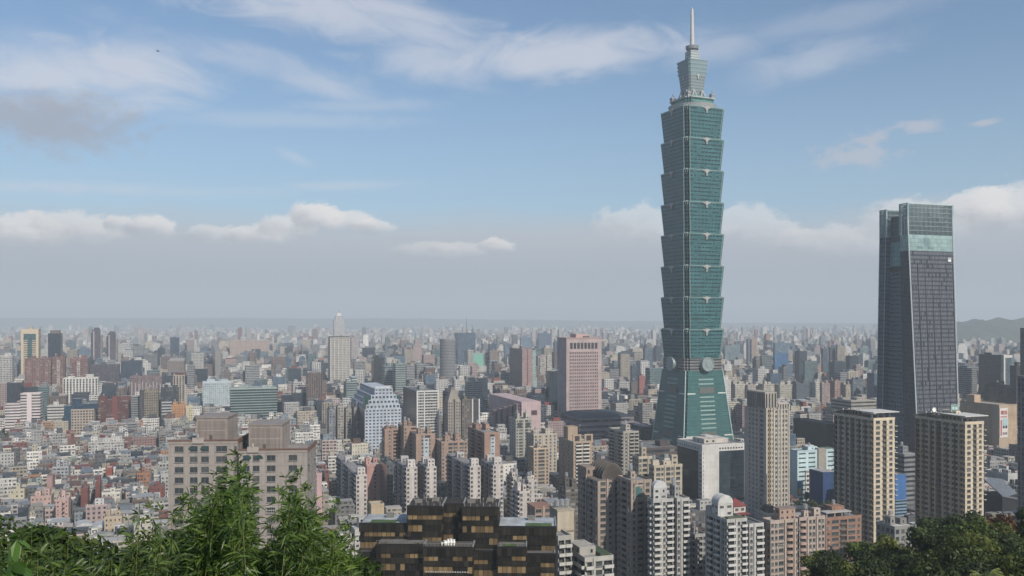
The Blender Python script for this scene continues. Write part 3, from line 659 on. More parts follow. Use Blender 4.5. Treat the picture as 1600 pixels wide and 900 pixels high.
def facade_geo(faces, t, col, floors, sh, zbase, specs, wallmat, name='wall', maxw=100, bcol=None, hide_below=-1e9, zoff=0.0):
    """faces: list of (p0, p1) wall lines (outward on the right-hand side); specs: per face a list of (kind, width share)
       kinds: . blank  w window  W wide window  b balcony with door  g tall glass  r recess"""
    mb = MB(); wins = []; bals = []
    for (p0, p1), spec in zip(faces, specs):
        p0, p1 = Vector(p0), Vector(p1); L = (p1 - p0).length; u = (p1 - p0) / L; nrm = Vector((u.y, -u.x)); rot = math.atan2(u.y, u.x)
        tot = sum(s for _, s in spec); x = 0.0
        P = lambda a, z, dpt=0.0: (p0.x + u.x * a - nrm.x * dpt, p0.y + u.y * a - nrm.y * dpt, z)
        Q = lambda a0, a1, z0, z1, dd=0.0: mb.face([P(a0, z0, dd), P(a1, z0, dd), P(a1, z1, dd), P(a0, z1, dd)])
        for kind, share in spec:
            bw = L * share / tot; x0, x1 = x, x + bw; x = x1
            if kind == '.': Q(x0, x1, zbase, zbase + floors * sh); continue
            for i in range(floors):
                z0 = zbase + i * sh; z1 = z0 + sh
                ww, wz0, wz1, dp = {'w': (min(1.7, bw * .66), .85, 2.45, .28), 'W': (bw * .84, .75, 2.6, .3), 'b': (bw * .82, .05, 2.45, 1.1), 'g': (bw * .92, .25, sh - .25, .2), 'r': (bw * .9, .02, sh - .45, 1.3)}[kind]
                a0, a1 = (x0 + x1) / 2 - ww / 2, (x0 + x1) / 2 + ww / 2; b0, b1 = z0 + wz0, min(z0 + wz1, z1 - .15)
                Q(x0, a0, z0, z1); Q(a1, x1, z0, z1); Q(a0, a1, z0, b0); Q(a0, a1, b1, z1)
                mb.face([P(a0, b0), P(a0, b0, dp), P(a0, b1, dp), P(a0, b1)][::-1]); mb.face([P(a1, b0), P(a1, b0, dp), P(a1, b1, dp), P(a1, b1)])
                mb.face([P(a0, b0), P(a1, b0), P(a1, b0, dp), P(a0, b0, dp)]); mb.face([P(a0, b1), P(a1, b1), P(a1, b1, dp), P(a0, b1, dp)][::-1])
                Q(a0, a1, b0, b1, dp)
                wins.append((P((a0 + a1) / 2, b0, dp - .12), rot, a1 - a0, b1 - b0, kind))
                if kind in 'br': bals.append((P((x0 + x1) / 2, z0 + .16, 0), rot, bw * .92, kind))
    wo = mb.build(name, wallmat, t, color=col)
    def emit(items, mk, nm, colr):
        items.sort(key=lambda q: -q[0][2])
        for it in items[:maxw]:
            o = link(nm, mk(it), t, it[0], it[1], colr)
        rest = items[maxw:]
        if rest:                              # the lowest ones, past a hundred, as one mesh
            V = []; Fc = []; MI = []; src = None
            for it in rest:
                me = mk(it); src = me; n = len(V); ca, sa = math.cos(it[1]), math.sin(it[1])
                V += [(it[0][0] + v.co.x * ca - v.co.y * sa, it[0][1] + v.co.x * sa + v.co.y * ca, it[0][2] + v.co.z) for v in me.vertices]
                for pl in me.polygons: Fc.append(tuple(n + k for k in pl.vertices)); MI.append(pl.material_index)
            me = bpy.data.meshes.new(nm); me.from_pydata(V, [], Fc)
            for mm in src.materials: me.materials.append(mm)
            me.polygons.foreach_set('material_index', np.array(MI, dtype=np.int32))
            tag(link(nm, me, t, None, 0, colr), None, None, None, 'stuff')
    rg_ = random.Random(len(wins) * 7 + floors); nac = 0; ncg = 0
    for it in sorted(wins, key=lambda q: -q[0][2]):
        if it[4] in 'wW' and ncg < 24 and rg_.random() < .14:
            ca, sa = math.cos(it[1]), math.sin(it[1]); ncg += 1; oy = -.32
            link('window_cage', cage_mesh(it[2], it[3]), t, (it[0][0] - oy * sa, it[0][1] + oy * ca, it[0][2]), it[1], rg_.choice(((.30, .31, .31), (.42, .42, .40), (.20, .21, .20))))
            continue
        if it[4] == 'w' and nac < 36 and rg_.random() < .30:
            ca, sa = math.cos(it[1]), math.sin(it[1]); ox = rg_.uniform(-.4, .4); oy = -.16 - .02; nac += 1
            link('air_conditioner', ac_mesh(), t, (it[0][0] + ox * ca + .18 * sa, it[0][1] + ox * sa - .18 * ca, it[0][2] - .82), it[1], (.36, .36, .35))
    emit(wins, lambda it: pane_mesh(it[2], it[3], 1 if it[4] in 'wW' else 0), 'window', None)
    emit(bals, lambda it: balcony_mesh(it[2], 1.15 if it[3] == 'b' else .25, BAL_STYLE[0]), 'balcony', bcol or col)
    return wo
BAL_STYLE = ['solid']
def spec(s):
    """'w2b3.1' -> [('w',2),('b',3),('.',1)]"""
    out = []; i = 0
    while i < len(s):
        k = s[i]; j = i + 1
        while j < len(s) and (s[j].isdigit() or (s[j] == '/' )): j += 1
        out.append((k, float(s[i + 1:j] or 1))); i = j
    return out
def apartment(name, label, cat, xl, xc, xr, yt, Y, side, vb, col, front, sidesp, sh=3.3, theta=TH, depth=None, z0=0.0, n=2, tank=2, phrase=None, bal='solid', bcol=None, group=None, kit=True, maxw=100, roofcol=None):
    rng = random.Random(label); col = srgb(col) if isinstance(col, str) else col; BAL_STYLE[0] = bal
    c, w, d = footprint(xl, xc, xr, Y, side, theta, depth); h = zat(yt, Y) - z0; fl = max(1, int(h // sh)); zb = h - fl * sh
    t = thing(name, label, cat, (c.x, c.y, z0), theta, group)
    a, b = w / 2, d / 2; faces = [((-a, -b), (a, -b))]; sps = [spec(front)]
    oth = MB()
    sides = [((a, -b), (a, b)), ((a, b), (-a, b)), ((-a, b), (-a, -b))]
    for i, (p, q) in enumerate(sides):
        if (i == 0 and side == 'R') or (i == 2 and side == 'L'): faces.append((p, q)); sps.append(spec(sidesp))
        else: oth.wall(p, q, zb, h, 0, max(1, round((w if i == 1 else d) / 3.3)), fl)
    if zb > .05: oth.prism([(-a, -b), (a, -b), (a, b), (-a, b)], 0, zb, 0, 0, 4, 4)
    oth.face([(-a, -b, h), (a, -b, h), (a, b, h), (-a, b, h)], 1)
    oth.build('rear_wall', [FS['small'], M_ROOF], t, color=col)
    facade_geo(faces, t, col, fl, sh, zb, sps, M_WALL, 'wall', maxw, srgb(bcol) if isinstance(bcol, str) else bcol)
    for (p, q), sp_ in zip(faces, sps):                                       # upright piers between the bays
        L = math.hypot(q[0] - p[0], q[1] - p[1]); tot = sum(s for _, s in sp_); x = 0
        for kd_, s in sp_:
            bw = L * s / tot
            if kd_ == '.' and s <= 1 and 0 < x and x + bw < L - .1:
                f = (x + bw / 2) / L; cx, cy = p[0] + (q[0] - p[0]) * f, p[1] + (q[1] - p[1]) * f; hwid = min(.55, bw * .4); m = MB(); m.box(-hwid, hwid, -.5, .15, 0, h + .9)
                m.build('pier', M_WALL, t, (cx, cy, 0), math.atan2(q[1] - p[1], q[0] - p[0]), tuple(min(1, c_ * 1.12) for c_ in col))
            x += bw
    if kit: roof_kit(t, w, d, h, rng, col, n, tank, True, roofcol)
    reg(min(xl, xc), max(xr, xc), yt, vb, Y, c, w, d, theta, phrase)
    return t, w, d, h
# ------------------------------------------------------------------ the buildings one can name, far to near
OT, AB, BL = 'office_tower', 'apartment_block', 'building'
def helipad(t, w, d, h): pass
# --- far left group
t, w, d, h = block(OT, 'white spire-topped tower rising alone above the distant haze', 'tower', 522, 538.5, 541, 500, 4600, 'R', 527, 'cfc9c4', 'vertical', None, 6, 6, kit=False, depth=40, phrase='the hazy white spire tower')
part_box(t, 'upper_tier', -w * .36, w * .36, -d * .36, d * .36, h, h + 22, 'd6cfc9', FS['vertical'], None, 6, 6)
part_box(t, 'top_tier', -w * .22, w * .22, -d * .22, d * .22, h + 22, h + 36, 'd6cfc9', M_PAINT)
m = MB(); m.tube((0, 0, h + 36), (0, 0, h + 58), 2.6, 8, .3); m.build('spire', M_PAINT, t, color=srgb('b89a94'))
t, w, d, h = block(OT, 'beige tower with a dark green glass T down its front', 'office tower', 30, 33, 60, 515, 1900, 'L', 560, 'c2ae8d', 'ribbon', 'small', 40, 4.6, n=1, depth=30, phrase='the beige tower with the green T')
for nm, x0, x1, z0, z1 in (('glass_bar', -w * .36, w * .36, h - 22, h - 9), ('glass_stem', -w * .13, w * .13, h - 92, h - 22.02)):
    part_box(t, nm, x0, x1, -d / 2 - .5, -d / 2 + 1, z0, z1, '2c5a5c', FS['curtain'], None, 4, 4)
for x0, x1 in ((-w / 2 - .3, -w * .36), (w * .36, w / 2 + .3)): part_box(t, 'pier', x0, x1, -d / 2 - .8, -d / 2 + 1, 0, h - 9.02, 'c9b48f')
part_box(t, 'lintel', -w / 2 - .3, w / 2 + .3, -d / 2 - .8, -d / 2 + 1, h - 9, h + .5, 'c9b48f')
t, w, d, h = block(OT, 'black glass tower with a narrower brown top beside the beige T tower', 'office tower', 73, 75, 95, 521, 1900, 'L', 562, '2a3140', 'curtain', None, 3.5, 4.2, kit=False, depth=28, phrase='the black glass tower')
part_box(t, 'roof_house', -w * .36, w * .36, -d * .4, d * .4, h, h + 6.5, '6f6259')
for (px, yt, lb) in ((143, 512, 'taller of two slender purple-brown towers joined by pale vertical strips'), (167, 518, 'shorter of two slender purple-brown towers, right of its taller twin')):
    t, w, d, h = block(OT, lb, 'apartment tower', px, px + 1, px + 13, yt + 3, 2300, 'L', 565, '5b4f5b', 'vertical', None, 3.2, 3.4, kit=False, depth=22, phrase='the slender purple twin towers')
    part_box(t, 'left_wing', -w / 2 - 3.6, -w / 2 + .4, -d * .3, d * .4, 0, h - 8, '4a4350', FS['vertical'])
    part_box(t, 'pale_strip', -w * .36, -w * .22, -d / 2 - .6, -d / 2 + .5, 0, h - 4, 'a7a0a2')
    part_box(t, 'right_wing', w / 2 - .4, w / 2 + 5.5, -d * .3, d * .4, 0, h - 14, '9c8e86', FS['vertical'])
    part_box(t, 'roof_crown', -w * .3, w * .4, -d * .3, d * .3, h, h + 5, '4a4350')
for (a, b, yt, lb) in ((37, 80, 561, 'broad red-brown brick apartment block, leftmost of the three brick blocks'), (80, 101, 559, 'narrow red brick apartment tower with white bay column, middle of the three'), (107, 137, 561, 'pinkish brick apartment block, rightmost of the three brick blocks')):
    t, w, d, h = block(AB, lb, 'apartment block', a, a + 1.5, b, yt, 1600, 'L', 608, '8a5f58', 'balcony', 'small', 3.6, 3.3, n=2, depth=20, phrase='the three red brick blocks')
    k = 3 if b - a > 30 else 1
    for i in range(k): part_box(t, 'bay_column', -w / 2 + w * (i + .5) / k - 2.2, -w / 2 + w * (i + .5) / k + 2.2, -d / 2 - 1.2, -d / 2 + .3, 0, h - 4, '9a6e66' if k > 1 else 'b7aaa4', FS['messy'], None, 4.4, 3.3)
block(AB, 'white apartment slab cut by the left edge of the photo', 'apartment block', -22, -20, 19, 557, 1700, 'L', 602, 'bdb9b4', 'balcony', None, 5.2, 3.4, n=2, depth=18, phrase='the white slab at the left edge')
block(BL, 'white office block with a glass centre in front of the red brick apartments', 'office block', 97, 98, 153, 592, 1430, 'L', 618, 'cbc7bf', 'vertical', None, 4.5, 4, n=2, depth=20, phrase='the white block with pale piers')
block(BL, 'wide dark purple-brown office slab behind the white block', 'office block', 139, 141, 186, 571, 1750, 'L', 605, '57505a', 'vertical', None, 3.4, 3.6, n=1, depth=24)
block(BL, 'dark blue glass office block with slightly paler right half', 'office block', 186, 189, 222, 565, 1850, 'L', 600, '39485c', 'curtain', None, 4, 4, n=1, depth=26)
t, w, d, h = block(AB, 'pale pink-white ribbon-windowed block stepping up to the right', 'apartment block', 31, 32, 63, 616, 1230, 'L', 665, 'cfc0be', 'ribbon', None, 30, 3.9, n=0, depth=18, phrase='the stepped pink-white block')
part_box(t, 'lower_wing', -w / 2 - 19, -w / 2, -d / 2 + 1, d / 2 - 1, 0, h - 13, 'cfc0be', [FS['ribbon'], M_ROOF], 1, 20, 3.9)
part_box(t, 'lift_shaft', -w * .18, w * .06, -d / 2 - .8, -d / 2 + .5, 0, h + 1.2, 'd6c6c6')
t, w, d, h = block(BL, 'beige gridded office block wrapped by a dark blue glass hall', 'office block', 110, 111, 147, 641, 1230, 'L', 668, 'b29f8c', 'grid', None, 3.8, 3.6, n=0, depth=22, phrase='the beige block with blue glass')
part_box(t, 'glass_wing', -w / 2 - 9, -w / 2, -d / 2 + 2, d / 2, 0, h + 6, '24445c', FS['curtain']); part_box(t, 'glass_top', -w / 2 + .02, w / 2 + 4, -d / 2 + 5, d / 2, h + .2, h + 8, '24445c', FS['curtain'])
part_box(t, 'glass_tower', -w / 2 + 1, -w / 2 + 12, -d / 2 + 7, d / 2 - 1, h + 8.02, h + 15, '24445c', FS['curtain'])
block(BL, 'white ribbon-windowed low office between pink-white and beige blocks', 'office block', 73, 74, 100, 635, 1260, 'L', 662, 'c3c0ba', 'ribbon', None, 30, 4.2, n=1, depth=16)
t, w, d, h = block(AB, 'dark red brick apartment terrace with white top balconies', 'apartment block', 152, 153, 204, 626, 1280, 'L', 665, '6e3631', 'balcony', None, 3.6, 3.4, n=3, depth=18, phrase='the dark red brick terrace')
part_box(t, 'stair_tower', -w * .06, w * .10, -d / 2 - 1, -d / 2 + 4, 0, h + 6, '7c3a33')
t, w, d, h = block(AB, 'long maroon and grey apartment block with tall white columns', 'apartment block', 201, 203, 253, 590, 1550, 'L', 622, '7b6266', 'messy', None, 3.5, 3.4, n=3, depth=20, phrase='the maroon block with white columns')
for i in range(9): part_box(t, 'column', -w / 2 + w * (i + .4) / 9, -w / 2 + w * (i + .4) / 9 + 1.5, -d / 2 - .9, -d / 2 + .3, 0, h - 7 - (i % 3) * 2, 'aca2a0')
t, w, d, h = block(AB, 'dark grey tower with a yellow-beige panelled front', 'apartment block', 222, 225, 247, 613, 1270, 'L', 657, '8c7d66', 'grid', 'small', 3.2, 3.4, n=2, depth=24, phrase='the yellow-panelled dark tower')
part_box(t, 'dark_wing', -w / 2 - 6, -w / 2, -d / 2 + 3, d / 2, 0, h + 2, '4c4a4c', FS['small'])
t, w, d, h = block(OT, 'dark slate office tower with white-railed lower floors', 'office tower', 248, 251, 279, 608, 1290, 'L', 658, '3d444c', 'grid', 'small', 3.6, 3.6, n=2, depth=24, phrase='the dark slate tower')
for i in range(5): part_box(t, 'white_band', -w * .45, w * .12, -d / 2 - .7, -d / 2 + .2, h - 20 - i * 4.2, h - 18.4 - i * 4.2, 'b5b8ba')
block(AB, 'orange-tiled apartment block beside the dark slate tower', 'apartment block', 267, 268, 290, 634, 1240, 'L', 658, 'b97f44', 'small', None, 3.2, 3.3, n=2, depth=14, phrase='the orange-tiled block')
block(AB, 'narrow cream apartment block right of the orange-tiled one', 'apartment block', 290.6, 291, 301, 636, 1240, 'L', 660, 'c2b78f', 'small', None, 3.2, 3.3, n=1, depth=14)
t, w, d, h = block(OT, 'pale blue office block with a chequered scatter of windows', 'office block', 316, 317, 360, 599, 1420, 'L', 640, 'a9b9bf', 'small', None, 3.0, 3.3, n=2, depth=26, phrase='the pale blue chequered block')
part_box(t, 'steel_frame', -w / 2 - .4, w / 2 + .4, -d / 2 - .5, d / 2, h + .2, h + 2.2, 'b9c6ca')
t, w, d, h = block(OT, 'wide dark green office block striped by pale sill bands', 'office block', 360, 433, 441, 606, 1330, 'R', 656, '94a4a0', 'ribbon', None, 80, 3.9, n=2, depth=28, phrase='the striped green office block', mats=[facade('striped green', ww=1.1, wh=.66, vb=.0, glass=(.012, .035, .036), curtain=.0, gl_rough=.2, cellvar=.05), FS['ribbon'], M_ROOF])
block(OT, 'slender grey tower with a darker left side behind the chequered block', 'office tower', 331, 336, 345, 549, 2100, 'L', 596, '8f8a88', 'small', 'curtain', 3.4, 3.6, n=1)
block(AB, 'tall brown-grey slab right of the maroon columned block', 'apartment block', 262, 266, 290, 560, 1950, 'L', 590, '7e716c', 'small', None, 3.2, 3.4, n=2)
block(OT, 'round-topped dark blue glass tower over the left rooftops', 'office tower', 264, 266, 280, 528, 2700, 'L', 560, '34485e', 'curtain', None, 4, 4, n=1, tank=0, depth=28)
block(BL, 'row of orange-beige slab apartments glowing in the far haze', 'apartment block', 358, 359, 421, 533, 3000, 'L', 552, 'b39a8a', 'punched', None, 4, 4, n=3, depth=24, phrase='the far orange slabs')
# --- centre left
t, w, d, h = block(OT, 'tall white-gridded tower with a dark left flank', 'office tower', 509, 516, 547, 528, 1950, 'L', 602, 'b9b3a8', 'vertical', 'curtain', 2.9, 3.9, n=0, depth=34, phrase='the white-gridded tower', mats=[facade('white grid strips', ww=.62, wh=.62, vb=.2, glass=(.05, .05, .05), curtain=.3), FS['grid'], M_ROOF])
for i in range(6): part_box(t, 'fin', -w / 2 + (w - 1.3) * i / 5, -w / 2 + (w - 1.3) * i / 5 + 1.3, -d / 2 - 1.1, -d / 2 + .3, 0, h + .5, 'd0cbc2')
part_box(t, 'dark_cap', -w / 2 + .5, w / 2 - .5, -d / 2 + .5, d / 2 - .5, h + .2, h + 3, '3b4046')
block(OT, 'hazy pinkish-grey tower half hidden behind the white-gridded tower', 'office tower', 547.5, 549, 559, 528, 2500, 'L', 562, 'a79c9c', 'small', None, 4, 4, n=1, depth=30)
t, w, d, h = block(OT, 'stepped teal glass office with a taller white-edged right part', 'office block', 526, 541, 558, 598, 1450, 'L', 632, '7d9293', 'ribbon', None, 30, 3.8, n=0, depth=30, phrase='the stepped teal glass office')
part_box(t, 'upper_block', 0, w / 2, -d / 2 + .5, d / 2 - 1, h + .2, h + 9, 'a9b8b8', FS['ribbon'], None, 30, 3.8); part_box(t, 'upper_block', -w / 2 + 1, -w / 2 + 8, -d / 2 + .5, 2, h + .2, h + 6, 'b5c0c0', FS['ribbon'], None, 30, 3.8)
block(OT, 'very dark glass tower just left of the teal banded offices', 'office tower', 582, 584, 600, 560, 1750, 'L', 610, '33383d', 'curtain', None, 3, 3.8, n=1, depth=26)
block(OT, 'left of two teal banded glass offices with dark stripes', 'office tower', 600, 601, 615, 573, 1680, 'L', 612, '71858a', 'ribbon', None, 30, 4, n=1, depth=28, phrase='the teal banded offices')
block(OT, 'right of two teal banded glass offices, taller and wider', 'office tower', 615.5, 618, 634, 569, 1640, 'L', 622, '8b9c9a', 'ribbon', None, 30, 4, n=1, depth=28)
def stepped():
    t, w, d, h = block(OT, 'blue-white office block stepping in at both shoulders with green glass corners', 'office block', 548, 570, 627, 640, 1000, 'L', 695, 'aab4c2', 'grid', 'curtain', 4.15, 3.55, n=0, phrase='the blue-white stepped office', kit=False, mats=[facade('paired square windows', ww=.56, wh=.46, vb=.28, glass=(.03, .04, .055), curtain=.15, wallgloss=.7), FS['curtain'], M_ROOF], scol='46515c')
    fm = facade('paired square windows upper', ww=.56, wh=.46, vb=.28, glass=(.03, .04, .055), curtain=.15)
    z = h
    for a0, a1, dz in ((-.47, .46, 5.3), (-.40, .42, 5.3), (-.33, .37, 5.3), (-.23, .26, 7.2)):
        part_box(t, 'upper_step', w * a0, w * a1, -d / 2 + .05, d / 2 - 2, z + .02, z + dz, 'aab4c2', [fm, M_ROOF], 1, 4.15, 3.55); z += dz
    part_box(t, 'top_parapet', -w * .23, w * .20, -d / 2 - .3, -d / 2 + 1.5, z + .02, z + 2.4, 'b9c2cc')
    part_box(t, 'corner_glass', -w * .49, -w * .34, -d / 2 + .9, -d / 2 + 9, h + .05, h + 14, '1d5a4c', FS['curtain']); part_box(t, 'corner_glass', w * .38, w * .47, -d / 2 + .9, -d / 2 + 9, h + 5.35, h + 15, '3a5a5c', FS['curtain'])
stepped()
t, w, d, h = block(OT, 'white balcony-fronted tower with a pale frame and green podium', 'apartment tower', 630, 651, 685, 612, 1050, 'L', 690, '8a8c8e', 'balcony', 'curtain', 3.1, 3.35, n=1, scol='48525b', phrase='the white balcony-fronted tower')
for i in range(int(h // 3.35)): part_box(t, 'balcony', -w / 2 + 1, w / 2 - 1, -d / 2 - 1.1, -d / 2 + .2, h - 3.35 * (i + 1), h - 3.35 * (i + 1) + 1.25, 'c4c4c2')
for x0, x1 in ((-w / 2 - .3, -w / 2 + 1.5), (-w * .18, -w * .13), (w / 2 - 1.5, w / 2 + .3)): part_box(t, 'frame_pier', x0, x1, -d / 2 - 1.5, -d / 2 + .3, 0, h + 1.2, 'c9c8c4')
part_box(t, 'frame_beam', -w / 2 + 1.52, w / 2 - 1.52, -d / 2 - 1.5, -d / 2 + .3, h - .6, h + 1.2, 'c9c8c4')
part_box(t, 'podium', -w * .1, w / 2 + 2, -d / 2 - 6, -d / 2 - 1.6, 0, 19, '7fa595', FS['grid'])
block(OT, 'dark grey blank-sided office slab between white and beige towers', 'office block', 685.5, 700, 701, 614, 1060, 'L', 690, '565a60', 'small', 'ribbon', 3.4, 3.5, n=1, depth=24)
t, w, d, h = block(OT, 'beige stone tower narrowing to a pointed pyramid crown', 'office tower', 697, 700, 720, 628, 1030, 'L', 690, '948a7e', 'punched', 'small', 3.0, 3.5, n=0, depth=17, phrase='the pyramid-crowned beige tower', kit=False)
m = MB(); a, b = w / 2, d / 2; m.prism([(-a, -b), (a, -b), (a, b), (-a, b)], h, h + 13, 0, 0, 3, 3.4, [(-a * .35, -b * .35), (a * .35, -b * .35), (a * .35, b * .35), (-a * .35, b * .35)]); m.build('crown', FS['blank'], t, color=srgb('8d847a'))
part_box(t, 'finial', -a * .3, a * .3, -b * .3, b * .3, h + 13.02, h + 16, '7c736a'); part_box(t, 'centre_strip', -.7, .7, -b - .35, -b + .2, 0, h + 3, '3e3a36')
block(OT, 'brown office tower with a green mesh roof beside the pyramid crown', 'office tower', 720.5, 722, 737, 625, 1070, 'L', 690, '6f645e', 'messy', None, 3.2, 3.4, n=1, depth=18, roofcol=srgb('6f9a82'))
t, w, d, h = block(OT, 'dark tower framed by two bright white upright strips', 'office tower', 737.5, 738, 749, 624, 1080, 'L', 684, '4b4a4e', 'curtain', None, 3.4, 3.5, n=0, depth=16)
for x0 in (-w / 2 - .5, w / 2 - 1): part_box(t, 'white_strip', x0, x0 + 1.5, -d / 2 - .5, -d / 2 + .4, 0, h + .5, 'c9c9c9')
for (a, b, yt, cc, lb) in ((511, 524, 641, '7d838c', 'grey apartment tower, leftmost of four behind the street trees'), (524.5, 537, 636, 'a39c92', 'pale beige apartment tower, second of four behind the street trees'), (537.5, 549, 640, '98928a', 'warm grey apartment tower, third of four behind the street trees'), (550, 566, 637, '80797a', 'grey-brown apartment tower, rightmost of four behind the street trees')):
    block(AB, lb, 'apartment tower', a, a + 3, b, yt, 1040, 'L', 692, cc, 'messy', 'small', 3.2, 3.2, n=1, phrase='the four grey apartment towers')
def oval():
    Y = 2000; c = ray(699.5, Y); t = thing(OT, 'round grey banded tower with a flat top', 'office tower', (c.x, c.y, 0), 0); m = MB(); h = zat(531, Y)
    m.cyl(0, 0, 17.5, 0, h, 28, 0, None, 1); m.build('wall', [facade('round banded', ww=1.1, wh=.5, vb=.1, glass=(.06, .075, .09), curtain=.1), M_ROOF], t, color=srgb('8d8a88'))
    me = t.children[0].data; n = 28
    uvs = []
    for i in range(n): uvs += [(i, 0), (i + 1, 0), (i + 1, 34), (i, 34)]
    for i, q in enumerate(uvs): me.uv_layers[0].data[i].uv = q
    m = MB(); m.cyl(0, 0, 17.9, h, h + 2.5, 28); m.build('parapet', M_PAINT, t, color=srgb('8b8d90')); reg(687, 712, 531, 597, Y, c, 35, 35, 0, 'the round banded tower')
oval()
t, w, d, h = block(OT, 'dark blue glass twin-part tower with tall thin antennas', 'office tower', 713, 715, 743, 520, 2600, 'L', 575, '4a5f74', 'curtain', None, 5, 4, kit=False, depth=34, phrase='the dark blue antenna tower')
for x, hh in ((w * .08, 46), (w * .4, 26), (w * .45, 18)):
    m = MB(); m.tube((x, 0, h), (x, 0, h + hh), .8, 6, .25); m.build('antenna', M_DARK, t)
t, w, d, h = block(BL, 'white block joined to a bright mint-green screened hall', 'office block', 721, 731, 740, 548, 2150, 'L', 574, 'b4b0a8', 'vertical', 'blank', 4, 4, n=1, depth=30, phrase='the mint-green screened hall')
part_box(t, 'green_hall', w / 2 + .02, w / 2 + 26, -d / 2 + 4, d / 2, 0, h - 9, '5fae95'); part_box(t, 'hall_roof', w / 2 + .02, w / 2 + 26, -d / 2 + 3.8, d / 2, h - 8.98, h - 6, '8aa39c')
t, w, d, h = block(AB, 'pair of pink brick towers with a dark shaded left side', 'apartment tower', 796, 816, 832, 546, 1700, 'L', 612, 'a4827f', 'small', 'vertical', 3.2, 3.4, n=1, phrase='the pink brick twin tower')
part_box(t, 'seam', -.8, .8, -d / 2 - .4, -d / 2 + .3, 0, h, '6d4a4c'); part_box(t, 'teal_wing', w / 2 + .02, w / 2 + 8, -d / 2 + 3, d / 2, 0, h - 2, '8fada8', FS['small'])
for (a, b, yt, cc, Yd, lb, st) in ((763, 776, 538, '46586c', 2500, 'dark blue glass block right of the mint-green hall', 'curtain'), (764, 780, 549, '9b8777', 2250, 'brown banded apartment tower before the dark blue block', 'vertical'), (787, 796, 537, '5c6e82', 2700, 'hazy blue slab left of the pink brick towers', 'curtain'),
    (842, 851, 560, 'aaa59c', 1900, 'pale grey apartment tower right of the pink brick towers', 'messy'), (853, 862, 556, 'b5b0a6', 1900, 'off-white apartment tower left of the pink grid tower', 'messy'), (840, 862, 521, '5e6f84', 3000, 'wide hazy blue tower far behind the pink brick pair', 'curtain'), (812, 832, 527, '6a7f94', 3000, 'domed pale blue tower in the haze', 'curtain')):
    block(OT, lb, 'tower', a, a + 1.5, b, yt, Yd, 'L', yt + 22, cc, st, None, 3.6, 3.8, n=1)
def pinkgrid():
    t, w, d, h = block(OT, 'pink stone slab tower with a dense grid of dark windows', 'office tower', 881, 885, 940, 529, 1250, 'L', 642, 'b7a29f', 'punched', 'blank', 3.0, 4.0, kit=False, depth=34, phrase='the pink grid tower', mats=[FS['blank'], FS['blank'], M_ROOF])
    fm = facade('pink grid windows', ww=.52, wh=.56, vb=.22, glass=(.03, .025, .028), curtain=.05)
    g_ = MB(); zt = h - 18; g_.wall((-w * .42, -d / 2 - .3), (w * .40, -d / 2 - .3), 0, zt, 0, 16, 24); g_.box(-w * .42, w * .40, -d / 2 - .28, -d / 2 + .2, 0, zt, 1)
    g_.build('window_grid', [fm, FS['blank']], t, color=srgb('b09895'))
    for i in range(8):
        x = -w * .41 + w * .80 * (i + .5) / 8; part_box(t, 'loggia_opening', x - 1.9, x + 1.9, -d / 2 - .35, -d / 2 + .5, h - 14.5, h - 6, (.035, .035, .045))
    part_box(t, 'cornice', -w / 2 - .5, w / 2 + .5, -d / 2 - .5, d / 2 + .5, h - .3, h + 1.2, 'b58f8b')
    part_box(t, 'roof_house', -w * .18, w * .2, -d * .3, d * .3, h + 1.22, h + 6, 'c09d98'); part_box(t, 'roof_plant', w * .03, w * .19, -d * .36, -d * .31, h + 1.22, h + 3.4, '6e5a58')
pinkgrid()
def convention():
    Y = 1120; c, w, d = footprint(868, 905, 1000, Y, 'L', TH); h = zat(664, Y)
    t = thing('convention_hall', 'low pinkish-grey convention hall under a wide dark curved roof', 'convention hall', (c.x, c.y, 0), TH)
    m = MB(); m.box(-w / 2, w / 2, -d / 2, d / 2, 0, h, 0, 1, 5, 6); m.build('wall', [FS['ribbon'], M_ROOF], t, color=srgb('8d7f82'))
    m = MB(); A = [(-w * .44, -d * .45), (w * .42, -d * .45), (w * .42, d * .42), (-w * .44, d * .42)]; B = [(-w * .30, -d * .22), (w * .26, -d * .22), (w * .26, d * .2), (-w * .30, d * .2)]
    C_ = [(-w * .37, -d * .36), (w * .34, -d * .36), (w * .34, d * .34), (-w * .37, d * .34)]
    m.prism(A, h + .02, h + 7, 0, 0, 6, 7, A); m.build('upper_wall', [FS['ribbon']], t, color=srgb('897b80'))
    m = MB(); m.prism(A, h + 7.02, h + 10.5, 0, 0, 9, 9, C_, True); m.prism(C_, h + 10.5, h + 12.6, 0, 0, 9, 9, B); m.build('roof', M_PAINT, t, color=srgb('37434e'))
    for i, (x0, x1, z1) in enumerate(((-.5, -.2, .55), (-.1, .15, .7), (.2, .48, .5))): part_box(t, 'front_terrace', w * x0, w * x1, -d / 2 - 9, -d / 2 - .02, 0, h * z1, '93868a', FS['ribbon'])
    reg(868, 1000, 640, 700, Y, c, w, d, TH, 'the convention hall with a dark roof')
convention()
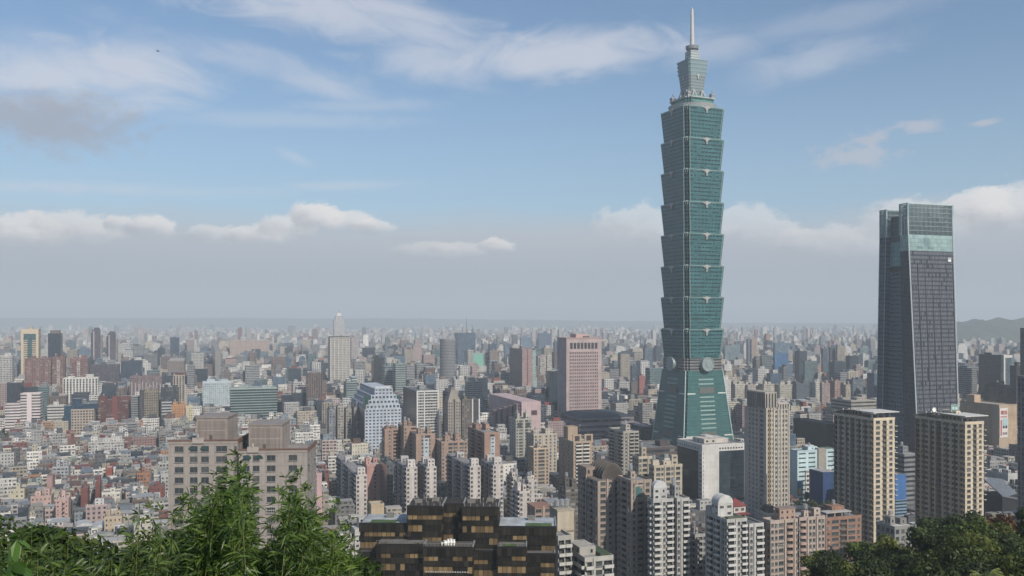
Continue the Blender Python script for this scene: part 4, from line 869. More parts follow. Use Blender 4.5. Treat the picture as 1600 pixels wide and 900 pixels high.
def pinksteps():
    Y = 1120; c, w, d = footprint(745, 815, 845, Y, 'L', TH); h = zat(628, Y)
    t = thing(BL, 'pink stepped complex, its long left side falling in shaded purple terraces', 'building complex', (c.x, c.y, 0), TH)
    m = MB(); m.box(-w / 2, w / 2, -d / 2, d * .2, 0, h, 0, 1, 6, 5, mis=[0, 0, 0, 0]); m.build('wall', [FS['blank'], M_ROOF], t, color=srgb('c0a3a4'))
    part_box(t, 'dark_opening', w * .0, w * .3, -d / 2 - .2, -d / 2 + .5, h - 17, h - 11, '4a383c')
    for i in range(5):
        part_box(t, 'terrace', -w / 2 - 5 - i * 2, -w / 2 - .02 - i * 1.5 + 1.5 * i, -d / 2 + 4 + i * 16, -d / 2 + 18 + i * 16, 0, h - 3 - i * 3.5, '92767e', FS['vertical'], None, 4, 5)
    reg(745, 845, 627, 690, Y, c, w, d, TH, 'the pink stepped complex')
pinksteps()
# --- behind and right of the landmark
block(BL, 'long brown-glass podium hall at the foot of the green skyscraper', 'shopping podium', 965, 1000, 1062, 702, 900, 'L', 720, '5b4f4b', 'ribbon', None, 6, 6, n=2, depth=50, phrase='the brown podium hall')
block(BL, 'dark teal glass hall left of the green skyscraper base', 'shopping hall', 985, 1004, 1024, 668, 1080, 'L', 700, '2f4a4e', 'curtain', None, 5, 5, n=0, depth=40)
for (a, b, yt, cc, Yd, lb, st) in ((1166, 1175, 530, '5b6c80', 2600, 'hazy blue tower next to a pale orange one', 'curtain'), (1172, 1183, 530, 'b99c86', 2550, 'pale orange tower right of the hazy blue one', 'vertical'), (1208, 1232, 536, '5f7688', 2300, 'upper blue-grey glass block above the bright blue wrap', 'curtain'),
    (1208, 1232, 553, '3f6f9c', 1900, 'building wrapped in bright blue construction netting', 'curtain'), (1283, 1294, 545, '4e5b6a', 2050, 'dark half of a pair of tall slabs', 'curtain'), (1294.5, 1305, 543, '56606c', 2060, 'middle slate slab beside the beige tower', 'vertical'), (1306, 1320, 542, 'a59a88', 2050, 'beige ribbed tower right of the two dark slabs', 'vertical'),
    (1255, 1278, 565, '5b6e72', 1850, 'wide grey-green glass block right of the blue netting', 'curtain'), (1188, 1206, 556, '6d7a7c', 2000, 'long teal-grey office block left of the blue netting', 'ribbon'), (1130, 1156, 541, '6c8288', 2200, 'teal glass block with a white flat top right of the skyscraper', 'curtain'),
    (1005, 1020, 545, '5f7487', 1950, 'blue-white zigzag glass tower left of the skyscraper', 'grid'), (985, 996, 572, '4c5866', 1650, 'dark office behind a red capped block', 'curtain'), (996.5, 1008, 588, 'a0605c', 1500, 'small red-topped beige block left of the skyscraper', 'small'), (984, 996, 598, '6f6862', 1480, 'brown apartment slab below the dark office', 'messy')):
    t, w, d, h = block(OT, lb, 'office tower', a, a + 2.5, b, yt, Yd, 'L', yt + 24, cc, st, None, 3.6, 3.8, n=1)
for i, (a, b, cc, yt) in enumerate(((1147, 1166, 'b8b19f', 601), (1167, 1181, 'b0a59a', 602), (1192, 1210, 'b9b2a0', 601), (1217, 1241, 'b3ac9c', 602), (1243, 1264, '5d6470', 600), (1273, 1281, 'c3bfb4', 598), (1283, 1297, 'a58d86', 600), (1303, 1313, 'a77f74', 596), (1320, 1330, 'b0a48e', 602), (1331, 1349, '5f6d78', 594))):
    block(AB, ('first', 'second', 'third', 'fourth', 'dark fifth', 'thin white sixth', 'pinkish seventh', 'brick-pink eighth', 'beige ninth', 'blue-grey tenth')[i] + ' block from the left in the row behind the park', 'apartment block', a, a + 1.5, b, yt, 1560, 'L', 632, cc, 'messy' if i != 4 else 'curtain', 'small', 3.3, 3.2, n=2, depth=17, phrase='the row of blocks behind the park' if i == 4 else None, group='apartment blocks behind the park')
def memorial():
    Y = 1330; c, w, d = footprint(1268, 1282, 1345, Y, 'L', TH); 
    t = thing('memorial_hall', 'wide hall with an orange tiled roof among the park trees', 'memorial hall', (c.x, c.y, 0), TH)
    part_box(t, 'wall', -w / 2 + 6, w / 2 - 6, -d / 2 + 6, d / 2 - 6, 0, 20, '8f8880', FS['vertical'], None, 6, 20)
    m = MB(); A = [(-w / 2, -d / 2), (w / 2, -d / 2), (w / 2, d / 2), (-w / 2, d / 2)]; B = [(-w * .3, -d * .2), (w * .3, -d * .2), (w * .3, d * .2), (-w * .3, d * .2)]
    m.prism(A, 20.02, 30, 0, 0, 9, 9, B, True); m.build('roof', M_PAINT, t, color=srgb('b3764a')); reg(1268, 1345, 610, 640, Y, c, w, d, TH, 'the orange-roofed hall')
memorial()
block(BL, 'grey office annex with white roof terraces left of the dark skyscraper', 'office block', 1300, 1330, 1372, 627, 1180, 'L', 650, '9d9588', 'ribbon', None, 6, 4.5, n=3, depth=40, phrase='the grey annex by the dark skyscraper')
t, w, d, h = block(BL, 'windowless dark green box hall beside the park', 'hall', 1236, 1294, 1312, 664, 960, 'L', 702, '2b3434', 'blank', None, 8, 30, n=0, tank=0, depth=60, phrase='the dark box hall', roofcol=srgb('555c5c'))
t, w, d, h = block('shopping_mall', 'sand-coloured windowless mall with a tall white and red billboard', 'shopping mall', 1500, 1561, 1589, 634, 960, 'L', 700, 'b59a78', 'blank', None, 10, 12, n=0, tank=0, phrase='the sand-coloured mall', roofcol=srgb('a89b88'))
part_box(t, 'corner_pylon', -w / 2 - 1.2, -w / 2 + 11, -d / 2 - 1.2, -d / 2 + 8, 0, h + 1.2, 'b39c80')
bb = part_box(t, 'billboard', -w / 2 - .7, -w / 2 + 10.4, -d / 2 - 1.7, -d / 2 - 1.22, h - 34, h - 2.5, 'd6cdc9')
def stroke_sign(parent, x0, z0, s, strokes, y, col, th=.16):
    m = MB()
    for a, b, c_, e in strokes:
        ax, az_, bx, bz = x0 + a * s, z0 + b * s, x0 + c_ * s, z0 + e * s
        dx, dz = bx - ax, bz - az_; L = math.hypot(dx, dz); nx, nz = -dz / L * s * th / 2, dx / L * s * th / 2
        P = [(ax + nx, az_ + nz), (ax - nx, az_ - nz), (bx - nx, bz - nz), (bx + nx, bz + nz)]
        m.face([(p[0], y, p[1]) for p in P]); m.face([(p[0], y + .1, p[1]) for p in P[::-1]])
        for p, q in zip(P, P[1:] + P[:1]): m.face([(p[0], y, p[1]), (p[0], y + .1, p[1]), (q[0], y + .1, q[1]), (q[0], y, q[1])])
    return m.build('lettering', M_PAINT, parent, color=srgb(col))
CH1 = [(0, .95, 1, .95), (.05, .75, .95, .75), (.1, .1, .1, .75), (.9, .1, .9, .75), (.1, .5, .9, .5), (.1, .28, .9, .28), (.5, 0, .5, .95), (0, .05, 1, .05)]
CH2 = [(0, .9, 1, .9), (.1, .9, .1, .0), (.3, .68, .95, .68), (.3, .42, .95, .42), (.62, .9, .62, .1), (.35, .1, .35, .42), (.9, .1, .9, .42), (.2, .06, 1, .06)]
ys_ = -d / 2 - 1.82
stroke_sign(bb, -w / 2 + .9, h - 9.2, 3.9, CH1, ys_, 'b8453f'); stroke_sign(bb, -w / 2 + 5.4, h - 9.2, 3.9, CH2, ys_, 'b8453f')
for i in range(6): part_box(bb, 'small_lettering', -w / 2 + .8 + i * 1.5, -w / 2 + 1.8 + i * 1.5, ys_, ys_ + .1, h - 12.6, h - 11.0, 'c0605a')
part_box(bb, 'red_column', -w / 2 + .3, -w / 2 + 2.2, ys_, ys_ + .1, h - 32, h - 15, 'c25b52'); part_box(bb, 'picture', -w / 2 + 3.0, -w / 2 + 9.8, ys_, ys_ + .1, h - 22, h - 13.4, '9dbfc6')
stroke_sign(bb, -w / 2 + 3.4, h - 24, 2.6, CH2, ys_ - .11, '3d4046'); stroke_sign(bb, -w / 2 + 6.8, h - 24, 2.6, CH1, ys_ - .11, '3d4046')
stroke_sign(bb, -w / 2 + 3.4, h - 31, 2.6, CH1, ys_, '8d6f8c'); stroke_sign(bb, -w / 2 + 6.8, h - 31, 2.6, CH2, ys_, '53575d')
part_box(t, 'roof_house', -w * .5, -w * .15, d * .12, d * .34, h + .2, h + 9, 'c09f7c')
part_box(t, 'low_annex', -w / 2 - 9, -w / 2 - .02, d * -.2, d * .35, 0, h * .52, '9c8a7c')
t, w, d, h = block(OT, 'dark glass office slab with a tall white portal frame on its right', 'office tower', 1529, 1564, 1568, 556, 1330, 'L', 632, '2e3c46', 'curtain', None, 3.4, 4, n=1, phrase='the white-portal glass slab')
part_box(t, 'portal_post', w / 2 + .05, w / 2 + 3, -d / 2 - .5, -d / 2 + 2, 0, h + .8, 'c8c6bc'); part_box(t, 'portal_beam', w / 2 + 3.02, w / 2 + 17, -d / 2 - .5, -d / 2 + 2, h - 3, h + .8, 'c8c6bc'); part_box(t, 'portal_glass', w / 2 + 3.02, w / 2 + 16, -d / 2 + .5, d / 2, 0, h - 3.02, '4c5f68', FS['curtain'])
block(OT, 'black stepped office in front of the white-portal slab', 'office block', 1540, 1570, 1579, 603, 1180, 'L', 636, '20262c', 'curtain', None, 3.4, 4, n=2)
block(OT, 'dark brown tower partly hidden behind the right edge towers', 'office tower', 1578, 1588, 1596, 573, 1250, 'L', 640, '3d3a3d', 'curtain', None, 3.2, 4, n=1)
block(OT, 'near-black tower cut by the right edge of the photo', 'office tower', 1594, 1626, 1660, 514, 1150, 'L', 600, '252f3a', 'curtain', None, 3.2, 4, n=1)
block(OT, 'grey ribbed tower cut by the right edge of the photo', 'office tower', 1590, 1630, 1680, 592, 640, 'L', 800, '6d7076', 'vertical', None, 3, 3.6, n=1)
block(BL, 'low white building with a blue stripe below the mall', 'building', 1538, 1575, 1592, 742, 820, 'L', 760, 'b6b6b4', 'blank', None, 8, 8, n=3)
t, w, d, h = block(BL, 'dark angular building under a folded grey metal roof', 'building', 1533, 1566, 1598, 776, 700, 'L', 815, '2a2c30', 'blank', None, 6, 6, kit=False)
m = MB(); a, b = w / 2 + 1, d / 2; m.face([(-a, -b - 1, h + 1), (a, -b - 1, h - 4), (a, b, h + 9), (-a, b, h + 13)]); m.face([(-a, -b - 1, h + .2), (-a, b, h + 12.2), (a, b, h + 8.2), (a, -b - 1, h - 4.8)]); m.face([(-a, -b - 1, h + .2), (a, -b - 1, h - 4.8), (a, -b - 1, h - 4), (-a, -b - 1, h + 1)]); m.face([(-a, -b - 1, h + .2), (-a, -b - 1, h + 1), (-a, b, h + 13), (-a, b, h + 12.2)]); m.build('roof', M_METAL, t, color=srgb('777d84'))
# ------------------------------------------------------------------ nearer apartment towers with real openings
def canopy(t, w, d, h, col='cfccc4'):
    for i in range(4):
        for y in (-d * .42, d * .3):
            x = -w * .42 + w * .84 * i / 3; part_box(t, 'roof_column', x - .35, x + .35, y - .35, y + .35, h + 1.12, h + 4.2, col)
    part_box(t, 'roof_canopy', -w / 2 - 1.2, w / 2 + 2.2, -d * .5 - 1.5, -d * .08, h + 4.22, h + 4.7, col)
    m = MB(); n = 10                                            # the long curved roof wing over the left flank
    for i in range(n):
        a, b = i / n, (i + 1) / n; ya, yb = -d * .08 + d * .6 * a, -d * .08 + d * .6 * b; za, zb = h + 4.7 - 3.2 * a * a, h + 4.7 - 3.2 * b * b
        m.face([(-w / 2 - 1, ya, za), (w / 2, ya, za), (w / 2, yb, zb), (-w / 2 - 1, yb, zb)]); m.face([(-w / 2 - 1, ya, za - .4), (-w / 2 - 1, yb, zb - .4), (w / 2, yb, zb - .4), (w / 2, ya, za - .4)])
        m.face([(-w / 2 - 1, ya, za - .4), (-w / 2 - 1, ya, za), (-w / 2 - 1, yb, zb), (-w / 2 - 1, yb, zb - .4)])
    m.build('roof_wing', M_PAINT, t, color=srgb('a9a7a0'))
for (xl, xc, xr, yt, Y, lb, ph) in ((1303, 1365, 1398, 656, 550, 'left of two beige towers with white roof canopies, its long brown flank in shade', 'the left beige canopy tower'), (1430, 1508, 1537, 662, 545, 'right of two beige towers with white roof canopies, behind the wooded hill', 'the right beige canopy tower')):
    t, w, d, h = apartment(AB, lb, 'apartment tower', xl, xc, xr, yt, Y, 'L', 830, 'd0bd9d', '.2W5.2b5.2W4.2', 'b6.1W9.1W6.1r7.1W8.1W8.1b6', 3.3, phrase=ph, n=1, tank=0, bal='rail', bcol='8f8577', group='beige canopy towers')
    canopy(t, w, d, h)
    T_ROOF = (t, w, d, h)
    for k in range(7): part_box(t, 'flank_pier', -w / 2 - .5, -w / 2 + .3, -d / 2 + d * (.03 + .155 * k), -d / 2 + d * (.03 + .155 * k) + .8, 0, h - 1.2, '6a5c4b')  # piers, and the bands next, coloured dark to deepen the flank's shade
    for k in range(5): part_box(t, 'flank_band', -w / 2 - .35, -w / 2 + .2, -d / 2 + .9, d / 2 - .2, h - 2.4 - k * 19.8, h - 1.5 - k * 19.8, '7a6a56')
    for i in range(14): part_box(t, 'corner_ledge', w / 2 + .02, w / 2 + 1.5, -d / 2 - .9, -d / 2 + 2.4, h - 4.5 - 3.3 * i, h - 4.2 - 3.3 * i, 'c8bda6')
t, w, d, h = apartment(AB, 'tall grey-beige tower with a ribbed penthouse left of the cyan building', 'apartment tower', 1163, 1197, 1233, 640, 650, 'L', 800, 'bdb3a4', '.1r4.1w2w2.1w2w2.1', '.3w3w3w3.1W3.2', 3.4, n=0, phrase='the grey-beige tower', kit=False)
part_box(t, 'penthouse', -w / 2 - .4, -w * .02, -d * .48, d * .35, h + .2, h + 12.5, 'a3998b', FS['vertical'], None, 2.5, 12.3); part_box(t, 'roof_slab', -w / 2 + .3, w / 2 - .3, -d / 2 + .3, d / 2 - .3, h - .3, h + .15, '8a857c')
part_box(t, 'gold_strip', -w * .40, -w * .33, -d / 2 - .3, -d / 2 + .3, 4, h - 1, '7d6840')
for i in range(5): part_box(t, 'roof_post', w * .04 + i * w * .11, w * .04 + i * w * .11 + 1.0, -d / 2 - .2, -d / 2 + 1.0, h, h + 3.6, 'b3aa9b')
part_box(t, 'roof_beam', w * .02, w * .5, -d / 2 - .2, -d / 2 + 1.0, h + 3.62, h + 4.6, 'b3aa9b')
for x in (-w / 2 - .25, -w * .30, w * .0, w * .26, w / 2 - .9): part_box(t, 'pier', x, x + 1.1, -d / 2 - .45, -d / 2 + .2, 0, h + 1.2, 'b5ab9b')
# the white office with dark glass walls
t, w, d, h = block(BL, 'white office building with dark glass walls and a sunlit blank white bay', 'office building', 1058, 1097, 1163, 697, 760, 'L', 800, 'c9c6c1', 'blank', None, 4, 3.6, n=1, tank=0, phrase='the white and dark glass office', roofcol=srgb('8d8c8a'))
part_box(t, 'glass_wall', -w / 2 - .25, -w / 2 + .4, -d * .36, d / 2 - .5, 3, h - 5, '1c272d', FS['curtain'], None, 3, 3.6); part_box(t, 'glass_wall', -w * .10, w * .16, -d / 2 - .25, -d / 2 + .4, 3, h - 5, '31434b', FS['curtain'], None, 3, 3.6); part_box(t, 'glass_wall', w * .165, w / 2 - .3, -d / 2 - .25, -d / 2 + .4, 3, h - 5, '22303a', FS['curtain'], None, 3, 3.6)
for i in range(9): x = -w * .08 + i * w * .065; part_box(t, 'window', x - .7, x + .7, -d / 2 - .12, -d / 2 + .2, h - 3.6, h - 2.1, (.03, .035, .04), M_TGLASS)
for i in range(10): y = -d * .34 + i * d * .088; part_box(t, 'window', -w / 2 - .12, -w / 2 + .2, y - .7, y + .7, h - 3.6, h - 2.1, (.03, .035, .04), M_TGLASS)
for i in range(12):
    for s in (0, 1): y = -d * .41 - s * d * .045; part_box(t, 'window', -w / 2 - .1, -w / 2 + .2, y - .55, y + .55, h - 9.4 - i * 3.6, h - 7.6 - i * 3.6, (.03, .035, .04), M_TGLASS)
for i in range(12): part_box(t, 'window', -w * .47, -w * .47 + .5, -d / 2 - .12, -d / 2 + .2, h - 7.6 - i * 3.6, h - 5.6 - i * 3.6, (.10, .10, .10), M_TGLASS)
part_box(t, 'roof_block', -w * .30, w * .28, -d * .25, d * .2, h + .2, h + 4.2, 'bdb5aa', [FS['small'], M_ROOF], 1, 6, 6)
# the cyan and white building with its concrete shaft
t, w, d, h = block(BL, 'light blue and white building with a bare concrete shaft', 'building', 1234, 1246, 1306, 706, 780, 'L', 785, 'b2ced3', 'ribbon', 'small', 9, 3.9, n=1, phrase='the light blue building', mats=[facade('cyan slots', ww=.7, wh=.30, vb=.35, glass=(.03, .05, .06), curtain=.1), FS['blank'], M_ROOF])
part_box(t, 'concrete_shaft', w * .02, w * .22, -d / 2 - 1.3, -d / 2 + 3, 0, h + 2, '9d9488'); part_box(t, 'white_front', -w * .30, w * .02 - .02, -d / 2 - .8, -d / 2 + .4, 0, h * .62, 'd2d0ca', FS['balcony'], None, 4, 3.6); part_box(t, 'white_front', w * .22 + .02, w * .36, -d / 2 - .8, -d / 2 + .4, 0, h * .62, 'd2d0ca', FS['balcony'], None, 4, 3.6)
part_box(t, 'mural', -w / 2 - .1, -w * .40, -d / 2 - .5, -d / 2 + .2, 5, h * .42, '4a7fa8'); part_box(t, 'mural_figure', -w * .49, -w * .42, -d / 2 - .7, -d / 2 - .52, 6, h * .26, 'c9a44e')
part_box(t, 'roof_garden', w * .24, w * .45, -d * .4, d * .4, h + .2, h + 1.4, '4d6a35')
block(BL, 'building shell wrapped in deep blue mesh beside the light blue building', 'wrapped building', 1283, 1286, 1306, 738, 745, 'L', 800, '20487c', 'blank', None, 3, 3, n=0, tank=0, depth=18, parapet=False)
t, w, d, h = block(BL, 'narrow building behind bright blue sheeting between the two beige towers', 'wrapped building', 1396, 1399, 1416, 742, 640, 'L', 815, '2d6db0', 'blank', None, 3, 3, n=0, tank=0, depth=14, parapet=False)
part_box(t, 'scaffold_bands', -w / 2 - .2, w / 2 + .2, -d / 2 - .3, d / 2, 0, h * .62, '6f93b0', FS['ribbon'], None, 30, 2.2)
block(OT, 'grey ribbon-windowed office rising between the two beige towers', 'office block', 1400, 1413, 1440, 712, 700, 'L', 800, '7b7d80', 'ribbon', None, 30, 3.6, n=1, depth=24)
block(BL, 'low grey pavilion with a white roof frame before the beige towers', 'pavilion', 1392, 1398, 1432, 826, 480, 'L', 845, '8b8a86', 'grid', None, 4, 4, n=2, depth=14, roofcol=srgb('c9c7c2'))
# arch-roofed brown towers
t, w, d, h = apartment(AB, 'brown tower crowned by a ribbed half-barrel roof and one large teal picture window', 'apartment tower', 903, 934, 986, 752, 470, 'L', 900, 'ab9788', '.1W3.1w2.1b4.1w2.1', 'w2w2b3.1w2b3w2w2', 3.15, phrase='the ribbed-roof brown tower', n=0, tank=0, bal='round', bcol='8f8378', kit=False)
part_box(t, 'roof_slab', -w / 2 + .3, w / 2 - .3, -d / 2 + .3, d / 2 - .3, h - .3, h + .15, '7d756c')
m = MB(); m.arch(-w * .25, w * .32, -d * .36, d * .28, h + .2, 7.5, 12); m.build('barrel_roof', M_PAINT, t, color=srgb('85786d'))
for i in range(6):
    m = MB(); y = -d * .36 + i * d * .12; m.arch(-w * .29, w * .36, y, y + .7, h + .2, 8.4, 12); m.build('roof_rib', M_PAINT, t, color=srgb('5d564f'))
part_box(t, 'penthouse', -w / 2 - .2, -w * .05, d * .05, d / 2, h + .2, h + 5, '9c8676', FS['small']); part_box(t, 'picture_window', w * .20, w * .44, -d / 2 - .9, -d / 2 + .1, h - 7.6, h - 2.2, '3f7573', M_TGLASS); part_box(t, 'window_surround', w * .16, w * .48, -d / 2 - .6, -d / 2 + .05, h - 8.6, h - 1.2, 'a8998a')
t, w, d, h = apartment(AB, 'brown tower with rounded corner balconies right of the ribbed roof', 'apartment tower', 980, 986, 1018, 754, 455, 'L', 900, 'a89484', '.1w2.1b4.1W3.1', 'w2b3w2', 3.15, depth=16, phrase='the brown round-balcony tower', n=1, tank=1, bal='round', bcol='8f8378')
part_box(t, 'picture_window', -w * .3, w * .02, -d / 2 - .9, -d / 2 + .1, h - 7.6, h - 2.2, '3f7573', M_TGLASS); part_box(t, 'window_surround', -w * .36, w * .08, -d / 2 - .6, -d / 2 + .05, h - 8.6, h - 1.2, 'a8998a')
t, w, d, h = apartment(AB, 'cream stepped tower behind the brown ones, its left and taller part', 'apartment tower', 988, 998, 1020, 716, 580, 'L', 760, 'b3a58d', 'w2W3.1w2', 'w2w2w2', 3.2, n=1, phrase='the cream stepped towers', group='cream stepped towers')
t, w, d, h = apartment(AB, 'cream stepped tower with a row of square roof towers behind the white balconies', 'apartment tower', 1014, 1022, 1066, 730, 560, 'L', 790, 'b5a78f', '.1W3w2.1W3w2.1W3.1', 'w2w2w2', 3.2, n=3, tank=1)
# white balcony towers
t, w, d, h = apartment(AB, 'pale grey balcony tower with a small barrel-roofed penthouse', 'apartment tower', 1012, 1021, 1052, 784, 440, 'L', 900, 'b7b5b1', 'b4.1w2b4', 'w2w2b3w2', 3.0, n=0, tank=1, bal='solid', bcol='c4c2be', phrase='the pale balcony tower')
part_box(t, 'penthouse', -w * .38, w * .3, -d * .1, d * .35, h + .2, h + 6.0, 'bab8b4', FS['small']); m = MB(); m.arch(-w * .38, w * .3, -d * .12, d * .37, h + 6.02, 3.6, 10); m.build('barrel_roof', M_PAINT, t, color=srgb('c3c4c4'))
t, w, d, h = apartment(AB, 'narrow pale grey balcony tower, right-hand neighbour across a dark slot', 'apartment tower', 1056, 1058, 1077, 782, 442, 'L', 900, 'b4b2ae', 'w2.1b4', 'w2b3w2', 3.0, n=1, tank=1, depth=20, bal='solid', bcol='c4c2be')
t, w, d, h = apartment(AB, 'whitish balcony tower with a large barrel-vaulted penthouse and roof planting', 'apartment tower', 1102, 1136, 1167, 815, 420, 'L', 900, 'bcbab6', 'b4.1w2b3', '.1w2b4w2b4.1w2w2', 3.0, n=0, tank=1, bal='solid', bcol='c8c6c2', phrase='the vaulted white tower')
part_box(t, 'penthouse', -w * .45, w * .32, -d * .05, d * .25, h + .2, h + 6.5, 'c0beb9', FS['small']); m = MB(); m.arch(-w * .45, w * .32, -d * .06, d * .26, h + 6.52, 4.0, 12); m.build('barrel_roof', M_PAINT, t, color=srgb('c6c5c1'))
part_box(t, 'roof_terrace', -w * .4, w * .4, -d * .46, -d * .32, h + .2, h + 1.6, '51603c'); part_box(t, 'side_wing', -w / 2 + .2, w / 2 - .2, d * .27, d * .5 - .2, h + .2, h + 4, 'b5b3af', FS['small'])
t, w, d, h = apartment(AB, 'whitish balcony tower with a red-roofed house on top', 'apartment tower', 1168, 1171, 1193, 822, 424, 'L', 900, 'b9b7b3', 'w2.1b4', 'w2b3w2', 3.0, n=0, tank=0, depth=24, bal='solid', bcol='c6c4c0', phrase='the red-roof-house tower')
part_box(t, 'roof_house', -w * .6, w * .25, d * .0, d * .4, h + .2, h + 7.0, 'bdb4ad', FS['small'])
m = MB(); x0, x1, y0, y1, z0, z1 = -w * .66, w * .31, -d * .03, d * .43, h + 7.02, h + 10.2; ym = (y0 + y1) / 2; xm = (x0 + x1) / 2
m.face([(x0, y0, z0), (x1, y0, z0), (xm, ym, z1)]); m.face([(x1, y0, z0), (x1, y1, z0), (xm, ym, z1)]); m.face([(x1, y1, z0), (x0, y1, z0), (xm, ym, z1)]); m.face([(x0, y1, z0), (x0, y0, z0), (xm, ym, z1)]); m.face([(x0, y1, z0), (x1, y1, z0), (x1, y0, z0), (x0, y0, z0)])
m.build('house_roof', M_PAINT, t, color=srgb('8c3a36')); part_box(t, 'porch_roof', -w * .6, w * .3, -d * .14, -d * .005, h + 3.4, h + 3.8, '8c3a36')
t, w, d, h = apartment(AB, 'shaded grey apartment block left of the vaulted white tower', 'apartment block', 1072, 1086, 1103, 838, 470, 'L', 900, '9b9a97', 'w2b3w2', 'w2w2b3', 3.1, n=1)
# peach towers
t, w, d, h = apartment(AB, 'peach apartment tower with a square penthouse, left of the peach pair', 'apartment tower', 1191, 1204, 1246, 817, 425, 'L', 900, 'b09c8e', 'w2w2W3.1b4.1w1', 'w2w2', 3.05, n=0, tank=1, bal='round', bcol='b3937e', phrase='the peach towers', group='peach towers')
part_box(t, 'penthouse', -w * .10, w * .48, -d * .3, d * .3, h + .2, h + 5.6, 'b1907b', FS['small']); part_box(t, 'penthouse_cap', -w * .13, w * .51, -d * .33, d * .33, h + 5.62, h + 6.2, '8e7a6e')
t, w, d, h = apartment(AB, 'peach apartment tower with stacked round balconies, right of the peach pair', 'apartment tower', 1241, 1249, 1289, 812, 436, 'L', 900, 'b5a194', 'b4.1w2w2.1w2w2', 'w2w2', 3.05, n=2, tank=1, bal='round', bcol='b8998a', group='peach towers')
t, w, d, h = apartment(AB, 'low brown block with a roof terrace and pergola beside the wooded hill', 'apartment block', 1284, 1290, 1346, 812, 520, 'L', 850, 'a1755c', 'w2W3b3W3w2', 'w2w2', 3.4, n=1, depth=18, bal='rail', bcol='8f8577')
part_box(t, 'pergola', -w * .45, w * .25, -d * .45, -d * .1, h + 3.2, h + 3.6, 'b6b2ab'); [part_box(t, 'pergola_post', x - .2, x + .2, -d * .42, -d * .4, h + .2, h + 3.18, 'b6b2ab') for x in (-w * .42, -w * .2, 0, w * .22)]
# cream lift tower and terraced block
t, w, d, h = block(BL, 'plain cream shaft with steel water tanks, right of the dark glass building', 'lift tower', 868, 871, 897, 799, 335, 'L', 840, 'b8aa92', 'blank', None, 6, 7, kit=False, depth=8, phrase='the cream shaft')
part_box(t, 'band', -w / 2 - .15, w / 2 + .15, -d / 2 - .15, d / 2 + .1, h - 8, h - 7.4, '7f7462'); part_box(t, 'roof_slab', -w / 2 - .2, w / 2 + .2, -d / 2 - .2, d / 2 + .2, h, h + .5, 'a89b86')
for x in (-w * .3, 0, w * .3): link('water_tank', water_tank_mesh(), t, (x, 0, h + .5))
for x in (-w * .18, w * .18): part_box(t, 'window', x - .5, x + .5, -d / 2 - .1, -d / 2 + .2, h - 11.5, h - 10, (.03, .03, .03), M_TGLASS)
t, w, d, h = apartment(AB, 'white terraced apartment block with planted balconies, bottom edge centre', 'apartment block', 884, 914, 958, 876, 320, 'L', 900, 'b3b0a8', 'b3.1W3b4', 'b5b5b5', 3.2, n=0, bal='solid', bcol='c2c0b8', phrase='the white terraced block')
part_box(t, 'roof_cabin', -w * .48, w * .1, -d * .2, d * .4, h + .2, h + 3.4, 'aaa59b', [FS['small'], M_ROOF], 1); part_box(t, 'roof_planting', w * .12, w * .48, -d * .4, d * .3, h + .2, h + 1.5, '3f5228')
t, w, d, h = apartment(AB, 'narrow white terrace wing with dark open balconies under the cream shaft', 'apartment block', 869, 872, 893, 842, 325, 'L', 900, 'aeaba4', 'b4b4', 'w2w2', 3.2, n=0, depth=12, bal='solid', bcol='bdbbb4')
# white slabs with pinkish lower ends and dark flanks
for i, (xl, xc, xr, yt, lb) in enumerate(((526, 556.5, 573.5, 743, 'white end-wall block standing alone right of the bamboo'), (617, 635, 652, 731, 'white end-wall block behind the left part of the dark glass roof'), (652.5, 666.5, 682, 730, 'white end-wall block just right of another, behind the dark roof'), (698, 734.5, 751, 729, 'white end-wall block with the broadest dark flank'), (751.5, 770.5, 786.5, 727, 'white end-wall block, rightmost and tallest of its row'))):
    t, w, d, h = apartment(AB, lb, 'apartment block', xl, xc, xr, yt, 680, 'L', 790, 'c4b9b2', 'w2.2w2', 'b4w2b4w2b4', 3.4, n=0, kit=False, bal='solid', bcol='77777c', phrase='the white end-wall blocks' if i in (0, 3) else None, group='white end-wall blocks', maxw=60)
    part_box(t, 'stair_house', -w * .35, w * .35, -d / 2 + .8, -d / 2 + 6.5, h + .1, h + 5.5, 'c6bdb6', [FS['small'], M_ROOF], 1); link('water_tank', water_tank_mesh(), t, (0, d * .1, h)); part_box(t, 'roof', -w / 2 + .3, w / 2 - .3, -d / 2 + 6.6, d / 2 - .3, h, h + .3, '8a8886', M_ROOF)
    part_box(t, 'stair_house', -w * .3, w * .4, d * .12, d * .12 + 5, h + .35, h + 4.6, 'b9b2ae', [FS['small'], M_ROOF], 1)
    part_box(t, 'tile_band', -w / 2 - .12, w / 2 + .12, -d / 2 - .12, -d / 2 + .1, 0, h * .45, 'bda79c') if False else None
for (xl, xc, xr, yt, Y, lb) in ((800, 812, 828, 770, 620, 'small white block below and right of the tall white end wall'), (792, 802, 815, 748, 700, 'squat white roof-towered block, left of two small ones'), (818, 826, 839, 752, 690, 'squat white roof-towered block, right of two small ones')):
    t, w, d, h = apartment(AB, lb, 'apartment block', xl, xc, xr, yt, Y, 'L', 790, 'bfb5ae', 'w2.2w2', 'b4w2b4', 3.3, n=2, maxw=40)
